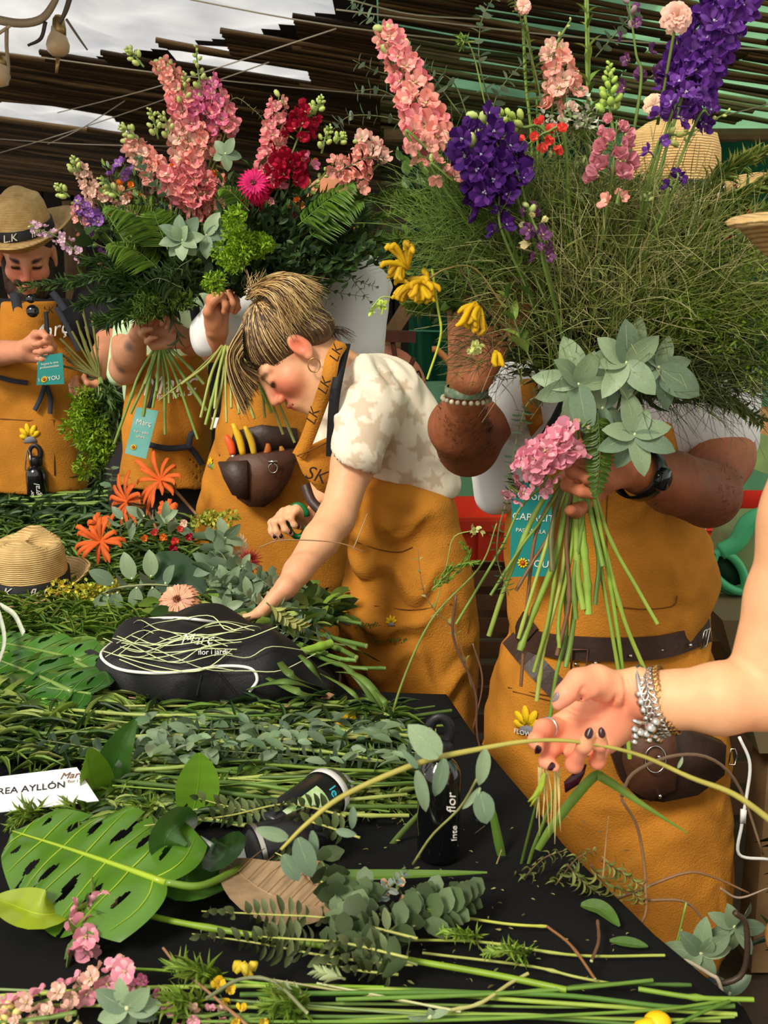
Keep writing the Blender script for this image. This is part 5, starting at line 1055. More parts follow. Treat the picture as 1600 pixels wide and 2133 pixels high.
# ================================================================ things hanging and standing about
M_WOOD = mat('weathered_wood', (150, 116, 78), rough=.8, var=.3, vscale=10, bump=.3, bscale=50); M_RUST = mat('rusty_iron', (110, 58, 36), rough=.75, var=.4, vscale=12, col2=(70, 38, 26))
lb_ = thing('light_bulb', P(122, 118, 3.3), 'stained white light bulb hanging in a brass holder from a rope', 'lamp')
MB().lathe(P(122, 118, 3.3), [(.001, 0), (.018, .002), (.031, .014), (.034, .032), (.028, .052), (.018, .068), (.016, .082)], sides=24).build('bulb', mat('frosted_glass', (226, 208, 176), rough=.35, var=.3, vscale=20, col2=(190, 140, 84)), lb_)
MB().lathe(P(124, 74, 3.3), [(.001, 0), (.019, .0), (.020, .02), (.017, .045), (.010, .055), (.001, .056)], sides=18).build('lamp_holder', mat('tarnished_brass', (170, 140, 90), rough=.4, metal=.7), lb_)
MB().tube([P(121, 120, 3.3), P(118, 152, 3.3)], [.007, .004], 8).build('pull_end', mat('tarnished_brass'), lb_)
for px, r, c in (([(-20, 38), (40, 48), (85, 40), (110, 10), (128, -30)], .013, (168, 146, 116)), ([(150, -20), (138, 20), (124, 50)], .008, (90, 70, 54)), ([(95, 45), (85, 80), (58, 95)], .006, (60, 46, 36)), ([(138, 40), (165, 80), (182, 104)], .004, (110, 90, 70)), ([(-10, 75), (25, 50), (30, 40)], .005, (190, 168, 130)), ([(14, 60), (14, 100), (18, 140), (16, 178)], .006, (160, 140, 108))): MB().tube(bez(pts3(px, 3.25), 16), [r, r * .9, r * .6], 7, lin(c)).build('hanging_branch', STEM, None, label='gnarled bare branch and rope tangled above the light bulb', cat='branch', group='bare branches hung by the bulb')
lb2 = thing('light_bulb', P(2, 180, 3.3), 'second pale bulb cut off at the picture edge beside the rope end', 'lamp'); MB().lathe(P(2, 182, 3.3), [(.001, 0), (.020, .006), (.030, .03), (.022, .055), (.014, .07)], sides=20).build('bulb', mat('frosted_glass'), lb2); MB().lathe(P(2, 140, 3.3), [(.001, 0), (.016, .0), (.016, .03), (.001, .032)], sides=18).build('lamp_holder', mat('tarnished_brass'), lb2)
# leaning wooden frame, rusty stand and pink tray behind
fr_ = thing('leaning_board', P(790, 900, 3.9) * [1, 1, 0], 'leaning pale wooden board before the green netting', 'board'); MB().prism(pts3([(800, 690), (835, 690), (920, 560), (880, 560)], 3.9), .03, (0, 1, 0)).build('board', M_WOOD, fr_, smooth=False); MB().prism([*pts3([(800, 690), (835, 690)], 3.9), P(835, 690, 3.9) * [1, 1, 0], P(800, 690, 3.9) * [1, 1, 0]], .03, (0, 1, 0)).build('prop_leg', M_WOOD, fr_, smooth=False)
ir = thing('iron_stand', P(830, 860, 3.7) * [1, 1, 0], 'rusty iron stand with flat top plate behind the bending woman', 'stand'); MB().prism(pts3([(795, 689), (867, 692), (866, 714), (795, 712)], 3.7), .12, (0, 1, 0)).build('top_plate', M_RUST, ir, smooth=False)
for px in ([(818, 712), (824, 750), (834, 800), (880, 860)], [(862, 745), (850, 790), (880, 840)], [(835, 780), (852, 790), (846, 800)]): MB().tube(bez(pts3(px, 3.72), 12), .009, 8).build('bar', M_RUST, ir)
MB().tube([P(834, 800, 3.72), P(834, 860, 3.72) * [1, 1, 0]], .009, 8).build('leg', M_RUST, ir)
sg = thing('round_sign', P(820, 800, 3.8), 'round faded pink sign with dark lettering behind the rusty stand', 'sign'); c = P(795, 815, 3.85); MB().prism([c + np.array([math.cos(a) * .165, .0, math.sin(a) * .165]) for a in np.arange(32) * .19635], .02, (0, 1, 0)).build('disc', mat('faded_pink', (236, 150, 122), rough=.7, var=.3, vscale=8), sg)
for s_, x, y, rt_ in (('JAR', 828, 765, -.6), ('DI', 868, 790, -1.1), ('E.', 862, 825, -1.3)): text(s_, P(x, y, 3.84), (math.cos(rt_), 0, math.sin(rt_)), (-math.sin(rt_), 0, math.cos(rt_)), .06, M_DARKPRINT, sg)
MB().prism([P(795, 860, 3.86), P(812, 860, 3.86), P(812, 860, 3.86) * [1, 1, 0], P(795, 860, 3.86) * [1, 1, 0]], .02, (0, 1, 0)).build('post', M_WOOD, sg, smooth=False)
MB().tube(bez([*pts3([(935, 900), (936, 800), (938, 760), (912, 730), (900, 728)], 3.6)][::-1] + [P(936, 900, 3.6) * [1, 1, 0]], 22), .011, 8, lin((206, 130, 70))).build('bent_branch', STEM, None, label='orange-brown forked branch beside the raised fist', cat='branch')
# crates and boxes
def crate(c, d, col, lb, slats=4, rot=0.0):
    t = thing('crate', (c[0], c[1], c[2]), lb, 'crate'); m_ = mat('plastic_%d_%d' % (col[0], col[1]), col, rough=.45, var=.12, vscale=6); R = rot3((0, 0, 1), rot); w, dp, h = d; B = lambda o, s_, nm: MB().box(np.array(c) + R @ np.array(o), s_, R=R).build(nm, m_, t, smooth=False)
    B((0, 0, .01), (w, dp, .02), 'bottom')
    for sy in (-1, 1): B((0, sy * dp / 2, h / 2), (w, .012, h), 'side')
    for sx in (-1, 1): B((sx * w / 2, 0, h / 2), (.012, dp, h), 'end')
    B((0, -dp / 2 - .008, h - .02), (w + .03, .02, .03), 'rim'); B((0, dp / 2 + .008, h - .02), (w + .03, .02, .03), 'rim')
    for k in range(slats): B(((k + .5) / slats * w - w / 2, -dp / 2 - .01, h / 2), (.014, .014, h * .9), 'rib')
    return t
def slat_crate(c, d, lb, n=5):
    t = thing('wooden_crate', c, lb, 'crate'); w, dp, h = d
    for k in range(n):
        for sy in (-1, 1): MB().box((c[0] + rr.uniform(-.01, .01), c[1] + sy * dp / 2, c[2] + (k + .5) * h / n), (w, .014, h / n * .62)).build('slat', mat('crate_wood', (128, 92, 62), rough=.85, var=.4, vscale=9, col2=(80, 54, 36)), t, smooth=False)
    for sx in (-1, 1):
        for sy in (-1, 1): MB().box((c[0] + sx * w / 2, c[1] + sy * dp / 2 * .92, c[2] + h / 2), (.03, .03, h)).build('corner_post', mat('crate_wood'), t, smooth=False)
    return t
rr = random.Random(99)
p_ = P(1010, 1250, 2.9); slat_crate((p_[0] - .02, 2.95, 0), (.5, .35, .40), 'weathered slatted crate lowest in the stack between two aprons'); slat_crate((p_[0] - .0, 2.95, .41), (.5, .35, .40), 'weathered slatted crate topmost in the stack between two aprons', 6)
crate((P(1030, 1150, 2.9)[0], 2.95, .82), (.40, .30, .12), (216, 62, 36), 'red plastic crate on the slatted crates beside the teal card')
crate((P(1560, 1080, 2.9)[0] + .12, 3.1, .62), (.55, .4, .30), (206, 50, 32), 'red plastic crate behind the green watering can'); slat_crate((P(1560, 1080, 2.9)[0] + .12, 3.1, 0), (.6, .42, .61), 'wooden crate under the red plastic crate and beside the brown elbow', 6)
MB().box(P(1560, 960, 3.0) + np.array([.1, 0, 0]), (.6, .05, .10), R=rot3((0, 1, 0), .35)).build('painted_beam', mat('green_painted_wood', (120, 150, 84), rough=.7, var=.4, vscale=14, col2=(96, 110, 66)), None, smooth=False, label='chipped green painted beam leaning behind the brown elbow', cat='beam')
MB().lathe(P(1600, 930, 3.3), [(.001, -.02), (.10, -.02), (.11, .04), (.10, .09), (.06, .12), (.001, .12)], sides=20).build('coir_basket', mat('coir', (150, 110, 66), rough=.95, bump=1, bscale=60, var=.4, vscale=20), None, label='fibrous brown basket at the edge above the green beam', cat='basket')
# potting bench, green watering can
bn_ = thing('potting_bench', P(1540, 1300, 2.35) * [1, 1, 0], 'small wooden bench under the green watering can', 'bench'); zb = P(1540, 1292, 2.35)[2]; MB().box((P(1560, 1300, 2.35)[0] + .1, 2.4, zb - .02), (.7, .4, .04)).build('bench_top', M_WOOD, bn_, smooth=False)
for sx in (-.3, .3):
    for sy in (-.15, .15): MB().box((P(1560, 1300, 2.35)[0] + .1 + sx, 2.4 + sy, zb / 2 - .02), (.05, .05, zb - .04)).build('leg', M_WOOD, bn_, smooth=False)
wc = thing('watering_can', P(1560, 1290, 2.35), 'mint green plastic watering can with big curved handle beside the ochre apron', 'watering can'); M_CAN = mat('mint_plastic', (84, 196, 136), rough=.35, var=.08, vscale=4); M_CAN2 = mat('dull_green_plastic', (128, 162, 104), rough=.45, var=.3, vscale=5, col2=(170, 160, 110))
c = P(1568, 1285, 2.40); F = Field(); F.loft([(c + (0, 0, .005), .125, .10), (c + (0, 0, .12), .12, .095), (c + (0, 0, .22), .10, .085), (c + (0, 0, .25), .07, .07)]); V, Q = F.surf(.007); solid('can_body', V, Q, M_CAN2, wc)
ring_ = [P(x, y, 2.28) for x, y in ((1490, 1155), (1500, 1150), (1525, 1160), (1545, 1185), (1552, 1215), (1545, 1232), (1520, 1225), (1495, 1205), (1484, 1180), (1490, 1155))]; MB().tube(bez(ring_, 40), .010, 8, cap=False).build('filler_rim', M_CAN, wc)
MB().prism([P(x, y, 2.29) for x, y in ((1490, 1158), (1525, 1164), (1548, 1215), (1522, 1222), (1490, 1195))], .006, (0, 1, 0)).build('filler_mouth', mat('dark_inside', (8, 56, 34), rough=.7), wc); MB().tube(bez([P(x, y, 2.28) for x, y in ((1500, 1150), (1535, 1130), (1560, 1090), (1605, 1072), (1660, 1085))], 26), [.013, .015, .014], 10, flat=1.5).build('handle', M_CAN, wc)
MB().tube(bez([P(x, y, 2.3) for x, y in ((1560, 1232), (1520, 1228), (1492, 1215), (1480, 1250), (1466, 1290))], 20), [.012, .014, .010], 8).build('spout', M_CAN, wc)
bx = thing('cardboard_box', P(1540, 1340, 2.1) * [1, 1, 0], 'worn green and brown box under the bench beside the belt buckle', 'box'); q = P(1505, 1292, 2.12); MB().prism([q, q + (.30, 0, 0), q + (.28, 0, -.3), q + (.10, 0, -.3)], .2, (0, 1, 0)).build('box_body', mat('worn_card', (134, 96, 74), rough=.8, var=.5, vscale=8, col2=(110, 124, 84)), bx, smooth=False)
MB().box((q[0] + .19, q[1] + .1, (q[2] - .3) / 2), (.1, .1, q[2] - .3)).build('box_stand', M_WOOD, bx, smooth=False)
# dark shrubbery and white cord at the right edge
fluff(None, np.array([1.0, 1.82, .45]), (.20, .14, .5), 2600, [(24, 44, 20), (36, 60, 26), (18, 32, 16)], 'dark_shrub', .08, .014, 101, 22, label='dark green shrub behind the apron at the picture edge', cat='shrub'); MB().tube(bez(pts3([(1540, 1535), (1562, 1590), (1555, 1660), (1545, 1720), (1540, 1780), (1600, 1790)], 1.5), 30), .0026, 6).build('cord', M_PIPE if 'M_PIPE' in globals() else mat('white_piping', (235, 235, 228), rough=.6), None, label='white cord dangling beside the ochre apron', cat='cord')
MB().box(P(1548, 1700, 1.5), (.008, .006, .022)).build('cord_toggle', mat('white_piping', (235, 235, 228), rough=.6), None, label='small white toggle hanging on the white cord', cat='toggle')
# ================================================================ bouquet of the man at the right
RB = J(1205, 965, 1.58)
b3 = thing('bouquet', RB, 'tallest bouquet, with dark violet delphinium, grassy foliage and big grey eucalyptus leaves', 'bouquet')
YB3 = 1.66
FLD = []
spike(b3, [(900, 300), (870, 215), (835, 130), (795, 55)], [1.58, 1.62], 98, 44, ['salmon', 'salmon', 'pink'], tipbuds=5, root=J(1150, 760, 1.62), taper=.45)
spike(b3, [(850, 285), (890, 310), (912, 330)], 1.49, 60, 6, 'salmon', tipbuds=2, root=J(1150, 760, 1.62), taper=.1); spike(b3, [(900, 350), (945, 378)], 1.48, 56, 4, 'salmon', tipbuds=0, root=J(1150, 760, 1.62), taper=.1)
spike(b3, [(1030, 420), (1005, 350), (955, 275)], 1.47, 112, 21, 'violet', 'delphinium_spike', 2, root=J(1170, 800, 1.6), taper=.2); spike(b3, [(1068, 380), (1040, 310), (990, 235)], 1.49, 100, 19, 'violet', 'delphinium_spike', 4, root=J(1170, 800, 1.6), taper=.3)
spike(b3, [(1045, 480), (1040, 400)], 1.46, 60, 7, 'violet', 'delphinium_spike', 0, root=J(1170, 800, 1.6)); spike(b3, [(1085, 385), (1060, 330)], 1.47, 56, 6, 'violet', 'delphinium_spike', 0, root=J(1170, 800, 1.6))
spike(b3, [(1425, 190), (1450, 130), (1490, 60), (1540, -20)], [1.60, 1.64], 118, 40, 'purple', 'delphinium_spike', 0, root=J(1260, 760, 1.62), taper=.1, bud=(90, 60, 120))
spike(b3, [(1395, 250), (1440, 170)], 1.52, 80, 10, 'purple', 'delphinium_spike', 0, root=J(1260, 760, 1.62), taper=.1); spike(b3, [(1450, 255), (1480, 240)], 1.52, 64, 4, 'violet', 'delphinium_spike', 0, root=J(1260, 760, 1.62), taper=.1)
spike(b3, [(1365, 320), (1372, 295)], 1.47, 50, 2, 'purple', 'delphinium_spike', 0, root=J(1260, 760, 1.62), taper=.1); spike(b3, [(1405, 390), (1412, 360)], 1.47, 44, 3, 'violet', 'delphinium_spike', 0, root=J(1260, 760, 1.62), taper=.1)
spike(b3, [(1175, 200), (1165, 150), (1150, 90)], 1.60, 78, 20, ['salmon', 'pale'], tipbuds=2, root=J(1190, 760, 1.6), taper=.3); spike(b3, [(1150, 230), (1165, 205)], 1.6, 50, 3, 'salmon', tipbuds=0, root=J(1190, 760, 1.6))
spike(b3, [(1275, 370), (1280, 310), (1285, 250)], 1.48, 88, 17, 'dusty', 'snapdragon_spike', 0, root=J(1215, 760, 1.6), taper=.35); spike(b3, [(1272, 240), (1270, 180), (1270, 130)], 1.57, 40, 0, 'dusty', 'snapdragon_bud_spike', 22, bud=(158, 186, 82), root=J(1280, 330, 1.57))
spike(b3, [(1285, 425), (1290, 400)], 1.47, 66, 3, 'salmon', 'snapdragon_spike', 0); spike(b3, [(1175, 285), (1140, 275), (1100, 300)], 1.49, 62, 8, 'coral', 'snapdragon_spike', 0, root=J(1200, 700, 1.6), taper=.2)
spike(b3, [(1090, 265), (1050, 245), (1002, 245)], 1.55, 40, 0, 'coral', 'snapdragon_bud_spike', 20, bud=(168, 190, 90), root=J(1150, 290, 1.56))
spike(b3, [(1190, 245), (1180, 215)], 1.56, 50, 3, 'pale', 'snapdragon_spike', 0)
spike(b3, [(1125, 500), (1110, 460), (1100, 425)], 1.46, 66, 10, ['cream', 'plum'], 'stock_spike', 2, root=J(1190, 800, 1.56)); spike(b3, [(1130, 540), (1135, 500)], 1.46, 56, 6, 'plum', 'stock_spike', 0, root=J(1190, 800, 1.56)); spike(b3, [(1045, 480), (1045, 462)], 1.5, 40, 2, 'lav', 'stock_spike', 0)
spike(b3, [(1335, 180), (1325, 110), (1310, 0)], 1.62, 66, 8, 'plum', 'faded_spike', 3, gap=.5, root=J(1250, 700, 1.62), bud=(140, 120, 120))
spike(b3, [(1545, 490), (1540, 440), (1530, 390)], 1.62, 40, 3, 'red', 'faded_spike', 0, gap=.6, root=J(1300, 760, 1.6)); spike(b3, [(1440, 470), (1470, 500)], 1.6, 26, 2, 'red', 'faded_spike', 0)
rosebloom('carnation_head', b3, P(1410, 35, 1.56), S(33, 1.56), (0, -1, .1), [(250, 196, 172), (250, 210, 190), (248, 200, 180)], root=P(1370, 260, 1.58)); rosebloom('carnation_head', b3, P(1090, 12, 1.6), S(17, 1.6), (0, -1, .1), [(248, 176, 160), (250, 196, 180)], 3, root=P(1120, 200, 1.62)); rosebloom('carnation_head', b3, P(1365, 218, 1.56), S(24, 1.56), (0, -1, .1), [(250, 208, 170), (250, 220, 190)], 3)
for pts, w in (([(1225, 560), (1226, 250), (1222, 0), (1220, -40)], 9), ([(1115, 560), (1108, 300), (1096, 180), (1090, 60)], 6), ([(1130, 540), (1122, 420), (1118, 200)], 4), ([(1300, 700), (1390, 300), (1412, 80)], 5), ([(1010, 215), (985, 110), (960, 68)], 3), ([(1200, 880), (1195, 700), (1190, 560)], 6)): stem(b3, pts, 1.62, w, (120, 150, 60))
branch(b3, pts3([(1225, 330), (1226, 180), (1222, 0)], 1.6), G_LANCE, .040, .012, 9, GRN, ang=.7); branch(b3, pts3([(1140, 300), (1120, 170), (1085, 40), (1062, -30)], 1.6), G_OVAL, .026, .010, 22, [(98, 120, 50), (124, 140, 60)], 'fern_like_branch', ang=1.3, twist=.2)
for pts in ([(960, 68), (975, 80)],): fluff(b3, P(962, 74, 1.6), (.012, .012, .012), 30, GRN, 'seed_head', .014, .003, 3, 1)
# eucalyptus on the left flank
for pts, n in (([(1000, 300), (900, 250), (800, 190), (740, 190)], 12), ([(930, 230), (880, 170), (790, 150), (735, 125)], 10), ([(960, 240), (860, 110), (770, 40), (730, 5)], 14), ([(1000, 340), (860, 260), (740, 240), (688, 275)], 16), ([(1000, 330), (950, 180), (900, 150), (880, 140)], 8), ([(1100, 400), (1010, 180), (1000, 60), (1030, -10)], 14), ([(1240, 120), (1300, 50), (1330, 20)], 8), ([(1020, 270), (1040, 190), (1110, 110)], 9)):
    branch(b3, pts3(pts, 1.66), G_ROUND, .020, .016, n, GREY, 'eucalyptus_branch', ang=1.2, taper=.3, stemr=.0012, objs=False)
for i, (pts, w) in enumerate((([(1300, 620), (1440, 470), (1560, 400), (1640, 360)], .06), ([(1330, 640), (1500, 540), (1640, 500)], .06), ([(1340, 600), (1470, 400), (1560, 330), (1620, 310)], .05), ([(1350, 700), (1500, 640), (1640, 600)], .06), ([(1350, 780), (1480, 820), (1590, 880)], .05), ([(1330, 760), (1480, 760), (1620, 740)], .06), ([(1380, 540), (1500, 470), (1600, 440)], .06), ([(950, 500), (880, 430), (830, 420)], .05), ([(980, 560), (890, 520), (820, 500)], .05), ([(960, 620), (880, 640), (850, 630)], .04))):
    plume(b3, pts3(pts, 1.63), w, [(84, 108, 40), (110, 128, 50), (140, 140, 66)] if i < 7 else GRN, 'pine_plume', 260, .0005)
plume(b3, pts3([(1520, 800), (1580, 720), (1640, 680)], 1.58), .05, [(86, 128, 60)], 'palm_tuft', 40, .0012)
HB = J(1230, 800, 1.62)
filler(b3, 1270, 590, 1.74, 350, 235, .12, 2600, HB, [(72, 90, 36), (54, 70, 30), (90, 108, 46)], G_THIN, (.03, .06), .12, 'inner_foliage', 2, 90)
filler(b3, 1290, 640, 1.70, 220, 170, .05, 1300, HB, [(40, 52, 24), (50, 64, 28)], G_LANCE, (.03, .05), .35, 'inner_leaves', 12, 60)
blades(b3, 1290, 590, 1.58, 330, 210, .10, 3400, HB, [(142, 152, 70), (116, 134, 58), (176, 176, 108), (196, 190, 134), (100, 118, 50)], seed=3)
blades(b3, 1190, 400, 1.58, 150, 130, .08, 900, HB, [(104, 122, 60), (128, 140, 76)], seed=5, L=(.02, .05))
filler(b3, 1185, 400, 1.58, 110, 110, .08, 1600, HB, [(120, 132, 74), (98, 112, 62), (150, 158, 104)], G_OVAL, (.008, .014), .4, 'tiny_leaf_foliage', 4, 70)
fluff(b3, P(1200, 245, 1.56), (.05, .03, .02), 120, [(220, 216, 200), (150, 164, 120)], 'white_wax_flowers', .010, .006, 8, 8)
filler(b3, 950, 560, 1.62, 120, 150, .08, 900, HB, DGRN + GRN, G_OVAL, (.014, .026), .5, 'box_leaf_foliage', 6, 50)
filler(b3, 900, 350, 1.66, 90, 90, .06, 400, HB, GREY + GRN, G_OVAL, (.014, .024), .6, 'grey_leaf_foliage', 16, 30)
blades(b3, 1000, 470, 1.55, 120, 130, .06, 900, HB, [(96, 124, 50), (120, 144, 66)], 'wispy_green', seed=9)
fluff(b3, P(1490, 650, 1.55), (.12, .05, .10), 2600, [(104, 134, 30), (126, 150, 38), (84, 112, 28)], 'asparagus_fern', .012, .0035, 4, 16)
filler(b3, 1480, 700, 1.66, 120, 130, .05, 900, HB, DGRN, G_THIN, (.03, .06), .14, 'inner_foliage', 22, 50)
blades(b3, 1440, 780, 1.60, 160, 70, .08, 700, HB, [(78, 94, 46), (96, 104, 60)], 'wispy_tail', seed=10)
blades(b3, 1040, 700, 1.60, 60, 110, .05, 350, HB, [(90, 110, 60), (130, 120, 80)], 'wispy_tail', seed=11, L=(.04, .08))
spike(b3, [(1380, 290), (1430, 280), (1520, 232)], 1.6, 34, 0, 'cream', 'bud_spray', 16, bud=(190, 200, 110), root=J(1300, 560, 1.6)); spike(b3, [(1140, 130), (1160, 90), (1190, 40)], 1.62, 26, 0, 'cream', 'bud_spray', 8); spike(b3, [(1345, 420), (1350, 400)], 1.5, 26, 0, 'cream', 'bud_spray', 6)
# yellow kangaroo paws
def paw(parent, x, y, Y, r, dirpx, n=12, seed=1, cols=((238, 196, 30), (222, 180, 40))):
    rr = random.Random(seed); c = P(x, y, Y); d0 = nrm(P(x + dirpx[0], y + dirpx[1], Y) - c); mb = MB()
    for i in range(n):
        d = nrm(d0 + np.array([rr.gauss(0, .45) for _ in range(3)])); L = S(r, Y) * rr.uniform(.7, 1.1); e = c + d * L; mb.tube(bez([c, c + d * L * .5 + np.array([0, 0, .004]), e, e + np.array([rr.gauss(0, .004), -.003, -.006])], 7), [.0022, .0038, .0045, .002], 6, jit(lin(rr.choice(cols)), .12, rr))
    return mb.build('kangaroo_paw', PETAL, parent)
for i, (x, y, d, r, n) in enumerate(((850, 560, (-.3, -1), 60, 12), (838, 545, (-.5, .4), 30, 10), (870, 590, (.3, .8), 34, 12), (895, 590, (-1, .3), 44, 10), (860, 600, (-.8, .3), 36, 12), (990, 630, (0, 1), 56, 16), (1000, 640, (-.5, .6), 40, 10), (1035, 735, (.1, 1), 22, 6), (880, 600, (1, .2), 30, 6))): paw(b3, x, y, 1.5, r, d, n, i)
stem(b3, [(1050, 640), (990, 560), (930, 560), (880, 590)], 1.5, 4, (120, 110, 50)); stem(b3, [(1100, 720), (1010, 640), (960, 560)], 1.52, 5, (90, 70, 40))
stem(b3, [(900, 560), (912, 640), (918, 700), (890, 790)], 1.52, 5, (176, 190, 60)); stem(b3, [(905, 620), (850, 628), (800, 618), (775, 640)], 1.52, 3, (150, 180, 80)); fluff(b3, P(776, 640, 1.52), (.012, .01, .012), 26, [(190, 214, 90)], 'bud_cluster', .008, .006, 2, 2, geo=G_OVAL); fluff(b3, P(982, 722, 1.5), (.012, .008, .014), 34, [(214, 220, 140)], 'bud_cluster', .008, .006, 3, 3, geo=G_OVAL)
branch(b3, pts3([(1110, 640), (1080, 560), (1060, 520)], 1.5), G_OVATE, .034, .02, 5, GRN, ang=.8); branch(b3, pts3([(1110, 760), (1080, 690), (1050, 600)], 1.5), G_OVATE, .045, .02, 4, GRN, ang=.6); branch(b3, pts3([(1090, 800), (1060, 720), (1010, 650)], 1.53), G_OVAL, .018, .011, 12, [(44, 54, 34)], 'small_leaf_branch')
# big grey eucalyptus leaves, each a leaf of its own
G_EUC = leafgeo('ovate', .12, .4, 7, 2, .012)
EUCM = []
for q, c in enumerate([(134, 156, 122), (150, 172, 134), (116, 140, 112)]): mm = MB(); mm.add(G_EUC[0], G_EUC[1], None, lin(c)); mm.tube([(0, 0, .002), (0, .5, -.045), (0, .85, -.15)], [.012, .006], 4, lin((190, 204, 150))); EUCM.append(mm.mesh('leaf', LEAF))
def euc_rosette(parent, x, y, Y, leaves, seed=0, name='eucalyptus_rosette', label=None, cat=None, root=None, tilt=.35):
    """leaves: (angle in picture, degrees clockwise from up, length px, width ratio, tilt to viewer)"""
    rr = random.Random(seed); c = P(x, y, Y); mb = MB(); mb.sphere(c, .003, lin((200, 210, 160)), 4, 6)
    if root is not None: mb.tube(bez([root, (c + root) / 2 + np.array([0, .01, 0]), c], 8), .0022, 6, lin((130, 140, 90)))
    o_ = mb.build(name, STEM, parent, label=label, cat=cat)
    for lf in leaves:
        a, L, wr = lf[:3]; tl = lf[3] if len(lf) > 3 else rr.uniform(-.1, .5); a = math.radians(a); d = nrm(np.array([math.sin(a), -tl, math.cos(a)])); n = nrm(np.array([0, -1, .25]) + np.array([rr.gauss(0, .25) for _ in range(3)]))
        R = fr(d, n); Lm = S(L, Y); R = R * np.array([wr, 1, 1]) * (1.2 if parent is b3 else 1); inst('leaf', rr.choice(EUCM), o_, c, R, Lm)
    return o_
euc_rosette(b3, 1205, 800, 1.50, [(-15, 90, .7), (45, 95, .6), (-80, 85, .55), (-110, 80, .6), (85, 62, .55), (170, 95, .6), (-165, 80, .55, .1), (20, 70, .7, .7), (-40, 72, .7, .6)], 1, root=RB)
euc_rosette(b3, 1305, 755, 1.49, [(-5, 80, .7), (20, 85, .6, .1), (-50, 70, .65), (50, 72, .7), (140, 78, .7, .7), (175, 68, .65), (-140, 78, .6), (95, 60, .6), (-90, 60, .55)], 2, root=RB)
euc_rosette(b3, 1372, 765, 1.50, [(80, 62, .6), (125, 90, .75), (160, 82, .65), (-120, 70, .6), (20, 58, .7), (-40, 60, .7)], 3, root=RB)
euc_rosette(b3, 1322, 905, 1.49, [(-10, 85, .65), (70, 66, .75), (25, 52, .8), (-75, 66, .65), (165, 78, .6), (-155, 72, .62), (110, 78, .6, .5), (-110, 75, .6)], 4, root=RB)
euc_rosette(b3, 1255, 850, 1.52, [(180, 80, .6), (-150, 70, .6), (130, 70, .6), (-30, 70, .6), (30, 66, .6)], 5, root=RB)
fern(b3, pts3([(1245, 860), (1250, 950), (1240, 1040)], 1.49), S(45, 1.49), [(70, 96, 34), (84, 112, 40)], n=22, wpin=.3)
branch(b3, pts3([(1180, 820), (1110, 830), (1085, 880), (1068, 960), (1060, 1010)], 1.52), G_ROUND, .017, .017, 19, [(74, 96, 66), (92, 114, 82)], 'eucalyptus_trail', ang=1.35, twist=.5, taper=.2)
branch(b3, pts3([(1140, 960), (1060, 1040), (1035, 1150), (1060, 1240)], 1.52), G_OVAL, .016, .004, 20, DGRN, 'eucalyptus_trail', ang=1.4, twist=.3, taper=.2)
# stock held sideways in the gripping hand
spike(b3, [(1190, 915), (1160, 930), (1120, 955), (1095, 985)], 1.50, 92, 26, 'stock', 'stock_spike', 3, bud=(226, 222, 150), taper=.15); spike(b3, [(1212, 890), (1222, 880)], 1.49, 40, 3, 'cream', 'stock_spike', 0)
spike(b3, [(1140, 990), (1125, 1020)], 1.50, 54, 5, 'stock', 'stock_spike', 0, taper=.1); spike(b3, [(1062, 1010), (1090, 1035)], 1.52, 52, 5, 'stock', 'stock_spike', 0, taper=.1)
# cut stems fanned below the fist
L1, L2, BRW, YG = (136, 162, 60), (110, 140, 54), (118, 84, 52), (164, 178, 84)
for px, w, c in (([(1185, 975), (1120, 1060), (1060, 1200), (1018, 1325)], 11, L1), ([(1190, 980), (1160, 1150), (1110, 1280), (1083, 1355)], 14, L1), ([(1188, 980), (1130, 1080), (1085, 1140), (1022, 1240)], 7, L2), ([(1175, 1000), (1120, 1100), (1100, 1240), (1085, 1430)], 8, BRW), ([(1195, 980), (1170, 1200), (1135, 1340), (1118, 1460)], 10, YG), ([(1192, 980), (1160, 1180), (1140, 1300), (1112, 1400)], 9, L1),
        ([(1198, 975), (1200, 1100), (1204, 1200), (1215, 1270)], 14, L1), ([(1205, 975), (1212, 1100), (1222, 1200), (1226, 1280)], 17, L1), ([(1210, 975), (1214, 1080), (1196, 1200), (1200, 1290)], 11, L2), ([(1196, 980), (1180, 1120), (1186, 1250), (1160, 1365)], 10, BRW), ([(1200, 980), (1178, 1200), (1180, 1320), (1160, 1400), (1145, 1500)], 9, L2), ([(1215, 975), (1200, 1230), (1190, 1330), (1178, 1390)], 12, L2),
        ([(1225, 980), (1270, 1120), (1330, 1230), (1370, 1300)], 9, L1), ([(1220, 985), (1262, 1150), (1300, 1290), (1345, 1400)], 10, L1), ([(1216, 990), (1245, 1150), (1270, 1290), (1288, 1395)], 9, L1), ([(1222, 985), (1250, 1100), (1290, 1340), (1312, 1580)], 10, L1), ([(1180, 990), (1145, 1110), (1110, 1170), (1075, 1230)], 8, BRW), ([(1180, 985), (1150, 1100), (1150, 1190)], 12, (96, 92, 50)),
        ([(1210, 990), (1238, 1100), (1256, 1180)], 11, L2), ([(1216, 985), (1246, 1150), (1240, 1260)], 10, (80, 106, 40)), ([(1190, 985), (1140, 1130), (1080, 1330)], 8, YG), ([(1205, 990), (1190, 1150), (1165, 1280), (1165, 1350)], 9, L1), ([(1170, 985), (1090, 1050), (1045, 1140), (950, 1300)], 6, L2)):
    stem(b3, px, [1.58, 1.555, 1.53], w, c)
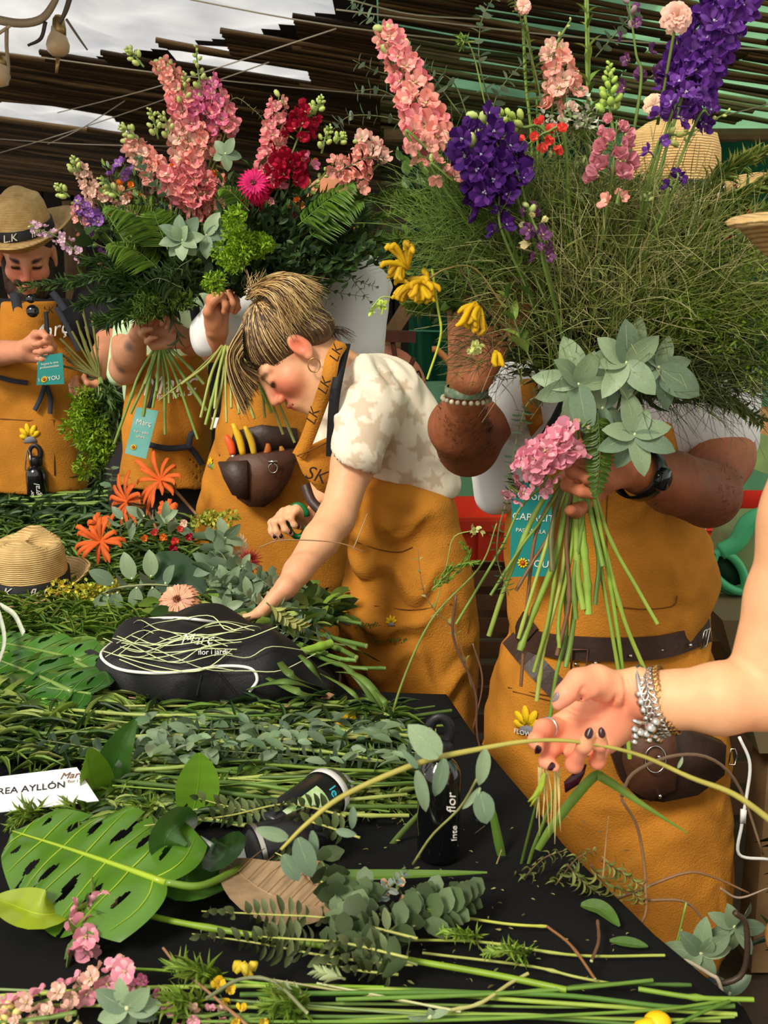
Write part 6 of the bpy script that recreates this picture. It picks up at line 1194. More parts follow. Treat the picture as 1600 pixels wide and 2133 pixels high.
# ================================================================ bouquet of the tattooed person
RD = J(330, 695, 2.80)
b1 = thing('bouquet', RD, 'wide bouquet of pink larkspur, lime fern and grey eucalyptus held by tattooed hands', 'bouquet')
Y1 = 2.72; r1 = J(335, 640, Y1)
for px, w, n, kd, tb in (([(385, 215), (360, 165), (330, 125)], 58, 22, 'salmon', 5), ([(470, 275), (455, 220), (430, 160)], 66, 26, ['mauve', 'pink'], 3), ([(425, 250), (415, 225), (410, 190)], 70, 16, 'mauve', 2), ([(400, 270), (385, 230), (375, 200)], 66, 14, 'pink', 0), ([(440, 330), (430, 290), (425, 260)], 60, 14, 'salmon', 0), ([(395, 345), (385, 300), (372, 260)], 70, 18, ['salmon', 'pale'], 0),
        ([(335, 370), (300, 330), (262, 290)], 66, 24, ['pale', 'salmon'], 6), ([(430, 420), (395, 400), (350, 370)], 80, 28, ['salmon', 'pink'], 0), ([(460, 440), (440, 400), (440, 370)], 66, 14, 'salmon', 0), ([(420, 395), (400, 370), (385, 340)], 76, 18, 'pink', 0), ([(210, 425), (185, 385), (162, 335)], 44, 20, 'pale', 6), ([(300, 430), (260, 415), (220, 395)], 50, 14, ['pale', 'peach'], 8),
        ([(205, 470), (180, 440), (155, 420)], 46, 16, 'lav', 3), ([(178, 475), (165, 450), (160, 430)], 36, 8, 'salmon', 0), ([(245, 370), (258, 350), (262, 342)], 42, 6, 'lav', 0), ([(170, 530), (130, 500), (90, 480), (62, 470)], 34, 18, 'lilac', 4), ([(210, 540), (235, 545)], 40, 5, ['lav', 'salmon'], 0), ([(255, 400), (285, 390)], 40, 5, 'orange', 0), ([(375, 360), (388, 345)], 40, 4, 'orange', 0), ([(450, 345), (470, 352)], 44, 5, 'orange', 0), ([(225, 430), (235, 432)], 34, 3, 'orange', 0), ([(340, 610), (350, 618)], 26, 3, 'mauve', 0), ([(275, 612), (282, 616)], 26, 3, 'mauve', 0), ([(510, 400), (520, 420)], 30, 3, 'red', 0)):
    spike(b1, px, Y1, w, n, kd, tipbuds=tb, root=r1 if n > 8 else None, taper=.35 if tb else .15)
for px in ([(330, 290), (320, 250), (310, 225)], [(355, 300), (345, 250), (325, 235)], [(380, 230), (386, 180), (385, 150)], [(420, 200), (412, 140), (408, 95)], [(300, 140), (275, 110), (262, 100)], [(290, 290), (262, 268), (248, 265)], [(250, 410), (225, 390), (205, 370)], [(160, 360), (155, 340), (153, 325)], [(145, 410), (125, 395), (118, 382)]):
    spike(b1, px, Y1 - .02, 28, 0, 'cream', 'bud_spray', 12, bud=(176, 190, 108), root=None)
branch(b1, pts3([(440, 340), (480, 210), (530, 230), (555, 260)], Y1), G_LANCE, .016, .005, 12, [(110, 104, 60)], 'willow_twig')
for px, w in (([(340, 500), (290, 450), (215, 430)], .09), ([(330, 560), (280, 520), (220, 510)], .08), ([(350, 520), (330, 470), (320, 440)], .08)): fern(b1, pts3(px, Y1 - .12), w, [(112, 146, 50), (130, 160, 62), (92, 126, 44)], n=30)
for px, w in (([(330, 590), (350, 560), (440, 570)], .07), ([(380, 600), (330, 580), (290, 600)], .06), ([(400, 540), (370, 560), (350, 600)], .07)): branch(b1, pts3(px, Y1 - .14), G_OVAL, .05, .010, 16, [(66, 92, 52), (84, 108, 62)], 'drooping_leaf_branch', ang=1.3, twist=.1, up=(0, -1, .2))
for px in ([(330, 580), (230, 570), (130, 590), (40, 600)], [(330, 600), (230, 610), (160, 640)], [(320, 620), (240, 660), (200, 670)], [(340, 640), (280, 590), (200, 560)], [(320, 580), (250, 545), (170, 545)]): plume(b1, pts3(px, Y1 - .08), .07, [(76, 104, 44), (60, 88, 40)], 'pine_plume', 150, .0008)
euc_rosette(b1, 380, 500, Y1 - .20, [(-10, 52, .8), (35, 58, .7), (-50, 55, .7), (80, 48, .7), (-95, 50, .7), (140, 42, .8), (180, 46, .8, .6), (-140, 44, .7), (20, 36, .9, .8), (-30, 36, .9, .8), (110, 40, .8, .7)], 11)
euc_rosette(b1, 430, 490, Y1 - .18, [(30, 55, .7), (80, 60, .7), (130, 50, .7), (180, 50, .7)], 12); euc_rosette(b1, 470, 320, Y1 - .1, [(-40, 34, .8), (30, 36, .8), (100, 34, .8), (170, 36, .8), (-110, 30, .8)], 13)
branch(b1, pts3([(360, 420), (310, 370), (285, 325)], Y1 - .1), G_ROUND, .030, .024, 9, GREY, 'eucalyptus_branch', ang=.9)
branch(b1, pts3([(230, 520), (180, 500), (175, 490)], Y1 - .05), G_OVAL, .08, .05, 2, [(60, 84, 44)], 'broad_leaf_branch', ang=.8)
filler(b1, 340, 480, Y1 + .05, 180, 120, .12, 1700, r1, DGRN + GRN, G_LANCE, (.03, .05), .3, seed=21, twigs=90); filler(b1, 320, 590, Y1, 120, 60, .1, 1200, r1, [(52, 78, 36), (70, 96, 44)], G_THIN, (.03, .06), .12, seed=22, twigs=50)
filler(b1, 290, 400, Y1 + .02, 110, 70, .08, 700, r1, GRN + GREY, G_OVAL, (.012, .025), .5, seed=24, twigs=50)
fluff(b1, P(330, 630, Y1 - .1), (.07, .05, .05), 1100, [(96, 122, 40), (76, 102, 36)], 'feathery_fern', .02, .003, 23, 8)
branch(b1, pts3([(345, 640), (372, 700), (352, 730)], 2.76), G_LANCE, .05, .012, 5, [(104, 116, 84)], 'narrow_leaf_branch', ang=.5)
for px, w in (([(325, 720), (290, 780), (272, 830), (238, 925)], 6), ([(328, 720), (300, 800), (272, 862)], 6), ([(330, 720), (310, 800), (298, 868)], 7), ([(332, 720), (328, 790), (318, 850)], 6), ([(334, 722), (342, 800), (344, 905)], 6), ([(338, 722), (355, 800), (368, 830)], 6), ([(340, 722), (372, 800), (412, 915)], 6), ([(345, 722), (380, 780), (430, 855)], 8), ([(350, 722), (390, 760), (425, 800)], 7), ([(336, 722), (350, 780), (352, 840)], 5), ([(330, 722), (318, 760), (302, 800)], 5), ([(334, 720), (330, 760), (326, 815)], 7)):
    stem(b1, px, [2.80, 2.78, 2.76], w, (120, 146, 66))
# ================================================================ bouquet of the man behind
RE = J(462, 690, 2.56)
b2 = thing('bouquet', RE, 'bouquet with tall pink larkspur, magenta gerbera and dark small-leaved foliage behind the ponytail', 'bouquet')
Y2 = 2.58; r2 = J(500, 620, Y2)
for px, w, n, kd, tb in (([(560, 375), (568, 300), (582, 195)], 66, 44, ['pink', 'pink', 'salmon'], 3), ([(572, 390), (565, 360)], 60, 8, 'pink', 0), ([(735, 380), (715, 345), (690, 350)], 52, 12, 'salmon', 0), ([(790, 340), (770, 310), (745, 290)], 60, 16, ['salmon', 'pale'], 3), ([(740, 400), (745, 350), (760, 320)], 56, 12, 'salmon', 0), ([(560, 430), (555, 410)], 36, 4, 'pink', 0), ([(575, 455), (575, 440)], 34, 3, 'mauve', 0), ([(620, 290), (632, 255), (650, 225)], 60, 14, 'red', 4), ([(600, 390), (595, 350), (600, 320)], 84, 22, 'red', 0), ([(520, 410), (530, 420), (540, 425)], 60, 8, 'red', 0), ([(615, 440), (625, 420)], 40, 4, 'orange', 0), ([(645, 345), (650, 330)], 40, 4, ['orange', 'mauve'], 0), ([(620, 345), (625, 330)], 36, 4, 'mauve', 0), ([(605, 460), (610, 450)], 34, 3, 'red', 0)):
    spike(b2, px, Y2, w, n, kd, tipbuds=tb, root=r2 if n > 8 else None, taper=.45 if tb == 3 and n > 20 else .15)
for px in ([(655, 240), (665, 215), (672, 200)], [(670, 320), (680, 280), (690, 262)], [(700, 300), (712, 285), (720, 280)], [(620, 410), (660, 380), (700, 330)]): spike(b2, px, Y2, 28, 0, 'cream', 'bud_spray', 12, bud=(176, 196, 104))
gerbera('flower_head', b2, P(528, 382, Y2 - .12), S(34, Y2), (.1, -1, .3), [(224, 24, 100), (240, 50, 130)], (90, 10, 40), 22); gerbera('flower_head', b2, P(538, 405, Y2 - .11), S(26, Y2), (.4, -1, -.3), [(190, 14, 60), (200, 20, 70)], (90, 10, 40), 20)
for px, w in (([(620, 470), (680, 420), (740, 380)], .08), ([(640, 500), (700, 440), (760, 420)], .07), ([(520, 440), (480, 400), (455, 395)], .05)): fern(b2, pts3(px, Y2 - .1), w, [(110, 148, 48), (88, 124, 44)], n=30)
fluff(b2, P(475, 510, Y2 - .14), (.07, .06, .07), 2200, LIME, 'lime_foliage', .012, .005, 31, 10); fluff(b2, P(530, 510, Y2 - .14), (.035, .03, .045), 700, LIME, 'lime_foliage', .012, .005, 32, 4)
for px, w in (([(600, 480), (720, 470), (840, 440)], .06), ([(620, 500), (740, 500), (850, 500)], .07), ([(640, 420), (760, 420), (850, 390)], .06), ([(640, 540), (760, 520), (860, 540)], .06)): plume(b2, pts3(px, Y2 + .05), w, GRN, 'pine_plume', 200, .0008)
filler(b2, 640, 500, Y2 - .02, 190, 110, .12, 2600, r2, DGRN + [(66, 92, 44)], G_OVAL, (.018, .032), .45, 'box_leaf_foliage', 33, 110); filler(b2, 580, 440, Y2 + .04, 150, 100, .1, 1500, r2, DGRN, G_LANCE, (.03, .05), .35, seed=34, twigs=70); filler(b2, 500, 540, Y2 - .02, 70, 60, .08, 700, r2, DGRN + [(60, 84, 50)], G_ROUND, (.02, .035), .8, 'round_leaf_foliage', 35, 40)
for px in ([(640, 540), (680, 600), (770, 620)], [(680, 520), (740, 580), (790, 600)], [(620, 520), (640, 590), (700, 640)], [(700, 500), (720, 560), (780, 640)], [(600, 560), (620, 600), (660, 630)]): branch(b2, pts3(px, Y2 - .05), G_OVAL, .026, .010, 11, [(44, 58, 36), (70, 92, 50)], 'small_leaf_branch', pair=True)
branch(b2, pts3([(700, 360), (760, 330), (800, 330)], Y2 - .1), G_THIN, .04, .004, 9, [(60, 20, 24)], 'dark_leaf_branch')
for px, w in (([(462, 720), (430, 760), (378, 800)], 5), ([(465, 722), (440, 780), (418, 870)], 6), ([(467, 724), (450, 800), (428, 885)], 7), ([(469, 724), (462, 800), (440, 895)], 6), ([(470, 724), (470, 800), (472, 880)], 5), ([(474, 724), (490, 800), (498, 862)], 6), ([(476, 724), (500, 790), (530, 872)], 6), ([(478, 722), (530, 780), (566, 860)], 7), ([(480, 722), (545, 790), (590, 905)], 6), ([(482, 720), (560, 800), (614, 922)], 6), ([(484, 720), (570, 780), (600, 850)], 6), ([(470, 720), (455, 780), (447, 852)], 6), ([(474, 722), (480, 780), (482, 850)], 6), ([(464, 720), (400, 780), (330, 835)], 3), ([(480, 722), (540, 800), (552, 870)], 6), ([(478, 724), (505, 800), (515, 850)], 5)):
    stem(b2, px, [2.56, 2.50, 2.46], w, (164, 172, 92) if w < 7 else (140, 168, 70))
# ---------------------------------------------------------------- bunch the bearded man is trimming
RC_ = J(208, 780, 3.12)
b4 = thing('bouquet', RC_, 'bunch of trimmed stems with lime feathery foliage hanging upside down', 'bouquet')
for px in ([(125, 705), (165, 745), (205, 785)], [(160, 668), (180, 730), (206, 785)], [(172, 645), (190, 720), (208, 785)], [(135, 725), (170, 760), (204, 785)], [(150, 690), (178, 740), (206, 785)], [(120, 760), (160, 770), (204, 785)], [(190, 650), (200, 720), (208, 785)], [(140, 750), (170, 768), (204, 785)], [(168, 690), (188, 740), (206, 785)], [(178, 680), (195, 740), (208, 785)], [(128, 738), (165, 762), (204, 785)]): stem(b4, px[::-1], 3.12, 5, (116, 116, 60))
for px in ([(208, 785), (215, 850), (235, 920)], [(210, 785), (230, 850), (258, 930)], [(206, 785), (205, 860), (200, 950)]): stem(b4, px, 3.12, 4, (150, 176, 90))
fluff(b4, P(195, 905, 3.10), (.06, .05, .16), 2400, LIME, 'lime_foliage', .018, .006, 41, 14); filler(b4, 215, 900, 3.16, 55, 120, .06, 900, RC_, [(66, 92, 40), (90, 116, 60)], G_THIN, (.04, .07), .10, 'feathery_foliage', 42, 60); branch(b4, pts3([(205, 700), (203, 780)], 3.0), G_THIN, .01, .004, 2, DGRN)
# ================================================================ on the table
def tp(px, h=.01):
    hs = np.interp(np.linspace(0, 1, len(px)), np.linspace(0, 1, len(h)), h) if not np.isscalar(h) else [h] * len(px)
    return np.array([T(x, y, q) for (x, y), q in zip(px, hs)])
def tY(y): return T(800, y)[1]
M_BOT = mat('black_enamel', (12, 12, 14), rough=.16, coat=.6, spec=.6)
# --- drinking bottles
def bottle(x, yb, ytop, wpx, label, letters, hx=1.0):
    b = T(x, yb); Y = b[1]; r = S(wpx, Y) / 2; H = S(yb - ytop, Y) * 1.0; t = thing('drinking_bottle', b, label, 'bottle'); bd = H * .72
    MB().lathe(b, [(0.001, .001), (r * .9, .001), (r, .008), (r, bd * .80), (r * .97, bd * .86), (r * .8, bd * .93), (r * .56, bd * .98), (r * .5, bd)], sides=32).build('bottle_body', M_BOT, t)
    MB().lathe(b, [(r * .52, bd * .985), (r * .60, bd * 1.0), (r * .60, bd * 1.13), (r * .5, bd * 1.17), (.001, bd * 1.18)], sides=24).build('screw_cap', mat('matt_black_plastic', (20, 20, 22), rough=.45), t)
    c = b + (0, 0, bd * 1.24); mb = MB(); mb.tube([c + np.array([math.cos(a) * r * .48 * hx, 0, math.sin(a) * H * .105]) for a in np.linspace(-.9, 4.04, 16)], [.005 * r / .03, .0045 * r / .03, .005 * r / .03], 8, flat=1.6); mb.build('cap_loop', mat('matt_black_plastic'), t)
    c = b + (-r * .62, -r * .5, bd * 1.10); kt = thing('carabiner', c, 'silver carabiner on the ' + label.replace('black metal drinking ', ''), 'carabiner'); mb = MB()
    mb.tube([c + np.array([a * r * .36, -.002, q * H * .17]) for a, q in ((.5, 1), (.85, .65), (.75, .1), (.95, -.5), (.6, -.95), (-.2, -1), (-.6, -.7), (-.25, .2), (.1, .8), (.5, 1))], .0018 * r / .03, 6, cap=False); mb.build('hook', M_STEEL, kt); mb = MB(); mb.tube([c + np.array([.85 * r * .36, -.002, .6 * H * .17]), c + np.array([.95 * r * .36, -.002, -.45 * H * .17])], .0026 * r / .03, 6); mb.build('gate', M_STEEL, kt)
    for s_, fx, z, sz in letters: a = fx; p = b + np.array([math.sin(a) * r * 1.02, -math.cos(a) * r * 1.02, bd * z]); text(s_, p, (0, 0, 1), (-math.cos(a), -math.sin(a), 0), sz * r, M_WLET, t, shear=.3)
    return t
bottle(913, 1782, 1437, 100, 'black metal drinking bottle standing at the front edge of the table', [('Inte', .75, .30, .5), ('flor', .55, .62, .7)])
bottle(82, 1070, 920, 46, 'black metal drinking bottle in front of the bearded man', [('Integral', .3, .40, .75), ('flor', -.2, .42, .55)])
# --- black rucksack
bk = thing('rucksack', T(400, 1440), 'black rucksack with white piping lying on the table under pale raffia', 'bag')
M_BAG = mat('black_nylon', (19, 19, 21), rough=.6, bump=.3, bscale=300, var=.2, vscale=10); M_PIPE = mat('white_piping', (235, 235, 228), rough=.6)
F = Field(); A = lambda x, y, h: T(x, y, h)
F.chain([A(265, 1400, .05), A(400, 1400, .065), A(540, 1400, .06), A(660, 1430, .03)], [.055, .070, .062, .03], .05); F.chain([A(290, 1350, .06), A(420, 1350, .075), A(540, 1360, .06)], [.055, .065, .05], .05); F.chain([A(300, 1440, .03), A(560, 1450, .03)], [.035, .03], .03)
V, Q = F.surf(.006, disp=addf(folds(.005, 32, (1, .3, 0), 2), folds(.003, 60, (.3, 1, 0), 5))); solid('bag_body', V, Q, M_BAG, bk); sK = Surf(V, Q); sK.Y = 1.85
for q in ([(520, 1292), (440, 1297), (380, 1290), (310, 1284), (245, 1290), (213, 1325), (212, 1365), (245, 1393), (320, 1402), (400, 1397), (460, 1388), (520, 1392), (536, 1415), (520, 1440)],): MB().tube(bez([sK.on(x, y, .002) for x, y in q], 70), .0028, 6).build('piping', M_PIPE, bk)
for q in ([(300, 1300), (300, 1385)], [(420, 1405), (410, 1450)], [(455, 1400), (500, 1455)]): MB().tube(bez([sK.on(x, y, .001) for x, y in q], 10), .0022, 5).build('seam', M_BAG, bk)
c, n_ = sK.on(408, 1335, .003, True); text('Març', c, (1, .1, 0), (-.1, .5, 1), .026, M_PIPE, bk, shear=.4); text('flor i jardí', c + (0.03, -.02, -.014), (1, .1, 0), (-.1, .5, 1), .012, M_PIPE, bk)
mb = MB(); mb.add(*[(g := leafgeo('oval', .3, .6, 6, 2)) and (g[0] * [.07, .11, .11]) @ fr(T(130, 1400, .03) - T(215, 1380, .06), (0, -.5, 1)).T + T(215, 1380, .06), g[1]]); mb.build('side_flap', M_BAG, bk); ribbon(MB(), tp([(190, 1400), (185, 1430), (205, 1465)], .03), .03, (0, -1, .2), .003).build('shoulder_strap', M_BAG, bk); ribbon(MB(), tp([(540, 1400), (600, 1440), (690, 1440)], [.05, .04, .02]), .03, (0, -.5, 1), .003).build('shoulder_strap', M_BAG, bk)
rr = random.Random(31)
for i in range(17):
    x0 = rr.uniform(215, 300); pts = [(x0, rr.uniform(1320, 1385))]; 
    while pts[-1][0] < rr.uniform(420, 640): pts.append((pts[-1][0] + rr.uniform(40, 90), min(1398, max(1300, pts[-1][1] + rr.uniform(-34, 34)))))
    if len(pts) < 3: continue
    ribbon(MB(), [sK.on(x, y, .006 + .012 * rr.random()) for x, y in pts], .0019, (0, -.4, 1), .0005, jit(lin((214, 224, 168)), .1), n=26).build('raffia_strand', STEM, None, label='thin pale green raffia strand tangled over the black rucksack', cat='raffia', group='raffia strands on the rucksack')
for px in ([(425, 1395), (330, 1350), (240, 1330)],): pass
# --- aerosol can lying tilted
ca0, ca1 = T(556, 1748, .034), P(700, 1638, 1.33); d = nrm(ca1 - ca0); r = .0335; L = np.linalg.norm(ca1 - ca0); can = thing('spray_can', ca0 - (0, 0, .03), 'black and white aerosol can tipped among cut stems', 'can')
x_ = nrm(np.cross(d, (0, 1, 0))); x_ = x_ if x_[2] > 0 else -x_
MB().lathe(ca0, [(.001, 0), (r * .9, 0), (r, .004), (r, L * .82), (r * .9, L * .86)], d, 32).build('can_body', mat('black_tin', (22, 22, 24), rough=.3), can)
mb = MB(); mb.lathe(ca0, [(r * 1.03, L * .80), (r * 1.04, L * .815), (r * 1.04, L * .87), (r * .92, L * .885)], d, 32); mb.build('white_collar', mat('white_plastic', (232, 230, 226), rough=.35), can)
MB().lathe(ca0, [(r * .93, L * .88), (r * .9, L * .90), (r * .85, L * .965), (r * .62, L * .99), (r * .56, L * 1.0), (r * .5, L * 1.01)], d, 32).build('shoulder', mat('satin_metal', (196, 192, 184), rough=.3, metal=1.0), can)
MB().lathe(ca0, [(r * .42, L * 1.0), (r * .40, L * 1.08), (r * .34, L * 1.13), (.001, L * 1.14)], d, 20).tube([ca0 + d * L * 1.09, ca0 + d * L * 1.09 + np.array([.016, -.006, -.002])], [.007, .006], 8).build('spray_nozzle', mat('white_plastic'), can)
def canpatch(a0, a1, z0, z1, m, name, off=1.012):
    yb = np.cross(d, x_); G = [[ca0 + d * L * z + (x_ * math.cos(a) + yb * math.sin(a)) * r * off for a in np.linspace(a0, a1, 8)] for z in np.linspace(z0, z1, 6)]; MB().grid(G).build(name, m, can)
yb = np.cross(d, x_); fs = 1 if yb[1] < 0 else -1
canpatch(.35 * fs, 1.3 * fs, .12, .60, mat('lime_print', (128, 186, 56), rough=.4, var=.5, vscale=60, col2=(222, 236, 200)), 'green_panel'); canpatch(2.35 * fs, 2.75 * fs, -.0, .80, mat('white_plastic'), 'white_stripe', 1.03)
pa = 1.05 * fs; nn = x_ * math.cos(pa) + yb * math.sin(pa); text('les', ca0 + d * L * .70 + nn * r * 1.02, np.cross(d, nn), d, .02, mat('cyan_print', (60, 196, 220)), can); text('Oasis', ca0 + d * L * .1 + nn * r * 1.02, np.cross(d, nn) * -1, d, .016, M_WLET, can) if False else None
ca2 = T(528, 1775, .03); c2b = thing('spray_can', ca2, 'second aerosol can, only its grey base showing beside the brown leaf', 'can'); d2 = nrm((.9, .5, .05)); MB().lathe(ca2, [(.001, 0.004), (.026, .002), (.030, 0), (.0325, .003), (.0325, .09), (.02, .10)], d2, 24).build('can_body', mat('black_tin'), c2b); MB().lathe(ca2, [(.0345, .0), (.0345, .006)], d2, 24).build('base_rim', mat('satin_metal'), c2b); 
# --- name cards
def card(cn, label, txts):
    c = np.array(cn); t = thing('name_card', c.mean(0), label, 'card'); n = nrm(np.cross(c[1] - c[0], c[3] - c[0])); n = n if n[2] > 0 else -n; MB().prism(c, .0012, -n).build('card', mat('white_card', (236, 234, 236), rough=.5), t, smooth=False)
    x = nrm(c[2] - c[3]); 
    for s_, fx, fy, sz, m_, sh in txts: text(s_, c[0] + (c[1] - c[0]) * fx + (c[3] - c[0]) * fy + n * .001, x, c[0] - c[3], sz, m_, t, shear=sh)
    return t
card([T(-60, 1625, .065), T(160, 1598, .065), T(206, 1668, .04), T(-20, 1694, .04)], 'white name card with black capitals lying under asparagus fern', [('ANDREA AYLLÓN', .36, .46, .0145, mat('black_ink', (20, 20, 24), rough=.6), 0), ('Març', .90, .24, .015, mat('brown_ink', (120, 84, 60)), .4), ('flor i jardí', .93, .42, .007, mat('brown_ink'), 0)])
card([T(405, 1768, .004), T(560, 1755, .004), T(590, 1812, .004), T(420, 1830, .004)], 'blank white card half hidden under the monstera stems and brown leaf', [])
# --- straw hat on the table
straw_hat(T(64, 1222, .04), (0.05, -.12, 1), (0, -1, 0), .98, 'straw hat with black ribbon resting on the greenery', brim=.135)
# --- monsteras and broad glossy leaves
M_GLOSSY = mat('glossy_leaf', attr=True, rough=.28, var=.12, vscale=12, trans=.2, spec=.5, coat=.25)
def monstera(name, base, tip, up, W, col, vein, seed=0, label=None, cat=None, droop=.3, cuts=7, group=None, pet=None):
    """split leaf: midrib from base to tip, lobes either side with slots between"""
    rr = random.Random(seed); base, tip = np.asarray(base), np.asarray(tip); L = np.linalg.norm(tip - base); R = fr(tip - base, up); t = thing(name, base, label, cat, group); mb = MB(); vn = MB()
    def sp(u, v):   # u across -1..1, v along 0..1
        w = W * .5 * (math.sin(math.pi * min(1, max(0, v * .86 + .125))) ** .7); x = u * w; y = v * L - abs(u) * L * .12 * (1 - v) - .13 * L * math.sin(math.pi * min(1, abs(u) * .8)) * (1 - v) ** 4; z = -droop * x * x / W * 2 - droop * .25 * (v - .4) ** 2 * L + .008 * math.sin(v * 21 + 2) * abs(u) + .03 * L * abs(u) * (1 - abs(u))
        return base + R @ np.array([x, y, z])
    nu, nv = 36, 168; us = np.linspace(0, 1, nu); vs = np.linspace(0, 1, nv)
    for sg in (-1, 1):
        G = np.array([[sp(sg * u, v + .16 * u * (1 - v)) for v in vs] for u in us]); I = np.arange(nu * nv).reshape(nu, nv); Q = []
        for i in range(nu - 1):
            for j in range(nv - 1):
                u, v = (us[i] + us[i + 1]) / 2, (vs[j] + vs[j + 1]) / 2; w_ = v * cuts; f = abs(w_ - math.floor(w_) - .5); k = int(math.floor(w_)); ok = True
                if 0 < k < cuts - 1:
                    h_ = .32 * math.sqrt(max(0, 1 - ((u - .42 - .05 * (k % 3)) / .17) ** 2)); ok = not (.5 - f < 0 or (.5 - f) < -1) and not (f > .5 - .5 * h_)
                    if k % 2 == 0 and u > .66: ok = ok and not (f > .5 - .22 * (u - .62) / .38)
                if ok: Q.append((I[i, j], I[i + 1, j], I[i + 1, j + 1], I[i, j + 1]))
        C = np.tile(np.array(lin(col)), (nu * nv, 1)) * (1 + .10 * np.cos(2 * math.pi * ((vs[None] + 0 * us[:, None]) * cuts - .5)).reshape(-1, 1)); mb.add(G.reshape(-1, 3), Q, None, C)
        for k in range(cuts): vn.tube(bez([sp(sg * q, (k + .5) / cuts + .16 * q * (1 - (k + .5) / cuts)) + R[:, 2] * .0008 for q in (0, .3, .6, .9)], 8), [L * .005, L * .001], 4, lin(vein), cap=False)
    mb.grid([[sp(q * .06, v) for q in (-1, 0, 1)] for v in np.linspace(0, 1, 14)], lin(col)); vn.tube([sp(0, v) + R[:, 2] * .001 for v in np.linspace(0, 1, 14)], [L * .016, L * .004], 6, lin(vein)); mb.build('leaf_blade', M_GLOSSY, t); vn.build('veins', M_GLOSSY, t)
    if pet is not None: MB().tube(bez([base, *pet], 12), [L * .016, L * .018, L * .018], 8, lin((120, 156, 52))).build('leaf_stalk', M_GLOSSY, t)
    return t
monstera('monstera_leaf', T(345, 1838, .06), T(25, 1728, .05), (0, -.35, 1), .185, (84, 128, 34), (168, 196, 50), 3, 'large glossy monstera leaf with long holes lying behind the pink stock flowers', 'leaf', .15, 7, pet=[T(420, 1845, .05), T(500, 1808, .03)])
for i, (b, tpx, w, cl) in enumerate((((150, 1440), (-20, 1365), .17, (60, 112, 34)), ((200, 1400), (60, 1330), .15, (72, 128, 40)), ((170, 1375), (-30, 1330), .15, (84, 138, 52)), ((190, 1445), (30, 1425), .15, (50, 96, 32)))): monstera('monstera_leaf', T(*b, .06), T(*tpx, .05), (0, -.3, 1), w, cl, (130, 160, 80), 10 + i, ('lowest', 'upper', 'topmost', 'darkest')[i] + ' of the split monstera leaves fanned beside the rucksack', 'leaf', .2, 6)
def broad(pts, W, col, label, up=(0, -1, .3), curl=.5, name='broad_leaf', Y=None, m=None, vein=True, tw=0.0, fold=.35):
    p = bez(pts, 16); tg = np.gradient(p, axis=0); G = []; mb = MB(); n = 16; C = []
    for k in range(n):
        t = k / (n - 1); w = W * .5 * (math.sin(math.pi * min(.985, t * .93 + .05)) ** .7); u0 = nrm(rot3(tg[k], tw * t) @ nrm(up)); s0 = nrm(np.cross(tg[k], u0)); n0 = np.cross(s0, nrm(tg[k])); row = []
        for q in np.linspace(-1, 1, 7): a = q * curl; row.append(p[k] + s0 * w * math.sin(a) / max(curl, .01) + n0 * w * (abs(q) * fold - (1 - math.cos(a)) / max(curl, .01) * 0)); C.append(np.array(lin(col)) * (1.0 + .06 * math.sin(k * 2.1)))
        G.append(row)
    t_ = tag(mb.grid(G, np.array(C)).build(name, m or M_GLOSSY, None), label, 'leaf')
    if vein: MB().tube([g[3] for g in G], [W * .02, W * .005], 4, np.array(lin(col)) * 1.5).build('midrib', M_GLOSSY, t_)
    return t_
def Hs(px, Y, h=None): return pts3(px, Y)
broad(Hs([(248, 1705), (205, 1650), (185, 1600), (183, 1560)], [1.36, 1.30]), .060, (118, 162, 44), 'upright curled leaf, tallest on the corner of the name card', (.6, -1, .1), .9, tw=.5)
broad(Hs([(260, 1690), (238, 1630), (245, 1570), (283, 1500)], [1.38, 1.34]), .055, (60, 100, 38), 'dark curled leaf reaching highest behind the name card', (.3, -1, .1), .8, tw=-.4)
broad(Hs([(305, 1830), (318, 1780), (285, 1720), (258, 1680)], [1.32, 1.36]), .046, (98, 144, 30), 'folded bright leaf standing over the big monstera midrib', (-.5, -1, .2), .9)
broad(Hs([(395, 1720), (408, 1665), (415, 1615), (415, 1568)], [1.28, 1.26]), .058, (112, 158, 44), 'pale green pointed leaf standing in front of the cut stems', (.1, -1, .1), .4, fold=.12)
broad(Hs([(430, 1700), (470, 1680), (505, 1680), (530, 1700)], [1.30, 1.30]), .050, (58, 96, 32), 'squared dark leaf beside the pale pointed leaf', (0, -1, .2), .4, fold=.1)
broad(tp([(345, 1840), (390, 1850), (440, 1840), (485, 1810)], [.03, .03, .02, .02]), .055, (74, 120, 44), 'long leaf lying flat under the monstera stalk', (0, -.4, 1), .4)
broad(tp([(450, 1760), (480, 1760), (440, 1790), (400, 1740)], [.02, .05, .05, .07]), .045, (34, 62, 26), 'dark twisted leaf beside the aerosol can base', (0, -.7, 1), .8)
broad(tp([(150, 1900), (90, 1905), (40, 1890), (-10, 1870)], [.012, .03, .03, .02]), .05, (150, 170, 36), 'yellowing leaf curled under the big monstera leaf', (0, -.5, 1), .5)
broad(tp([(350, 1790), (345, 1750), (375, 1715), (400, 1730)], [.05, .08, .09, .05]), .05, (52, 92, 34), 'dark arching leaf in front of the pale pointed leaf', (.4, -1, .3), .8)
broad(Hs([(330, 1260), (345, 1210), (375, 1170), (418, 1148)], [2.12, 2.22]) if False else Hs([(428, 1245), (390, 1220), (355, 1185), (325, 1155)], [2.14, 2.18]), .10, (34, 68, 30), 'broad dark green leaf standing above the peach gerbera', (-.2, -1, .5), .5, fold=.15)
broad(tp([(520, 1838), (610, 1832), (700, 1828), (1015, 1818)], [.015, .02, .02, .02]), .022, (96, 132, 44), 'long flat strap leaf lying before the bottle', (0, -.3, 1), .5)
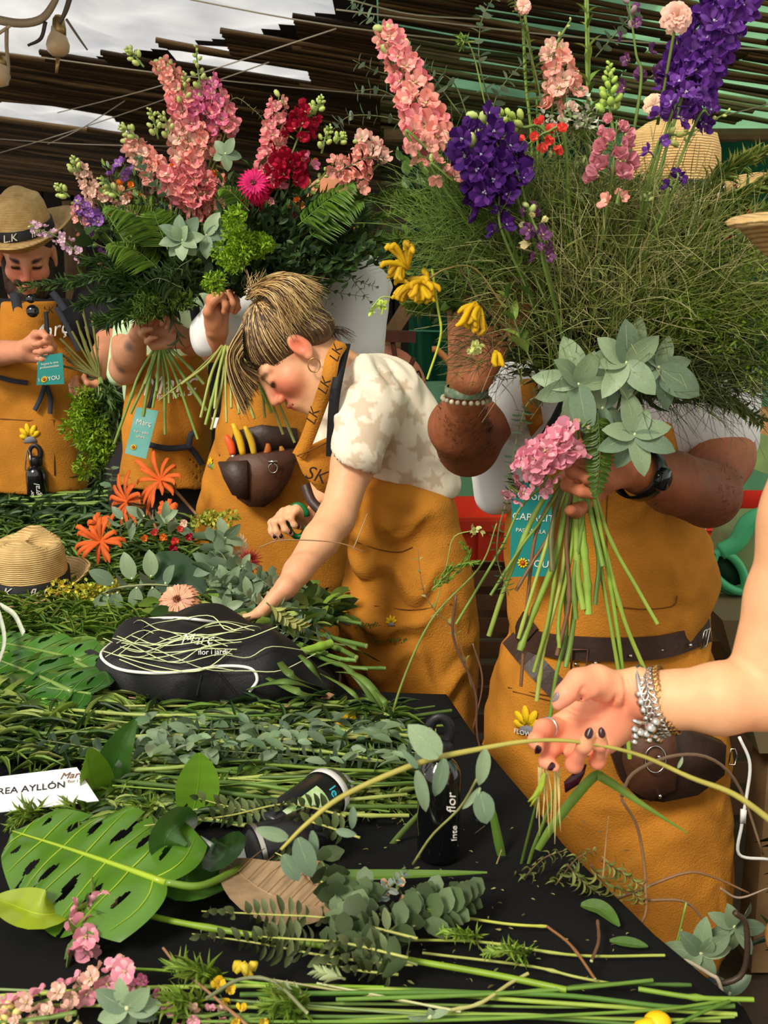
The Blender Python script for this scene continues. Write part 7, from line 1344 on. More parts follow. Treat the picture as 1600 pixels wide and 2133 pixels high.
stem(None, tp([(330, 1850), (420, 1842), (500, 1806)], .035), 0, 22, (110, 150, 54), name='leaf_stalk', label='thick green monstera stalk touching the brown leaf', cat='stem') if False else None
# dry brown leaf
M_DRY = mat('dry_leaf', attr=True, rough=.75, var=.3, vscale=25, bump=.5, bscale=60)
t_ = broad(tp([(478, 1800), (540, 1850), (610, 1880), (700, 1890)], [.02, .04, .03, .02]), .085, (150, 124, 92), 'dry brown magnolia-like leaf curled beside the monstera stalk', (0.1, -.5, 1), .7, 'dry_leaf', m=M_DRY, fold=.3)
for k in range(9):
    a = tp([(478, 1800), (540, 1850), (610, 1880), (700, 1890)], [.028, .046, .036, .026]); b = bez(a, 20)[2 + k * 2]; MB().tube([b, b + np.array([.014, .012, .010]), b + np.array([.028, .028, .014])], .0006, 3, lin((110, 78, 46)), cap=False).build('leaf_vein', M_DRY, t_)
broad(tp([(600, 1790), (640, 1800), (660, 1830), (685, 1835)], [.045, .055, .04, .03]), .035, (140, 104, 70), 'small rolled scrap of dry brown leaf', (0, -.3, 1), 1.0, 'dry_leaf', m=M_DRY); broad(tp([(940, 1872), (965, 1868), (995, 1875)], .008), .02, (150, 112, 74), 'dry brown leaf scrap lying on the bare black cloth', (0, -.2, 1), .3, 'dry_leaf', m=M_DRY)
# --- stems lying along the front
GS, LS = 'cut stems lying along the front of the table', 'cut green stem lying along the front of the table'
def tstem(px, w, col=(128, 156, 62), h=.008, **k):
    A = tp(px, h); return stem(None, A, 0, w, col, cat='stem', **k)
def stem_(A, w, **k): pass
for px, w, c, h, lb in (([(0, 2075), (300, 2058), (700, 2055), (1100, 2085), (1535, 2113)], 11, (150, 172, 72), .012, None), ([(-20, 2095), (350, 2095), (800, 2105), (1200, 2120), (1500, 2126)], 9, (140, 160, 70), .010, None), ([(500, 2072), (800, 2068), (1150, 2072), (1400, 2098), (1530, 2095)], 12, (84, 120, 44), .02, None), ([(700, 2082), (1000, 2072), (1200, 2058), (1360, 2042)], 10, (96, 132, 48), .022, None),
        ([(1330, 2060), (1450, 2078), (1570, 2082)], 12, (122, 156, 50), .026, None), ([(1120, 2070), (1250, 2050), (1440, 2052)], 9, (72, 104, 40), .014, None), ([(300, 2110), (700, 2118), (1100, 2120), (1400, 2140)], 9, (88, 120, 50), .012, None), ([(500, 2090), (850, 2092), (1150, 2098), (1350, 2094)], 7, (110, 140, 62), .008, None),
        ([(400, 2128), (900, 2126), (1300, 2108), (1420, 2098), (1530, 2080)], 8, (110, 146, 50), .024, None), ([(-20, 2060), (200, 2070), (500, 2085), (900, 2115)], 7, (130, 150, 90), .012, None), ([(600, 2052), (900, 2062), (1250, 2080)], 8, (92, 124, 52), .01, None), ([(650, 2130), (1000, 2112), (1350, 2125), (1530, 2118)], 7, (128, 156, 66), .016, None), ([(560, 2040), (760, 2072), (950, 2104)], 6, (150, 150, 100), .018, None), ([(660, 2048), (820, 2080), (960, 2108)], 6, (180, 180, 130), .02, None)):
    stem(None, tp(px, h), 0, w * 1.0, c, name='cut_stem', label=LS, cat='stem', group=GS)
for px, w, c, h, lb in (([(790, 1905), (930, 1908), (1060, 1925), (1140, 1930)], 7, (176, 176, 70), .010, 'straight yellow-green stem lying nearest behind the willow, on bare cloth'), ([(840, 1958), (1000, 1962), (1200, 1990), (1385, 1990)], 7, (150, 160, 72), .01, 'slender yellow-green stem crossing the bare cloth towards the apron hem'), ([(880, 1985), (1100, 2012), (1200, 2035), (1290, 2052)], 7, (168, 176, 84), .01, 'slender bent stem nearest the loose front stems on bare cloth'),
        ([(1140, 1930), (1190, 1970), (1240, 2040)], 7, (140, 96, 60), .02, 'short brown willow twig pointing to the viewer'), ([(340, 1975), (370, 2010), (450, 2080), (520, 2140)], 7, (150, 110, 80), .03, 'brown twig curving down over yellow flowers'), ([(1245, 1918), (1247, 1960), (1232, 2002)], 8, (110, 80, 56), .02, 'short upright brown twig stub on bare cloth'),
        ([(430, 2080), (500, 2040), (570, 2045), (640, 2110)], 9, (120, 124, 90), .05, 'grey-green twig arched over the yellow flowers'), ([(290, 1868), (420, 1770), (430, 1700)], 2, (90, 80, 50), .03, None), ([(940, 2104), (1000, 2090), (1060, 2050), (1100, 2028)], 9, (180, 176, 110), .022, 'peeled pale twig bending up from the loose stems'), ([(1180, 2020), (1130, 2030), (1090, 2030)], 7, (140, 130, 70), .03, None),
        ([(1520, 2085), (1460, 2110), (1400, 2140)], 9, (86, 120, 44), .03, 'dark green stem stub leaning across the stem ends'), ([(250, 1880), (420, 1930), (700, 1975), (1000, 2025), (1180, 2058)], 15, (132, 172, 40), .022, None)):
    if lb: stem(None, tp(px, h), 0, w, c, name='twig' if 'twig' in lb else 'cut_stem', label=lb, cat='twig' if 'twig' in lb else 'stem')
# --- pink stock with long thick stem
def tspike(px, h, wpx, n, kind, name, label, stem_px=None, sw=12, scol=(132, 170, 44), cat='flower', tb=0, leaves=0, bud=(190, 200, 110), taper=.2, gap=0):
    A = tp(px, h); t = thing(name, A[0], label, cat); Ym = A[:, 1].mean()
    if stem_px: stem(t, tp(stem_px[0], stem_px[1]), 0, sw, scol, name='stem')
    q = [to_px(a) for a in A]; spike(t, [(float(a), float(b)) for a, b in q], [float(a[1]) for a in A], wpx, n, kind, 'flower_spike', tb, taper=taper, leaves=leaves, bud=bud, gap=gap); return t
tspike([(235, 1890), (200, 1885), (170, 1905)], [.03, .035], 92, 7, 'stock', 'stock_flower', 'pink stock flower with long thick bright stem lying under the monstera leaf', ([(235, 1888), (300, 1905), (420, 1930), (700, 1975), (1000, 2025), (1180, 2062)], .022), 15, leaves=8, bud=(150, 170, 80))
bloomY = T(160, 1940)[1]; tspike([(185, 1945), (165, 1950)], [.02, .02], 110, 4, 'stock', 'stock_flower', 'single ruffled pink stock head drooping on the black cloth', leaves=3)
tspike([(270, 2020), (200, 2045), (130, 2075), (40, 2100), (-10, 2110)], [.03, .02], 86, 30, ['stock', 'pale'], 'larkspur', 'pale pink and cream larkspur lying at the near corner of the table', ([(280, 2018), (380, 2025), (560, 2050), (800, 2056)], .014), 7, tb=8, bud=(226, 216, 130)); tspike([(160, 2110), (60, 2125), (-20, 2130)], [.03, .02], 66, 14, ['pale', 'cream'], 'larkspur', 'creamy larkspur tip lying nearest the front corner', tb=6, bud=(226, 216, 130))
tspike([(300, 2055), (310, 2085)], .02, 60, 4, 'mauve', 'larkspur', 'small mauve-pink larkspur florets beside the silver leaf'); tspike([(350, 2115), (420, 2118), (470, 2108)], .025, 60, 8, ['stock', 'pale'], 'larkspur', 'faded pink larkspur end beside yellow flowers at front')
i_ = inst('larkspur_floret', FL['stock'][1], None, T(262, 2022, .05), frz((-.1, -1, .5)), .015, label='single open five-petalled pink larkspur floret above the larkspur spike', cat='flower')
for px, kd, lb in (([(520, 2118), (480, 2125), (560, 2120)], 'yellow', 'clump of yellow freesia-like flowers at the very front of the table'), ([(452, 2066), (470, 2058)], 'yellow', 'small yellow bloom under the arched twig'), ([(830, 1843), (826, 1858)], 'peach', 'cream and yellow bloom lying behind the eucalyptus fronds')): tspike(px, .025, 70, 4, kd, 'yellow_flower', lb)
pw = thing('kangaroo_paw_flower', T(520, 2040), 'yellow kangaroo paw flower with feathery leaves in front of the stock stem', 'flower'); paw(pw, 515, 2035, T(515, 2040, .03)[1], 42, (-.3, -1), 6, 77, ((246, 220, 80), (230, 206, 60)))
MB().sphere(T(1370, 2128, .03), (.013, .011, .009), n=8, m=14).tube([T(1370, 2128, .03), T(1330, 2145, .03)], .007, 8).build('pruning_tool', mat('yellow_plastic', (246, 196, 20), rough=.35), None, label='bright yellow rounded tool handle at the bottom edge among stems', cat='tool')
# --- eucalyptus fronds across the front
PARV = [(86, 100, 58), (104, 118, 72), (72, 84, 50), (120, 132, 90)]
for i, (px, h, n, lb) in enumerate((([(870, 1955), (700, 1915), (560, 1905), (420, 1898)], .05, 20, 'upper eucalyptus frond behind the thick stock stem'), ([(850, 1995), (720, 1965), (600, 1955), (530, 1950)], .05, 18, 'middle eucalyptus frond crossing the thick stock stem'), ([(860, 2010), (700, 1995), (540, 1965), (400, 1945)], .035, 20, 'lower dark eucalyptus frond under the thick stock stem'), ([(830, 2030), (740, 2020), (650, 2000)], .025, 10, 'short dark eucalyptus tip below the thick stock stem'),
        ([(720, 1700), (600, 1675), (470, 1700), (300, 1720)], .07, 22, 'eucalyptus frond lying across the monstera towards the name card'), ([(750, 1745), (640, 1710), (520, 1690), (400, 1660)], .06, 18, 'eucalyptus frond behind the tipped aerosol can'), ([(700, 1860), (620, 1800), (560, 1770)], .04, 12, 'eucalyptus frond between the aerosol can and brown leaf'))):
    branch(None, tp(px, h), G_OVAL, .022 if i < 4 else .02, .010, n, PARV, 'eucalyptus_frond', ang=1.45, twist=.25, face=(.7, -.8, .2), taper=.25, objs=True, stemcol=(170, 172, 90), stemr=.0016, label=lb, cat='eucalyptus', up=(0, -1, .2))
for i, (px, h, L, n, lb) in enumerate((([(690, 1990), (740, 1900), (760, 1850)], .05, .030, 12, 'round-leaved eucalyptus clump beside the brown leaf'), ([(860, 1930), (930, 1895), (980, 1865)], .035, .032, 12, 'overlapping round-leaved eucalyptus tip on bare cloth'), ([(800, 1950), (860, 1900), (900, 1860)], .04, .030, 12, 'dark round-leaved eucalyptus between two tips'), ([(870, 2010), (790, 1980), (750, 1930)], .04, .028, 12, 'round-leaved eucalyptus at the stem end of the fronds'), ([(650, 1760), (690, 1830), (700, 1870)], .06, .03, 8, 'eucalyptus leaves hanging over the brown leaf tip'))):
    branch(None, tp(px, h), G_ROUND, L, L * .85, n, [(90, 110, 72), (110, 130, 92), (74, 92, 58)], 'round_leaf_eucalyptus', ang=1.0, taper=.3, objs=True, label=lb, cat='eucalyptus')
branch(None, tp([(770, 1890), (810, 1850), (850, 1812)], [.02, .05, .07]), G_ROUND, .016, .013, 9, [(170, 184, 176), (190, 200, 190)], 'silver_sprig', ang=.9, label='small silver-grey sprig lying on the round-leaved eucalyptus', cat='sprig')
euc_rosette(None, 265, 2100, .875, [(-60, 90, .75), (-15, 80, .7), (40, 90, .7), (80, 85, .75), (-110, 80, .7), (120, 80, .7), (180, 70, .8)], 51, 'eucalyptus_rosette', 'grey-green pointed leaf rosette at the near corner beside pink larkspur', 'eucalyptus'); euc_rosette(None, 895, 2118, .875, [(-80, 60, .5), (70, 50, .5), (0, 30, .8)], 52, 'eucalyptus_leaf_pair', 'pair of grey-green leaves over the loose front stems', 'eucalyptus')
euc_rosette(None, 1460, 1985, 1.10, [(-40, 85, .6), (0, 95, .6), (40, 90, .6), (-80, 95, .55), (80, 80, .6), (-120, 85, .55), (150, 70, .6), (20, 60, .7, .8)], 53, 'eucalyptus_rosette', 'large silver-green leaves hanging off the table corner, lower group', 'eucalyptus'); euc_rosette(None, 1530, 1930, 1.12, [(-20, 80, .6), (-60, 70, .6), (30, 80, .6), (90, 80, .6), (180, 80, .6), (-110, 70, .6), (140, 80, .6)], 54, 'eucalyptus_rosette', 'large silver-green leaves hanging off the table corner, upper group', 'eucalyptus')
euc_rosette(None, 1520, 2070, 1.12, [(-40, 60, .6), (40, 70, .6), (160, 70, .6), (-110, 70, .6)], 55, 'eucalyptus_rosette', 'darker silver-green leaves in the shade below the table corner group', 'eucalyptus')
MB().tube(bez(pts3([(1400, 2105), (1460, 2060), (1545, 2030), (1555, 1930), (1530, 1900)], 1.08), 24), .0035, 6, lin((70, 56, 44))).build('twig', STEM, None, label='dark twig between the silver-green leaves at the table corner', cat='twig'); MB().tube(bez(pts3([(1410, 2012), (1430, 2002), (1480, 2030), (1495, 2040), (1505, 2070)], 1.05), 24), .0024, 6, lin((196, 186, 160))).build('twig', STEM, None, label='pale kinked twig in front of the silver-green corner leaves', cat='twig')
# --- foreground twig in the reaching hand
tw = thing('eucalyptus_twig', J(1110, 1545, .945), 'long arched eucalyptus twig held in the reaching fingers', 'twig'); A_ = [(585, 1770), (640, 1715), (720, 1655), (870, 1590), (1000, 1560), (1110, 1543), (1210, 1546), (1330, 1572), (1440, 1620), (1530, 1655), (1620, 1720)]
MB().tube(bez(pts3(A_, [.86, .88, .90, .92, .93, .935, .94, .93, .92]), 60), [.0014, .0024, .0028, .0020, .0018, .0026, .0034], 8, lin((168, 160, 74))).build('stem', STEM, tw)
for x, y, a, L, W, Y in ((915, 1575, -40, 105, .75, .90), (925, 1580, 190, 100, .45, .90), (870, 1600, -35, 60, .35, .9), (868, 1605, 165, 110, .35, .89), (600, 1745, -70, 80, .5, .87), (620, 1745, 160, 110, .6, .87), (650, 1730, 172, 70, .4, .88), (1010, 1560, 185, 95, .45, .92), (735, 1680, 180, 60, .4, .89), (590, 1780, 150, 80, .6, .87), (1000, 1650, 165, 85, .75, .91), (1000, 1640, 215, 70, .3, .91), (1412, 1600, 20, 30, .4, .93), (700, 1730, 100, 50, .5, .88)):
    c = P(x, y, Y); aa = math.radians(a); d_ = nrm((math.sin(aa), -.15, math.cos(aa))); inst('leaf', random.choice(EUCM), tw, c, fr(d_, nrm((.2, -1, .3))) * np.array([W, 1, 1]), S(L, Y))
MB().tube(bez(pts3([(1000, 1610), (960, 1680), (900, 1740), (860, 1800)], [.93, 1.0]), 12), .0012, 5, lin((150, 150, 90))).build('side_stem', STEM, tw)
MB().prism(pts3([(1178, 1652), (1176, 1632), (1200, 1610), (1222, 1594), (1218, 1612), (1206, 1634)], .962), .004, (0, 1, 0)).build('dark_petal', mat('plum_varnish'), None, label='dark plum pointed petal pinched beneath the reaching fingers', cat='petal')
# trailing roots and buds under the hand
rt = thing('root_tuft', J(1150, 1600, .97), 'tuft of thin pale roots and buds dangling below the reaching fingers', 'roots'); rr = random.Random(6)
for i in range(12): x = rr.uniform(1122, 1170); x2 = x + rr.uniform(-14, 10); MB().tube(bez(pts3([(x, 1598), ((x + x2) / 2 + rr.uniform(-6, 6), 1650), (x2, rr.uniform(1680, 1760))], .97), 9), [.0008, .0004], 4, jit(lin((220, 204, 130)))).build('root', STEM, rt)
for px in ([(1135, 1610), (1128, 1640), (1105, 1680)], [(1132, 1612), (1120, 1650), (1100, 1670)]): MB().tube(bez(pts3(px, .965), 8), [.001, .003, .0006], 6, lin((150, 170, 50))).build('bud', STEM, rt)
# grass blades rising at the hand
def tall(px, Y, w, col, lb, name='grass_blade', cat='grass blade', m=STEM, up=(0, -1, .2)):
    A = pts3(px, Y); o = ribbon(MB(), A, [w * .6, w, w * .8, w * .12], up, .0006, lin(col), n=26).build(name, LEAF, None, label=lb, cat=cat); return o
tall([(1120, 1770), (1155, 1715), (1232, 1622), (1262, 1624), (1330, 1670), (1432, 1735)], [1.02, 1.0], .011, (116, 148, 60), 'broad grass blade sharply bent before the ochre apron'); tall([(1060, 1850), (1040, 1760), (1025, 1690), (1010, 1650)], 1.22, .012, (96, 132, 50), 'grass blade rising between bottle and ochre apron'); tall([(1075, 1845), (1098, 1750), (1135, 1600)], 1.2, .004, (84, 110, 44), 'fine grass stalk rising to the reaching hand')
tall([(1088, 1845), (1110, 1770), (1145, 1680), (1160, 1620)], 1.2, .005, (100, 130, 50), 'second fine grass stalk beside the root tuft'); tall([(775, 1810), (850, 1720), (930, 1640)], 1.25, .008, (96, 120, 56), 'dark grass blade leaning across the front bottle')
for i, (px, w) in enumerate((([(690, 1440), (600, 1400), (560, 1330)], .014), ([(690, 1450), (620, 1440), (520, 1395)], .014), ([(800, 1500), (750, 1420), (700, 1380), (640, 1400)], .010), ([(820, 1510), (780, 1440), (740, 1405), (700, 1400)], .013), ([(700, 1460), (640, 1380), (600, 1350)], .010), ([(790, 1510), (730, 1440), (660, 1400)], .008), ([(700, 1455), (600, 1420), (500, 1440)], .012), ([(790, 1378), (740, 1350), (690, 1330)], .008), ([(830, 1515), (800, 1460), (770, 1430)], .009))): o = ribbon(MB(), bez(tp(px, [.01, .10, .05]), 12), [w, w, w * .2], (0, -.6, 1), .0006, jit(lin((104, 134, 60)))).build('grass_blade', LEAF, None, label='arching grass blade fanned over the end of the rucksack', cat='grass blade', group='grass blades over the rucksack end')
# tall slender stem with feathery leaves before the apron
t1 = thing('tall_sprig', T(790, 1640, 0), 'tall slender sprig with feathery leaves leaning before the ochre wrapped apron', 'sprig'); MB().tube(bez(pts3([(775, 1660), (800, 1560), (835, 1430), (900, 1290), (1000, 1180), (1035, 1090)], [1.55, 1.5]), 30), [.0022, .0018, .0010], 6, lin((130, 150, 70))).build('stem', STEM, t1)
plume(t1, pts3([(900, 1230), (950, 1180), (1000, 1170)], 1.5), .022, [(120, 158, 56), (140, 170, 70)], 'feathery_leaves', 60, .0006); plume(t1, pts3([(930, 1215), (975, 1160), (960, 1130)], 1.5), .018, [(120, 158, 56)], 'feathery_leaves', 40, .0006); MB().tube(bez(pts3([(905, 1270), (930, 1180), (945, 1120), (985, 1105)], 1.5), 14), .0009, 4, lin((150, 165, 80))).build('side_stem', STEM, t1); fluff(t1, P(985, 1106, 1.5), (.014, .006, .008), 18, [(206, 214, 130)], 'bud_cluster', .008, .006, 4, 3, geo=G_OVAL)
t1 = thing('tall_sprig', T(960, 1560, 0), 'thin wiry sprig with small paired leaves climbing up the wrapped apron', 'sprig'); branch(t1, pts3([(985, 1440), (950, 1320), (905, 1270), (880, 1220), (870, 1140)], 1.6), G_OVAL, .016, .008, 9, [(150, 160, 84), (180, 170, 110)], 'leafy_stem', stemcol=(150, 120, 80), stemr=.0011)
TW = [([(540, 1140), (590, 1125), (700, 1130), (760, 1150)], 2.0, .0013, (150, 112, 80)), ([(735, 1145), (750, 1110), (765, 1070)], 2.05, .001, (190, 170, 140)), ([(985, 1340), (1005, 1420), (985, 1520)], 1.6, .0014, (120, 84, 60)), ([(950, 1240), (945, 1330), (990, 1440), (1000, 1560), (1080, 1760)], 1.45, .0018, (96, 66, 54)),
      ([(1295, 1660), (1320, 1610), (1400, 1575), (1480, 1580), (1540, 1640), (1590, 1780)], 1.12, .0022, (150, 124, 96)), ([(1295, 1665), (1330, 1730), (1345, 1850), (1330, 1930), (1200, 2010)], 1.12, .0020, (160, 120, 84)), ([(1100, 1890), (1160, 1900), (1250, 1905), (1310, 1940)], 1.15, .0018, (150, 118, 84)), ([(1200, 1890), (1290, 1870), (1420, 1820), (1480, 1825), (1560, 1860)], 1.15, .0018, (140, 104, 72)), ([(1340, 1875), (1430, 1880), (1480, 1940)], 1.13, .0018, (130, 100, 72)), ([(1040, 1850), (1030, 1820), (1045, 1770)], 1.2, .0014, (150, 130, 90)), ([(1256, 1830), (1262, 1760), (1268, 1700)], 1.1, .0010, (196, 150, 100)), ([(930, 1850), (940, 1780), (1010, 1720)], 1.28, .0010, (130, 108, 72)), ([(840, 1760), (900, 1740), (980, 1790), (1010, 1840)], 1.28, .0010, (140, 112, 80)), ([(1500, 1850), (1540, 1870), (1600, 1850)], 1.15, .0014, (170, 150, 130))]
for i, (px, Y, r, c) in enumerate(TW): MB().tube(bez(pts3(px, Y), 22), [r, r, r * .6], 6, lin(c)).build('willow_twig', STEM, None, label='bare wiry willow twig curling up from the table edge' if i > 2 else 'thin bare twig arching beside the bare forearm', cat='twig', group='wiry willow twigs' if i > 2 else 'twigs beside the forearm')
rr = random.Random(61)
for i, (px, Y) in enumerate((([(1100, 1900), (1090, 1840), (1130, 1790), (1180, 1770)], 1.16), ([(1120, 1880), (1160, 1840), (1200, 1790), (1240, 1770)], 1.15), ([(1230, 1800), (1260, 1840), (1320, 1860), (1330, 1880)], 1.12), ([(1180, 1800), (1230, 1850), (1290, 1880)], 1.13), ([(1080, 1910), (1075, 1870), (1110, 1830)], 1.17), ([(1250, 1790), (1300, 1820), (1345, 1850)], 1.12))): branch(None, pts3(px, Y), leafgeo('lance', .2, 1.9, 6, 1), .026, .005, 14, [(128, 136, 66), (110, 122, 56), (150, 156, 84)], 'curly_willow', ang=.9, hang=.4, jitter=.5, pair=True, label='curly willow tip with narrow twisted leaves hanging over the table edge', cat='willow', group='curly willow tips', stemcol=(120, 96, 60))
broad(tp([(1210, 1885), (1250, 1895), (1290, 1930)], .01), .022, (86, 120, 50), 'small glossy leaf under the curly willow tips', (0, -.3, 1), .4); broad(tp([(1270, 1960), (1310, 1965), (1350, 1972)], .008), .014, (80, 116, 50), 'narrow leaf lying beside the slender stem ends', (0, -.3, 1), .3)
for px, lb in (([(1430, 1880), (1410, 1960), (1390, 2000)], 'thin green stalk leaning on the ochre apron hem'), ([(1420, 1935), (1412, 1970), (1400, 2010)], 'short cut stalk with pale tip beside the apron hem')): MB().tube(bez(pts3(px, 1.12), 8), .0014, 5, lin((140, 160, 70))).build('stalk', STEM, None, label=lb, cat='stalk')
# --- the mat of stems and leaves across the middle of the table
rr = random.Random(71)
def zone(x0, x1, y0, y1): return rr.uniform(x0, x1), rr.uniform(y0, y1)
for i in range(120):
    x, y = zone(-40, 640, 1470, 1700); x = max(x, 235) if y > 1575 else x; L = rr.uniform(160, 460); s = rr.uniform(-.10, .14); c = rr.choice([(118, 144, 56), (92, 122, 46), (140, 160, 74), (164, 174, 92), (80, 108, 44)]); h = rr.uniform(.012, .045) if y < 1640 else rr.uniform(.008, .02)
    x1 = min(x + L, 940 - .4 * max(0, y - 1600)); 
    if x1 - x < 60: continue
    stem(None, tp([(x, y), ((x + x1) / 2, y + s * L / 2 + rr.uniform(-10, 10)), (x1, y + s * L)], [h, h + .012, h]), 0, rr.uniform(4, 11), c, name='cut_stem', label='cut stem lying in the heap across the middle of the table', cat='stem', group='cut stems heaped across the middle of the table')
def heap(name, x0, x1, y0, y1, n, pal, geo, L, ar, h, lb, seed, up=.5, flat=.6, hw=None):
    r2_ = random.Random(seed); mb = MB()
    for i in range(n):
        x, y = r2_.uniform(x0, x1), r2_.uniform(y0, y1); z = h[0] + (h[1] - h[0]) * r2_.random() ** 1.3; a = r2_.gauss(0, .9) + (math.pi if r2_.random() < .5 else 0); d_ = nrm((math.cos(a), math.sin(a) * .8, up * (r2_.random() - .2))); l = r2_.uniform(*L); put(mb, geo, T(x, y, z), d_, nrm([r2_.gauss(0, flat), r2_.gauss(0, flat) - .3, 1]), l, l * ar, gc(pal, r2_, .2))
    return mb.build(name, LEAF, None, label=lb, cat='foliage', kind='stuff')
MIX = [(112, 140, 54), (136, 160, 68), (84, 112, 44), (158, 174, 92)]
heap('leaf_litter', -60, 830, 1465, 1585, 1300, MIX + DGRN, G_LANCE, (.04, .08), .09, (.004, .05), 'heap of narrow leaves and cuttings across the middle of the table', 81)
heap('leaf_litter', 215, 560, 1590, 1700, 600, MIX + DGRN, G_LANCE, (.025, .05), .18, (.004, .04), 'heap of small cuttings around the name card', 82); heap('grey_leaf_heap', 270, 860, 1500, 1585, 260, [(112, 132, 98), (128, 148, 116), (92, 114, 82)], G_OVAL, (.02, .035), .5, (.03, .08), 'grey-green eucalyptus leaves lying over the heap of cut stems', 83, .9)
heap('leaf_litter', 500, 840, 1590, 1690, 500, MIX, G_THIN, (.03, .05), .12, (.002, .012), 'thin needle cuttings around the aerosol can', 84); heap('table_crumbs', 700, 1330, 1700, 2080, 120, [(130, 140, 80), (170, 160, 100), (100, 84, 50)], G_LANCE, (.003, .009), .3, (.001, .004), 'tiny clippings scattered over the bare black cloth', 85)
heap('fern_heap', -60, 330, 1220, 1330, 2600, [(104, 140, 46), (126, 160, 56), (88, 120, 42), (150, 170, 70)], G_THIN, (.03, .06), .09, (.004, .05), 'bright feathery greenery between the straw hat and the monstera leaves', 86, 1.2)
heap('fern_heap', -60, 450, 1080, 1240, 2600, [(86, 116, 48), (110, 138, 56), (70, 96, 42)], G_LANCE, (.03, .07), .14, (.004, .045), 'mixed greenery heaped round the straw hat', 87, 1.0); heap('fern_heap', -60, 330, 1015, 1090, 1800, DGRN + [(66, 92, 56), (90, 116, 70)], G_LANCE, (.05, .10), .18, (.004, .05), 'dark greenery heaped before the bearded man', 88, .9); heap('leaf_heap', 330, 700, 1230, 1300, 700, DGRN + MIX, G_OVAL, (.03, .06), .45, (.01, .08), 'dark leaves packed behind the rucksack', 89, .9); heap('leaf_heap', 0, 230, 1330, 1470, 500, MIX, G_STRAP, (.05, .10), .2, (.01, .05), 'green offcuts beside the rucksack and under the monstera leaves', 90, .4)
for i in range(34):
    x, y = zone(-40, 300, 985, 1060); L = rr.uniform(80, 260); stem(None, tp([(x, y), (min(x + L, 330), y + rr.uniform(-14, 4))], [.05, .07]), 0, rr.uniform(3, 5), (124, 150, 64), name='cut_stem', label='thin cut stem in the pile before the bearded man', cat='stem', group='cut stems before the bearded man')
for i in range(30):
    a = rr.uniform(0, 1); x, y = zone(560, 760, 1275, 1400); stem(None, tp([(x - 80, y - 30), (x, y), (x + rr.uniform(40, 90), y + rr.uniform(5, 24))], .04), 0, rr.uniform(6, 12), (92, 126, 50), name='cut_stem', label='stem end poking out of the lying eucalyptus bunch', cat='stem', group='stem ends of the lying eucalyptus bunch') if i < 9 else None
stem(None, tp([(615, 1362), (650, 1352), (690, 1340)], .06), 0, 20, (132, 170, 56), name='cut_stem', label='thick bright cut stalk end beside the rucksack', cat='stem')
for px, lb in (([(205, 1440), (300, 1452), (420, 1465), (560, 1478)], 'long pale pink dried blade lying along the front of the rucksack'), ([(500, 1480), (600, 1474), (665, 1462), (690, 1445)], 'curled pale brown ribbon of bark beside the rucksack')): ribbon(MB(), tp(px, .035), .012, (0, -.5, 1), .0008, lin((214, 168, 130))).build('dried_blade', LEAF, None, label=lb, cat='dried leaf')
ribbon(MB(), tp([(370, 1497), (470, 1487), (545, 1492)], .045), .022, (0, -.5, 1), .002, lin((150, 180, 96))).build('strap_leaf', LEAF, None, label='flat pale green strap leaf on the heap before the rucksack', cat='leaf')
kn = thing('garden_knife', T(715, 1497), 'yellow-handled knife lying among stems before the rucksack', 'knife'); MB().prism(tp([(684, 1492), (740, 1480), (742, 1502), (700, 1510)], .05), .012, (0, 0, -1)).build('handle', mat('yellow_plastic'), kn); MB().prism(tp([(650, 1498), (686, 1490), (690, 1502), (655, 1504)], .048), .002, (0, 0, -1)).build('blade', M_STEEL, kn)
kn = thing('garden_knife', T(745, 1515), 'second slim yellow handle just beneath the yellow-handled knife', 'knife'); MB().prism(tp([(700, 1512), (765, 1506), (768, 1514), (706, 1522)], .03), .01, (0, 0, -1)).build('handle', mat('yellow_plastic'), kn)
for i, (px, n, lb) in enumerate((([(840, 1590), (700, 1580), (560, 1570), (400, 1560)], 22, 'silver eucalyptus branch with round paired leaves across the stems'), ([(900, 1575), (840, 1565), (760, 1560)], 12, 'short silver eucalyptus tip beside the front bottle'), ([(640, 1520), (520, 1540), (430, 1560)], 10, 'grey eucalyptus branch nearer the yellow-handled knife'), ([(560, 1510), (450, 1520), (330, 1510)], 9, 'grey eucalyptus branch before the dried pink blade'), ([(300, 1590), (200, 1560), (80, 1540)], 9, 'dark eucalyptus branch above the name card'))): branch(None, tp(px, .06), G_ROUND if i < 2 else G_OVAL, .022 if i < 2 else .032, .018, n, GREY, 'eucalyptus_branch', ang=1.2, objs=True, label=lb, cat='eucalyptus')
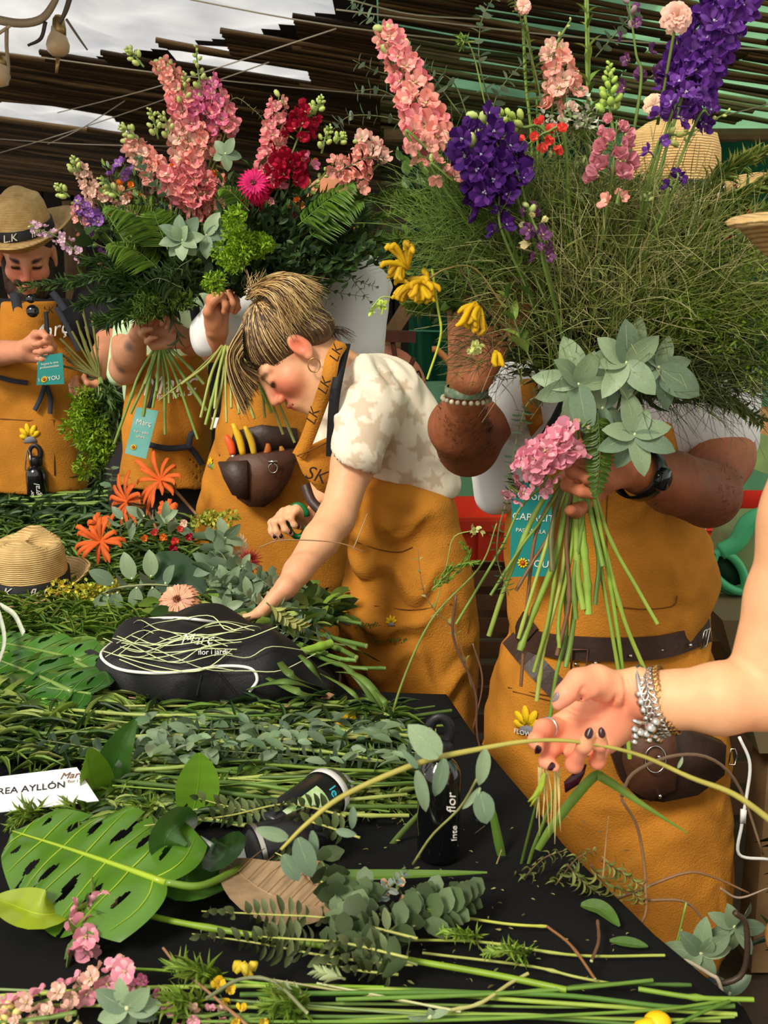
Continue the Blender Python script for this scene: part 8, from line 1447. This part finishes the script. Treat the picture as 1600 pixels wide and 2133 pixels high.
for i, (px, w, lb) in enumerate((([(100, 1710), (60, 1690), (20, 1720)], .04, 'asparagus fern tuft under the name card'), ([(200, 1700), (140, 1680), (90, 1660)], .04, 'asparagus fern tuft between name card and monstera'), ([(60, 1610), (100, 1640), (90, 1670)], .03, 'asparagus fern sprig lying over the name card lettering'), ([(350, 1690), (290, 1680), (240, 1690)], .03, 'asparagus fern tip beside the upright leaves'), ([(330, 1465), (300, 1455), (270, 1470)], .03, 'bright asparagus tuft before the rucksack'), ([(460, 2040), (400, 2020), (350, 2010)], .04, 'feathery asparagus sprig near the yellow kangaroo paw'), ([(420, 2095), (370, 2085), (320, 2100)], .04, 'feathery asparagus sprig beside the mauve florets'), ([(640, 2100), (590, 2085), (550, 2100)], .04, 'feathery asparagus sprig among the loose front stems'), ([(1000, 1950), (950, 1945), (900, 1935)], .02, 'tiny fern clipping behind the slender stems'), ([(1100, 1990), (1060, 1980), (1010, 1985)], .025, 'tiny fern clipping between the slender stems'), ([(960, 1925), (900, 1900), (850, 1890)], .02, 'fine fern beside the dry leaf scrap'))): plume(None, tp(px, [.01, .04, .02]), w, [(118, 150, 50), (140, 166, 64)], 'asparagus_sprig', 90, .0006, label=lb, cat='fern')
for px, lb in (([(720, 2040), (690, 2030), (660, 2022)], 'white-green fleshy flower cluster, upper of two behind the stems'), ([(640, 2080), (610, 2068), (590, 2060)], 'white-green fleshy flower cluster, lower of two behind the stems')): branch(None, tp(px, .03), G_OVAL, .02, .007, 9, [(196, 204, 160), (176, 190, 140)], 'fleshy_flower', ang=.5, label=lb, cat='flower')
heap('bud_clusters', 235, 320, 1575, 1600, 60, [(206, 210, 140), (150, 170, 90)], G_OVAL, (.006, .009), .7, (.03, .06), 'cluster of small cream buds behind the dark curled leaf', 93)
# --- flowers at the back of the table
def spider(x, y, Y, r, face, lb, stem_to=None, n=15):
    c = P(x, y, Y); t = thing('spider_flower', c, lb, 'flower'); rr = random.Random(int(x)); R = frz(face); rad = S(r * 1.15, Y)
    for i in range(n):
        a = i / n * 6.28 + rr.uniform(-.2, .2); e = rr.uniform(-.2, .6); d_ = R @ np.array([math.cos(a) * math.cos(e), math.sin(a) * math.cos(e), math.sin(e)]); L = rad * rr.uniform(.6, 1.1); q = [c, c + d_ * L * .5 + R[:, 2] * L * .12, c + d_ * L * .9, c + d_ * L + np.array([0, 0, -.01])]; ribbon(MB(), q, [.004, .012, .011, .003], R[:, 2], .0012, jit(lin((240, 116, 52)), .12, rr), n=9).build('petal', PETAL, t)
    mb = MB(); ax = -R[:, 2]
    for i in range(12): a = i * .524; u = R @ np.array([math.cos(a), math.sin(a), 0]); mb.tube(bez([c, c + ax * rad * .25 + u * rad * .22, c + ax * rad * .55 + u * rad * .18, c + ax * rad * .8], 8), [.002, .003, .001], 4, jit(lin((200, 160, 100)), .1, rr))
    mb.build('seed_husk', PETAL, t)
    if stem_to: MB().tube(bez([c + ax * rad * .75, P(*stem_to, Y)], 6), .004, 6, lin((150, 110, 74))).build('stem', STEM, t)
spider(335, 1000, 2.62, 62, (-.35, -.7, .5), 'orange spider-petalled flower, tallest behind the table flowers', (430, 1095)); spider(265, 1045, 2.6, 60, (-.6, -.8, .3), 'orange spider-petalled flower leaning beside the tallest one', (330, 1110)); spider(210, 1128, 2.45, 55, (-.2, -1, .5), 'flattened orange spider-petalled flower over the fern heap'); spider(205, 1090, 2.5, 22, (-.2, -1, .5), 'small orange bud beside the spider-petalled flowers', n=8); spider(350, 1062, 2.55, 22, (0, -1, .5), 'small orange tubular bloom under the tallest spider flower', n=8)
gerbera('peach_gerbera', None, P(370, 1250, 2.0), S(54, 2.0), (-.1, -.75, .7), [(246, 168, 130), (250, 196, 164)], (150, 60, 50), 26, 'peach gerbera with many rays behind the rucksack piping', 'flower', wid=.18, droop=.5, rings=2)
gerbera('cream_gerbera', None, P(492, 1140, 2.2), S(34, 2.2), (.55, -.75, .1), [(250, 228, 190), (250, 214, 170)], (200, 150, 70), 18, 'cream gerbera half hidden in eucalyptus', 'flower', wid=.2); gerbera('red_gerbera', None, P(520, 1168, 2.15), S(32, 2.15), (.1, -1, .1), [(206, 90, 80), (150, 30, 40)], (90, 20, 24), 22, 'dusty red spiky gerbera beside the cream gerbera', 'flower', wid=.08)
gerbera('orange_gerbera', None, P(215, 1275, 2.2), S(30, 2.2), (-.3, -.8, .5), [(236, 140, 60)], (120, 60, 30), 16, 'small orange gerbera beside the grey eucalyptus leaves', 'flower'); gerbera('orange_gerbera', None, P(148, 1300, 2.15), S(14, 2.15), (0, -1, .3), [(220, 110, 40)], (90, 20, 24), 12, 'tiny dark-eyed orange bloom at the edge of the monstera leaves', 'flower')
for i, (x, y, k, r) in enumerate(((320, 1112, 'coral', 12), (345, 1120, 'orange', 14), (370, 1130, 'coral', 14), (395, 1122, 'red', 12), (385, 1090, 'pale', 10), (360, 1145, 'red', 12), (300, 1125, 'orange', 12), (375, 1105, 'coral', 12), (230, 1240, 'orange', 12), (262, 1190, 'orange', 10))): inst('small_bloom', FL[k][i % 3], None, P(x, y, 2.3), frz((random.uniform(-.5, .5), -1, random.uniform(0, .8))), S(r, 2.3) * 1.2, label='small red and orange bloom among greenery behind the dark broad leaf', cat='flower', group='small red and orange blooms')
fluff(None, T(195, 1232, .06), (.09, .05, .025), 620, [(206, 200, 60), (186, 196, 80), (224, 200, 70)], 'yellow_blossom', .010, .007, 94, 10, label='yellow-green blossom clusters between straw hat and eucalyptus', cat='blossom', geo=G_OVAL); fluff(None, P(445, 1085, 2.28), (.07, .03, .02), 300, [(190, 186, 70), (150, 160, 60)], 'yellow_blossom', .010, .007, 95, 7, label='yellow-green blossom behind the eucalyptus bunch', cat='blossom', geo=G_OVAL)
GE = [(116, 138, 108), (98, 122, 90), (132, 152, 122), (84, 108, 76)]
for i, (px, Y, L, n, lb) in enumerate((([(700, 1330), (620, 1270), (560, 1220), (520, 1190)], [1.98, 2.05], .036, 12, 'eucalyptus branch nearest the forearm in the lying bunch'), ([(690, 1335), (600, 1290), (540, 1260), (500, 1230)], [1.95, 2.0], .034, 12, 'eucalyptus branch lowest in the lying bunch'), ([(560, 1270), (500, 1210), (460, 1150), (430, 1110)], [2.0, 2.15], .046, 9, 'eucalyptus branch rising to the cream gerbera'), ([(520, 1290), (460, 1240), (440, 1180), (470, 1120)], [2.0, 2.12], .048, 8, 'grey eucalyptus branch in the middle of the lying bunch'), ([(480, 1290), (470, 1230), (450, 1200)], 2.0, .050, 5, 'large-leaved eucalyptus end behind the rucksack'), ([(640, 1320), (590, 1240), (560, 1190)], [1.96, 2.06], .034, 9, 'dark eucalyptus branch under the bare forearm'),
        ([(380, 1200), (320, 1215), (260, 1225), (210, 1230)], 2.2, .056, 6, 'silver eucalyptus branch with large pointed leaves beside the dark broad leaf'), ([(400, 1090), (340, 1090), (290, 1080), (240, 1100)], 2.4, .05, 6, 'grey eucalyptus branch under the orange spider flowers'), ([(215, 1300), (190, 1295), (160, 1290)], 2.1, .045, 2, 'single silver leaves beside the small orange gerbera'), ([(720, 1345), (620, 1325), (560, 1300)], 1.9, .036, 8, 'eucalyptus branch end touching the rucksack top'))):
    branch(None, pts3(px, Y), G_OVATE if i in (3, 4, 6, 7, 8) else G_ROUND, L, L * .62, n, GE if i != 6 else [(140, 160, 134), (156, 172, 148)], 'eucalyptus_branch', ang=.95, objs=True, taper=.3, label=lb, cat='eucalyptus', stemr=.002)
branch(None, pts3([(235, 1040), (232, 1010), (235, 972)], 2.7), G_ROUND, .03, .026, 6, [(120, 146, 112)], 'eucalyptus_tip', ang=1.3, taper=.1, label='upright eucalyptus tip with stacked round leaves behind the orange flowers', cat='eucalyptus')
t_ = thing('bract_spike', T(620, 1290, .10), 'pale yellow-green drooping bract cone on the eucalyptus bunch', 'bract'); branch(t_, pts3([(555, 1255), (590, 1285), (628, 1305)], 1.88), G_OVATE, .030, .018, 14, [(150, 156, 84), (170, 170, 100)], 'bracts', ang=.5, taper=.2)
for px in ([(0, 1260), (30, 1280), (50, 1320)], [(-10, 1250), (10, 1330), (-10, 1400)]): ribbon(MB(), tp(px, .08), .010, (0, -1, .3), .001, lin((214, 220, 200))).build('pale_ribbon', LEAF, None, label='pale looping ribbon at the edge of the fern heap', cat='ribbon', group='pale looping ribbons')
# big grey leaves of the lying bunch and the silver branch
eb = thing('eucalyptus_bunch', T(500, 1270), 'lying bunch of large grey-green pointed eucalyptus leaves around the cream gerbera', 'eucalyptus')
for i, (x, y, Y, sc) in enumerate(((470, 1120, 2.16, 1), (445, 1180, 2.12, 1.1), (480, 1215, 2.06, 1), (520, 1240, 2.0, .9), (470, 1268, 1.98, .9), (575, 1262, 1.98, .8), (555, 1215, 2.04, .7), (620, 1300, 1.94, .7), (505, 1180, 2.1, .7))): euc_rosette(eb, x, y, Y, [(a_ + 20 * i, l_ * sc, .62) for a_, l_ in ((-15, 48), (50, 50), (110, 46), (170, 52), (-130, 48), (-70, 50))], 200 + i)
eb = thing('eucalyptus_branch', T(290, 1250), 'silver eucalyptus branch of big paired leaves between straw hat and dark broad leaf', 'eucalyptus')
for i, (x, y, a_, l_) in enumerate(((235, 1215, -50, 60), (245, 1235, 190, 60), (275, 1205, -15, 62), (285, 1225, 185, 62), (315, 1200, 0, 60), (318, 1225, 170, 58), (345, 1215, 20, 50), (350, 1225, 160, 50), (225, 1240, 230, 50), (190, 1300, -60, 45), (180, 1300, 60, 40))): euc_rosette(eb, x, y, 2.14, [(a_, l_, .7)], 230 + i)
MB().tube(bez(pts3([(380, 1222), (300, 1218), (215, 1235), (180, 1295)], 2.15), 14), .0022, 6, lin((140, 146, 100))).build('stem', STEM, eb)
eb = thing('eucalyptus_branch', T(330, 1110), 'grey eucalyptus branch lying under the orange spider-petalled flowers', 'eucalyptus')
for i, (x, y, a_, l_) in enumerate(((300, 1075, -60, 45), (330, 1085, 60, 50), (345, 1080, 10, 42), (280, 1090, 200, 40), (370, 1100, 110, 40), (255, 1080, -40, 36))): euc_rosette(eb, x, y, 2.42, [(a_, l_, .6)], 250 + i)
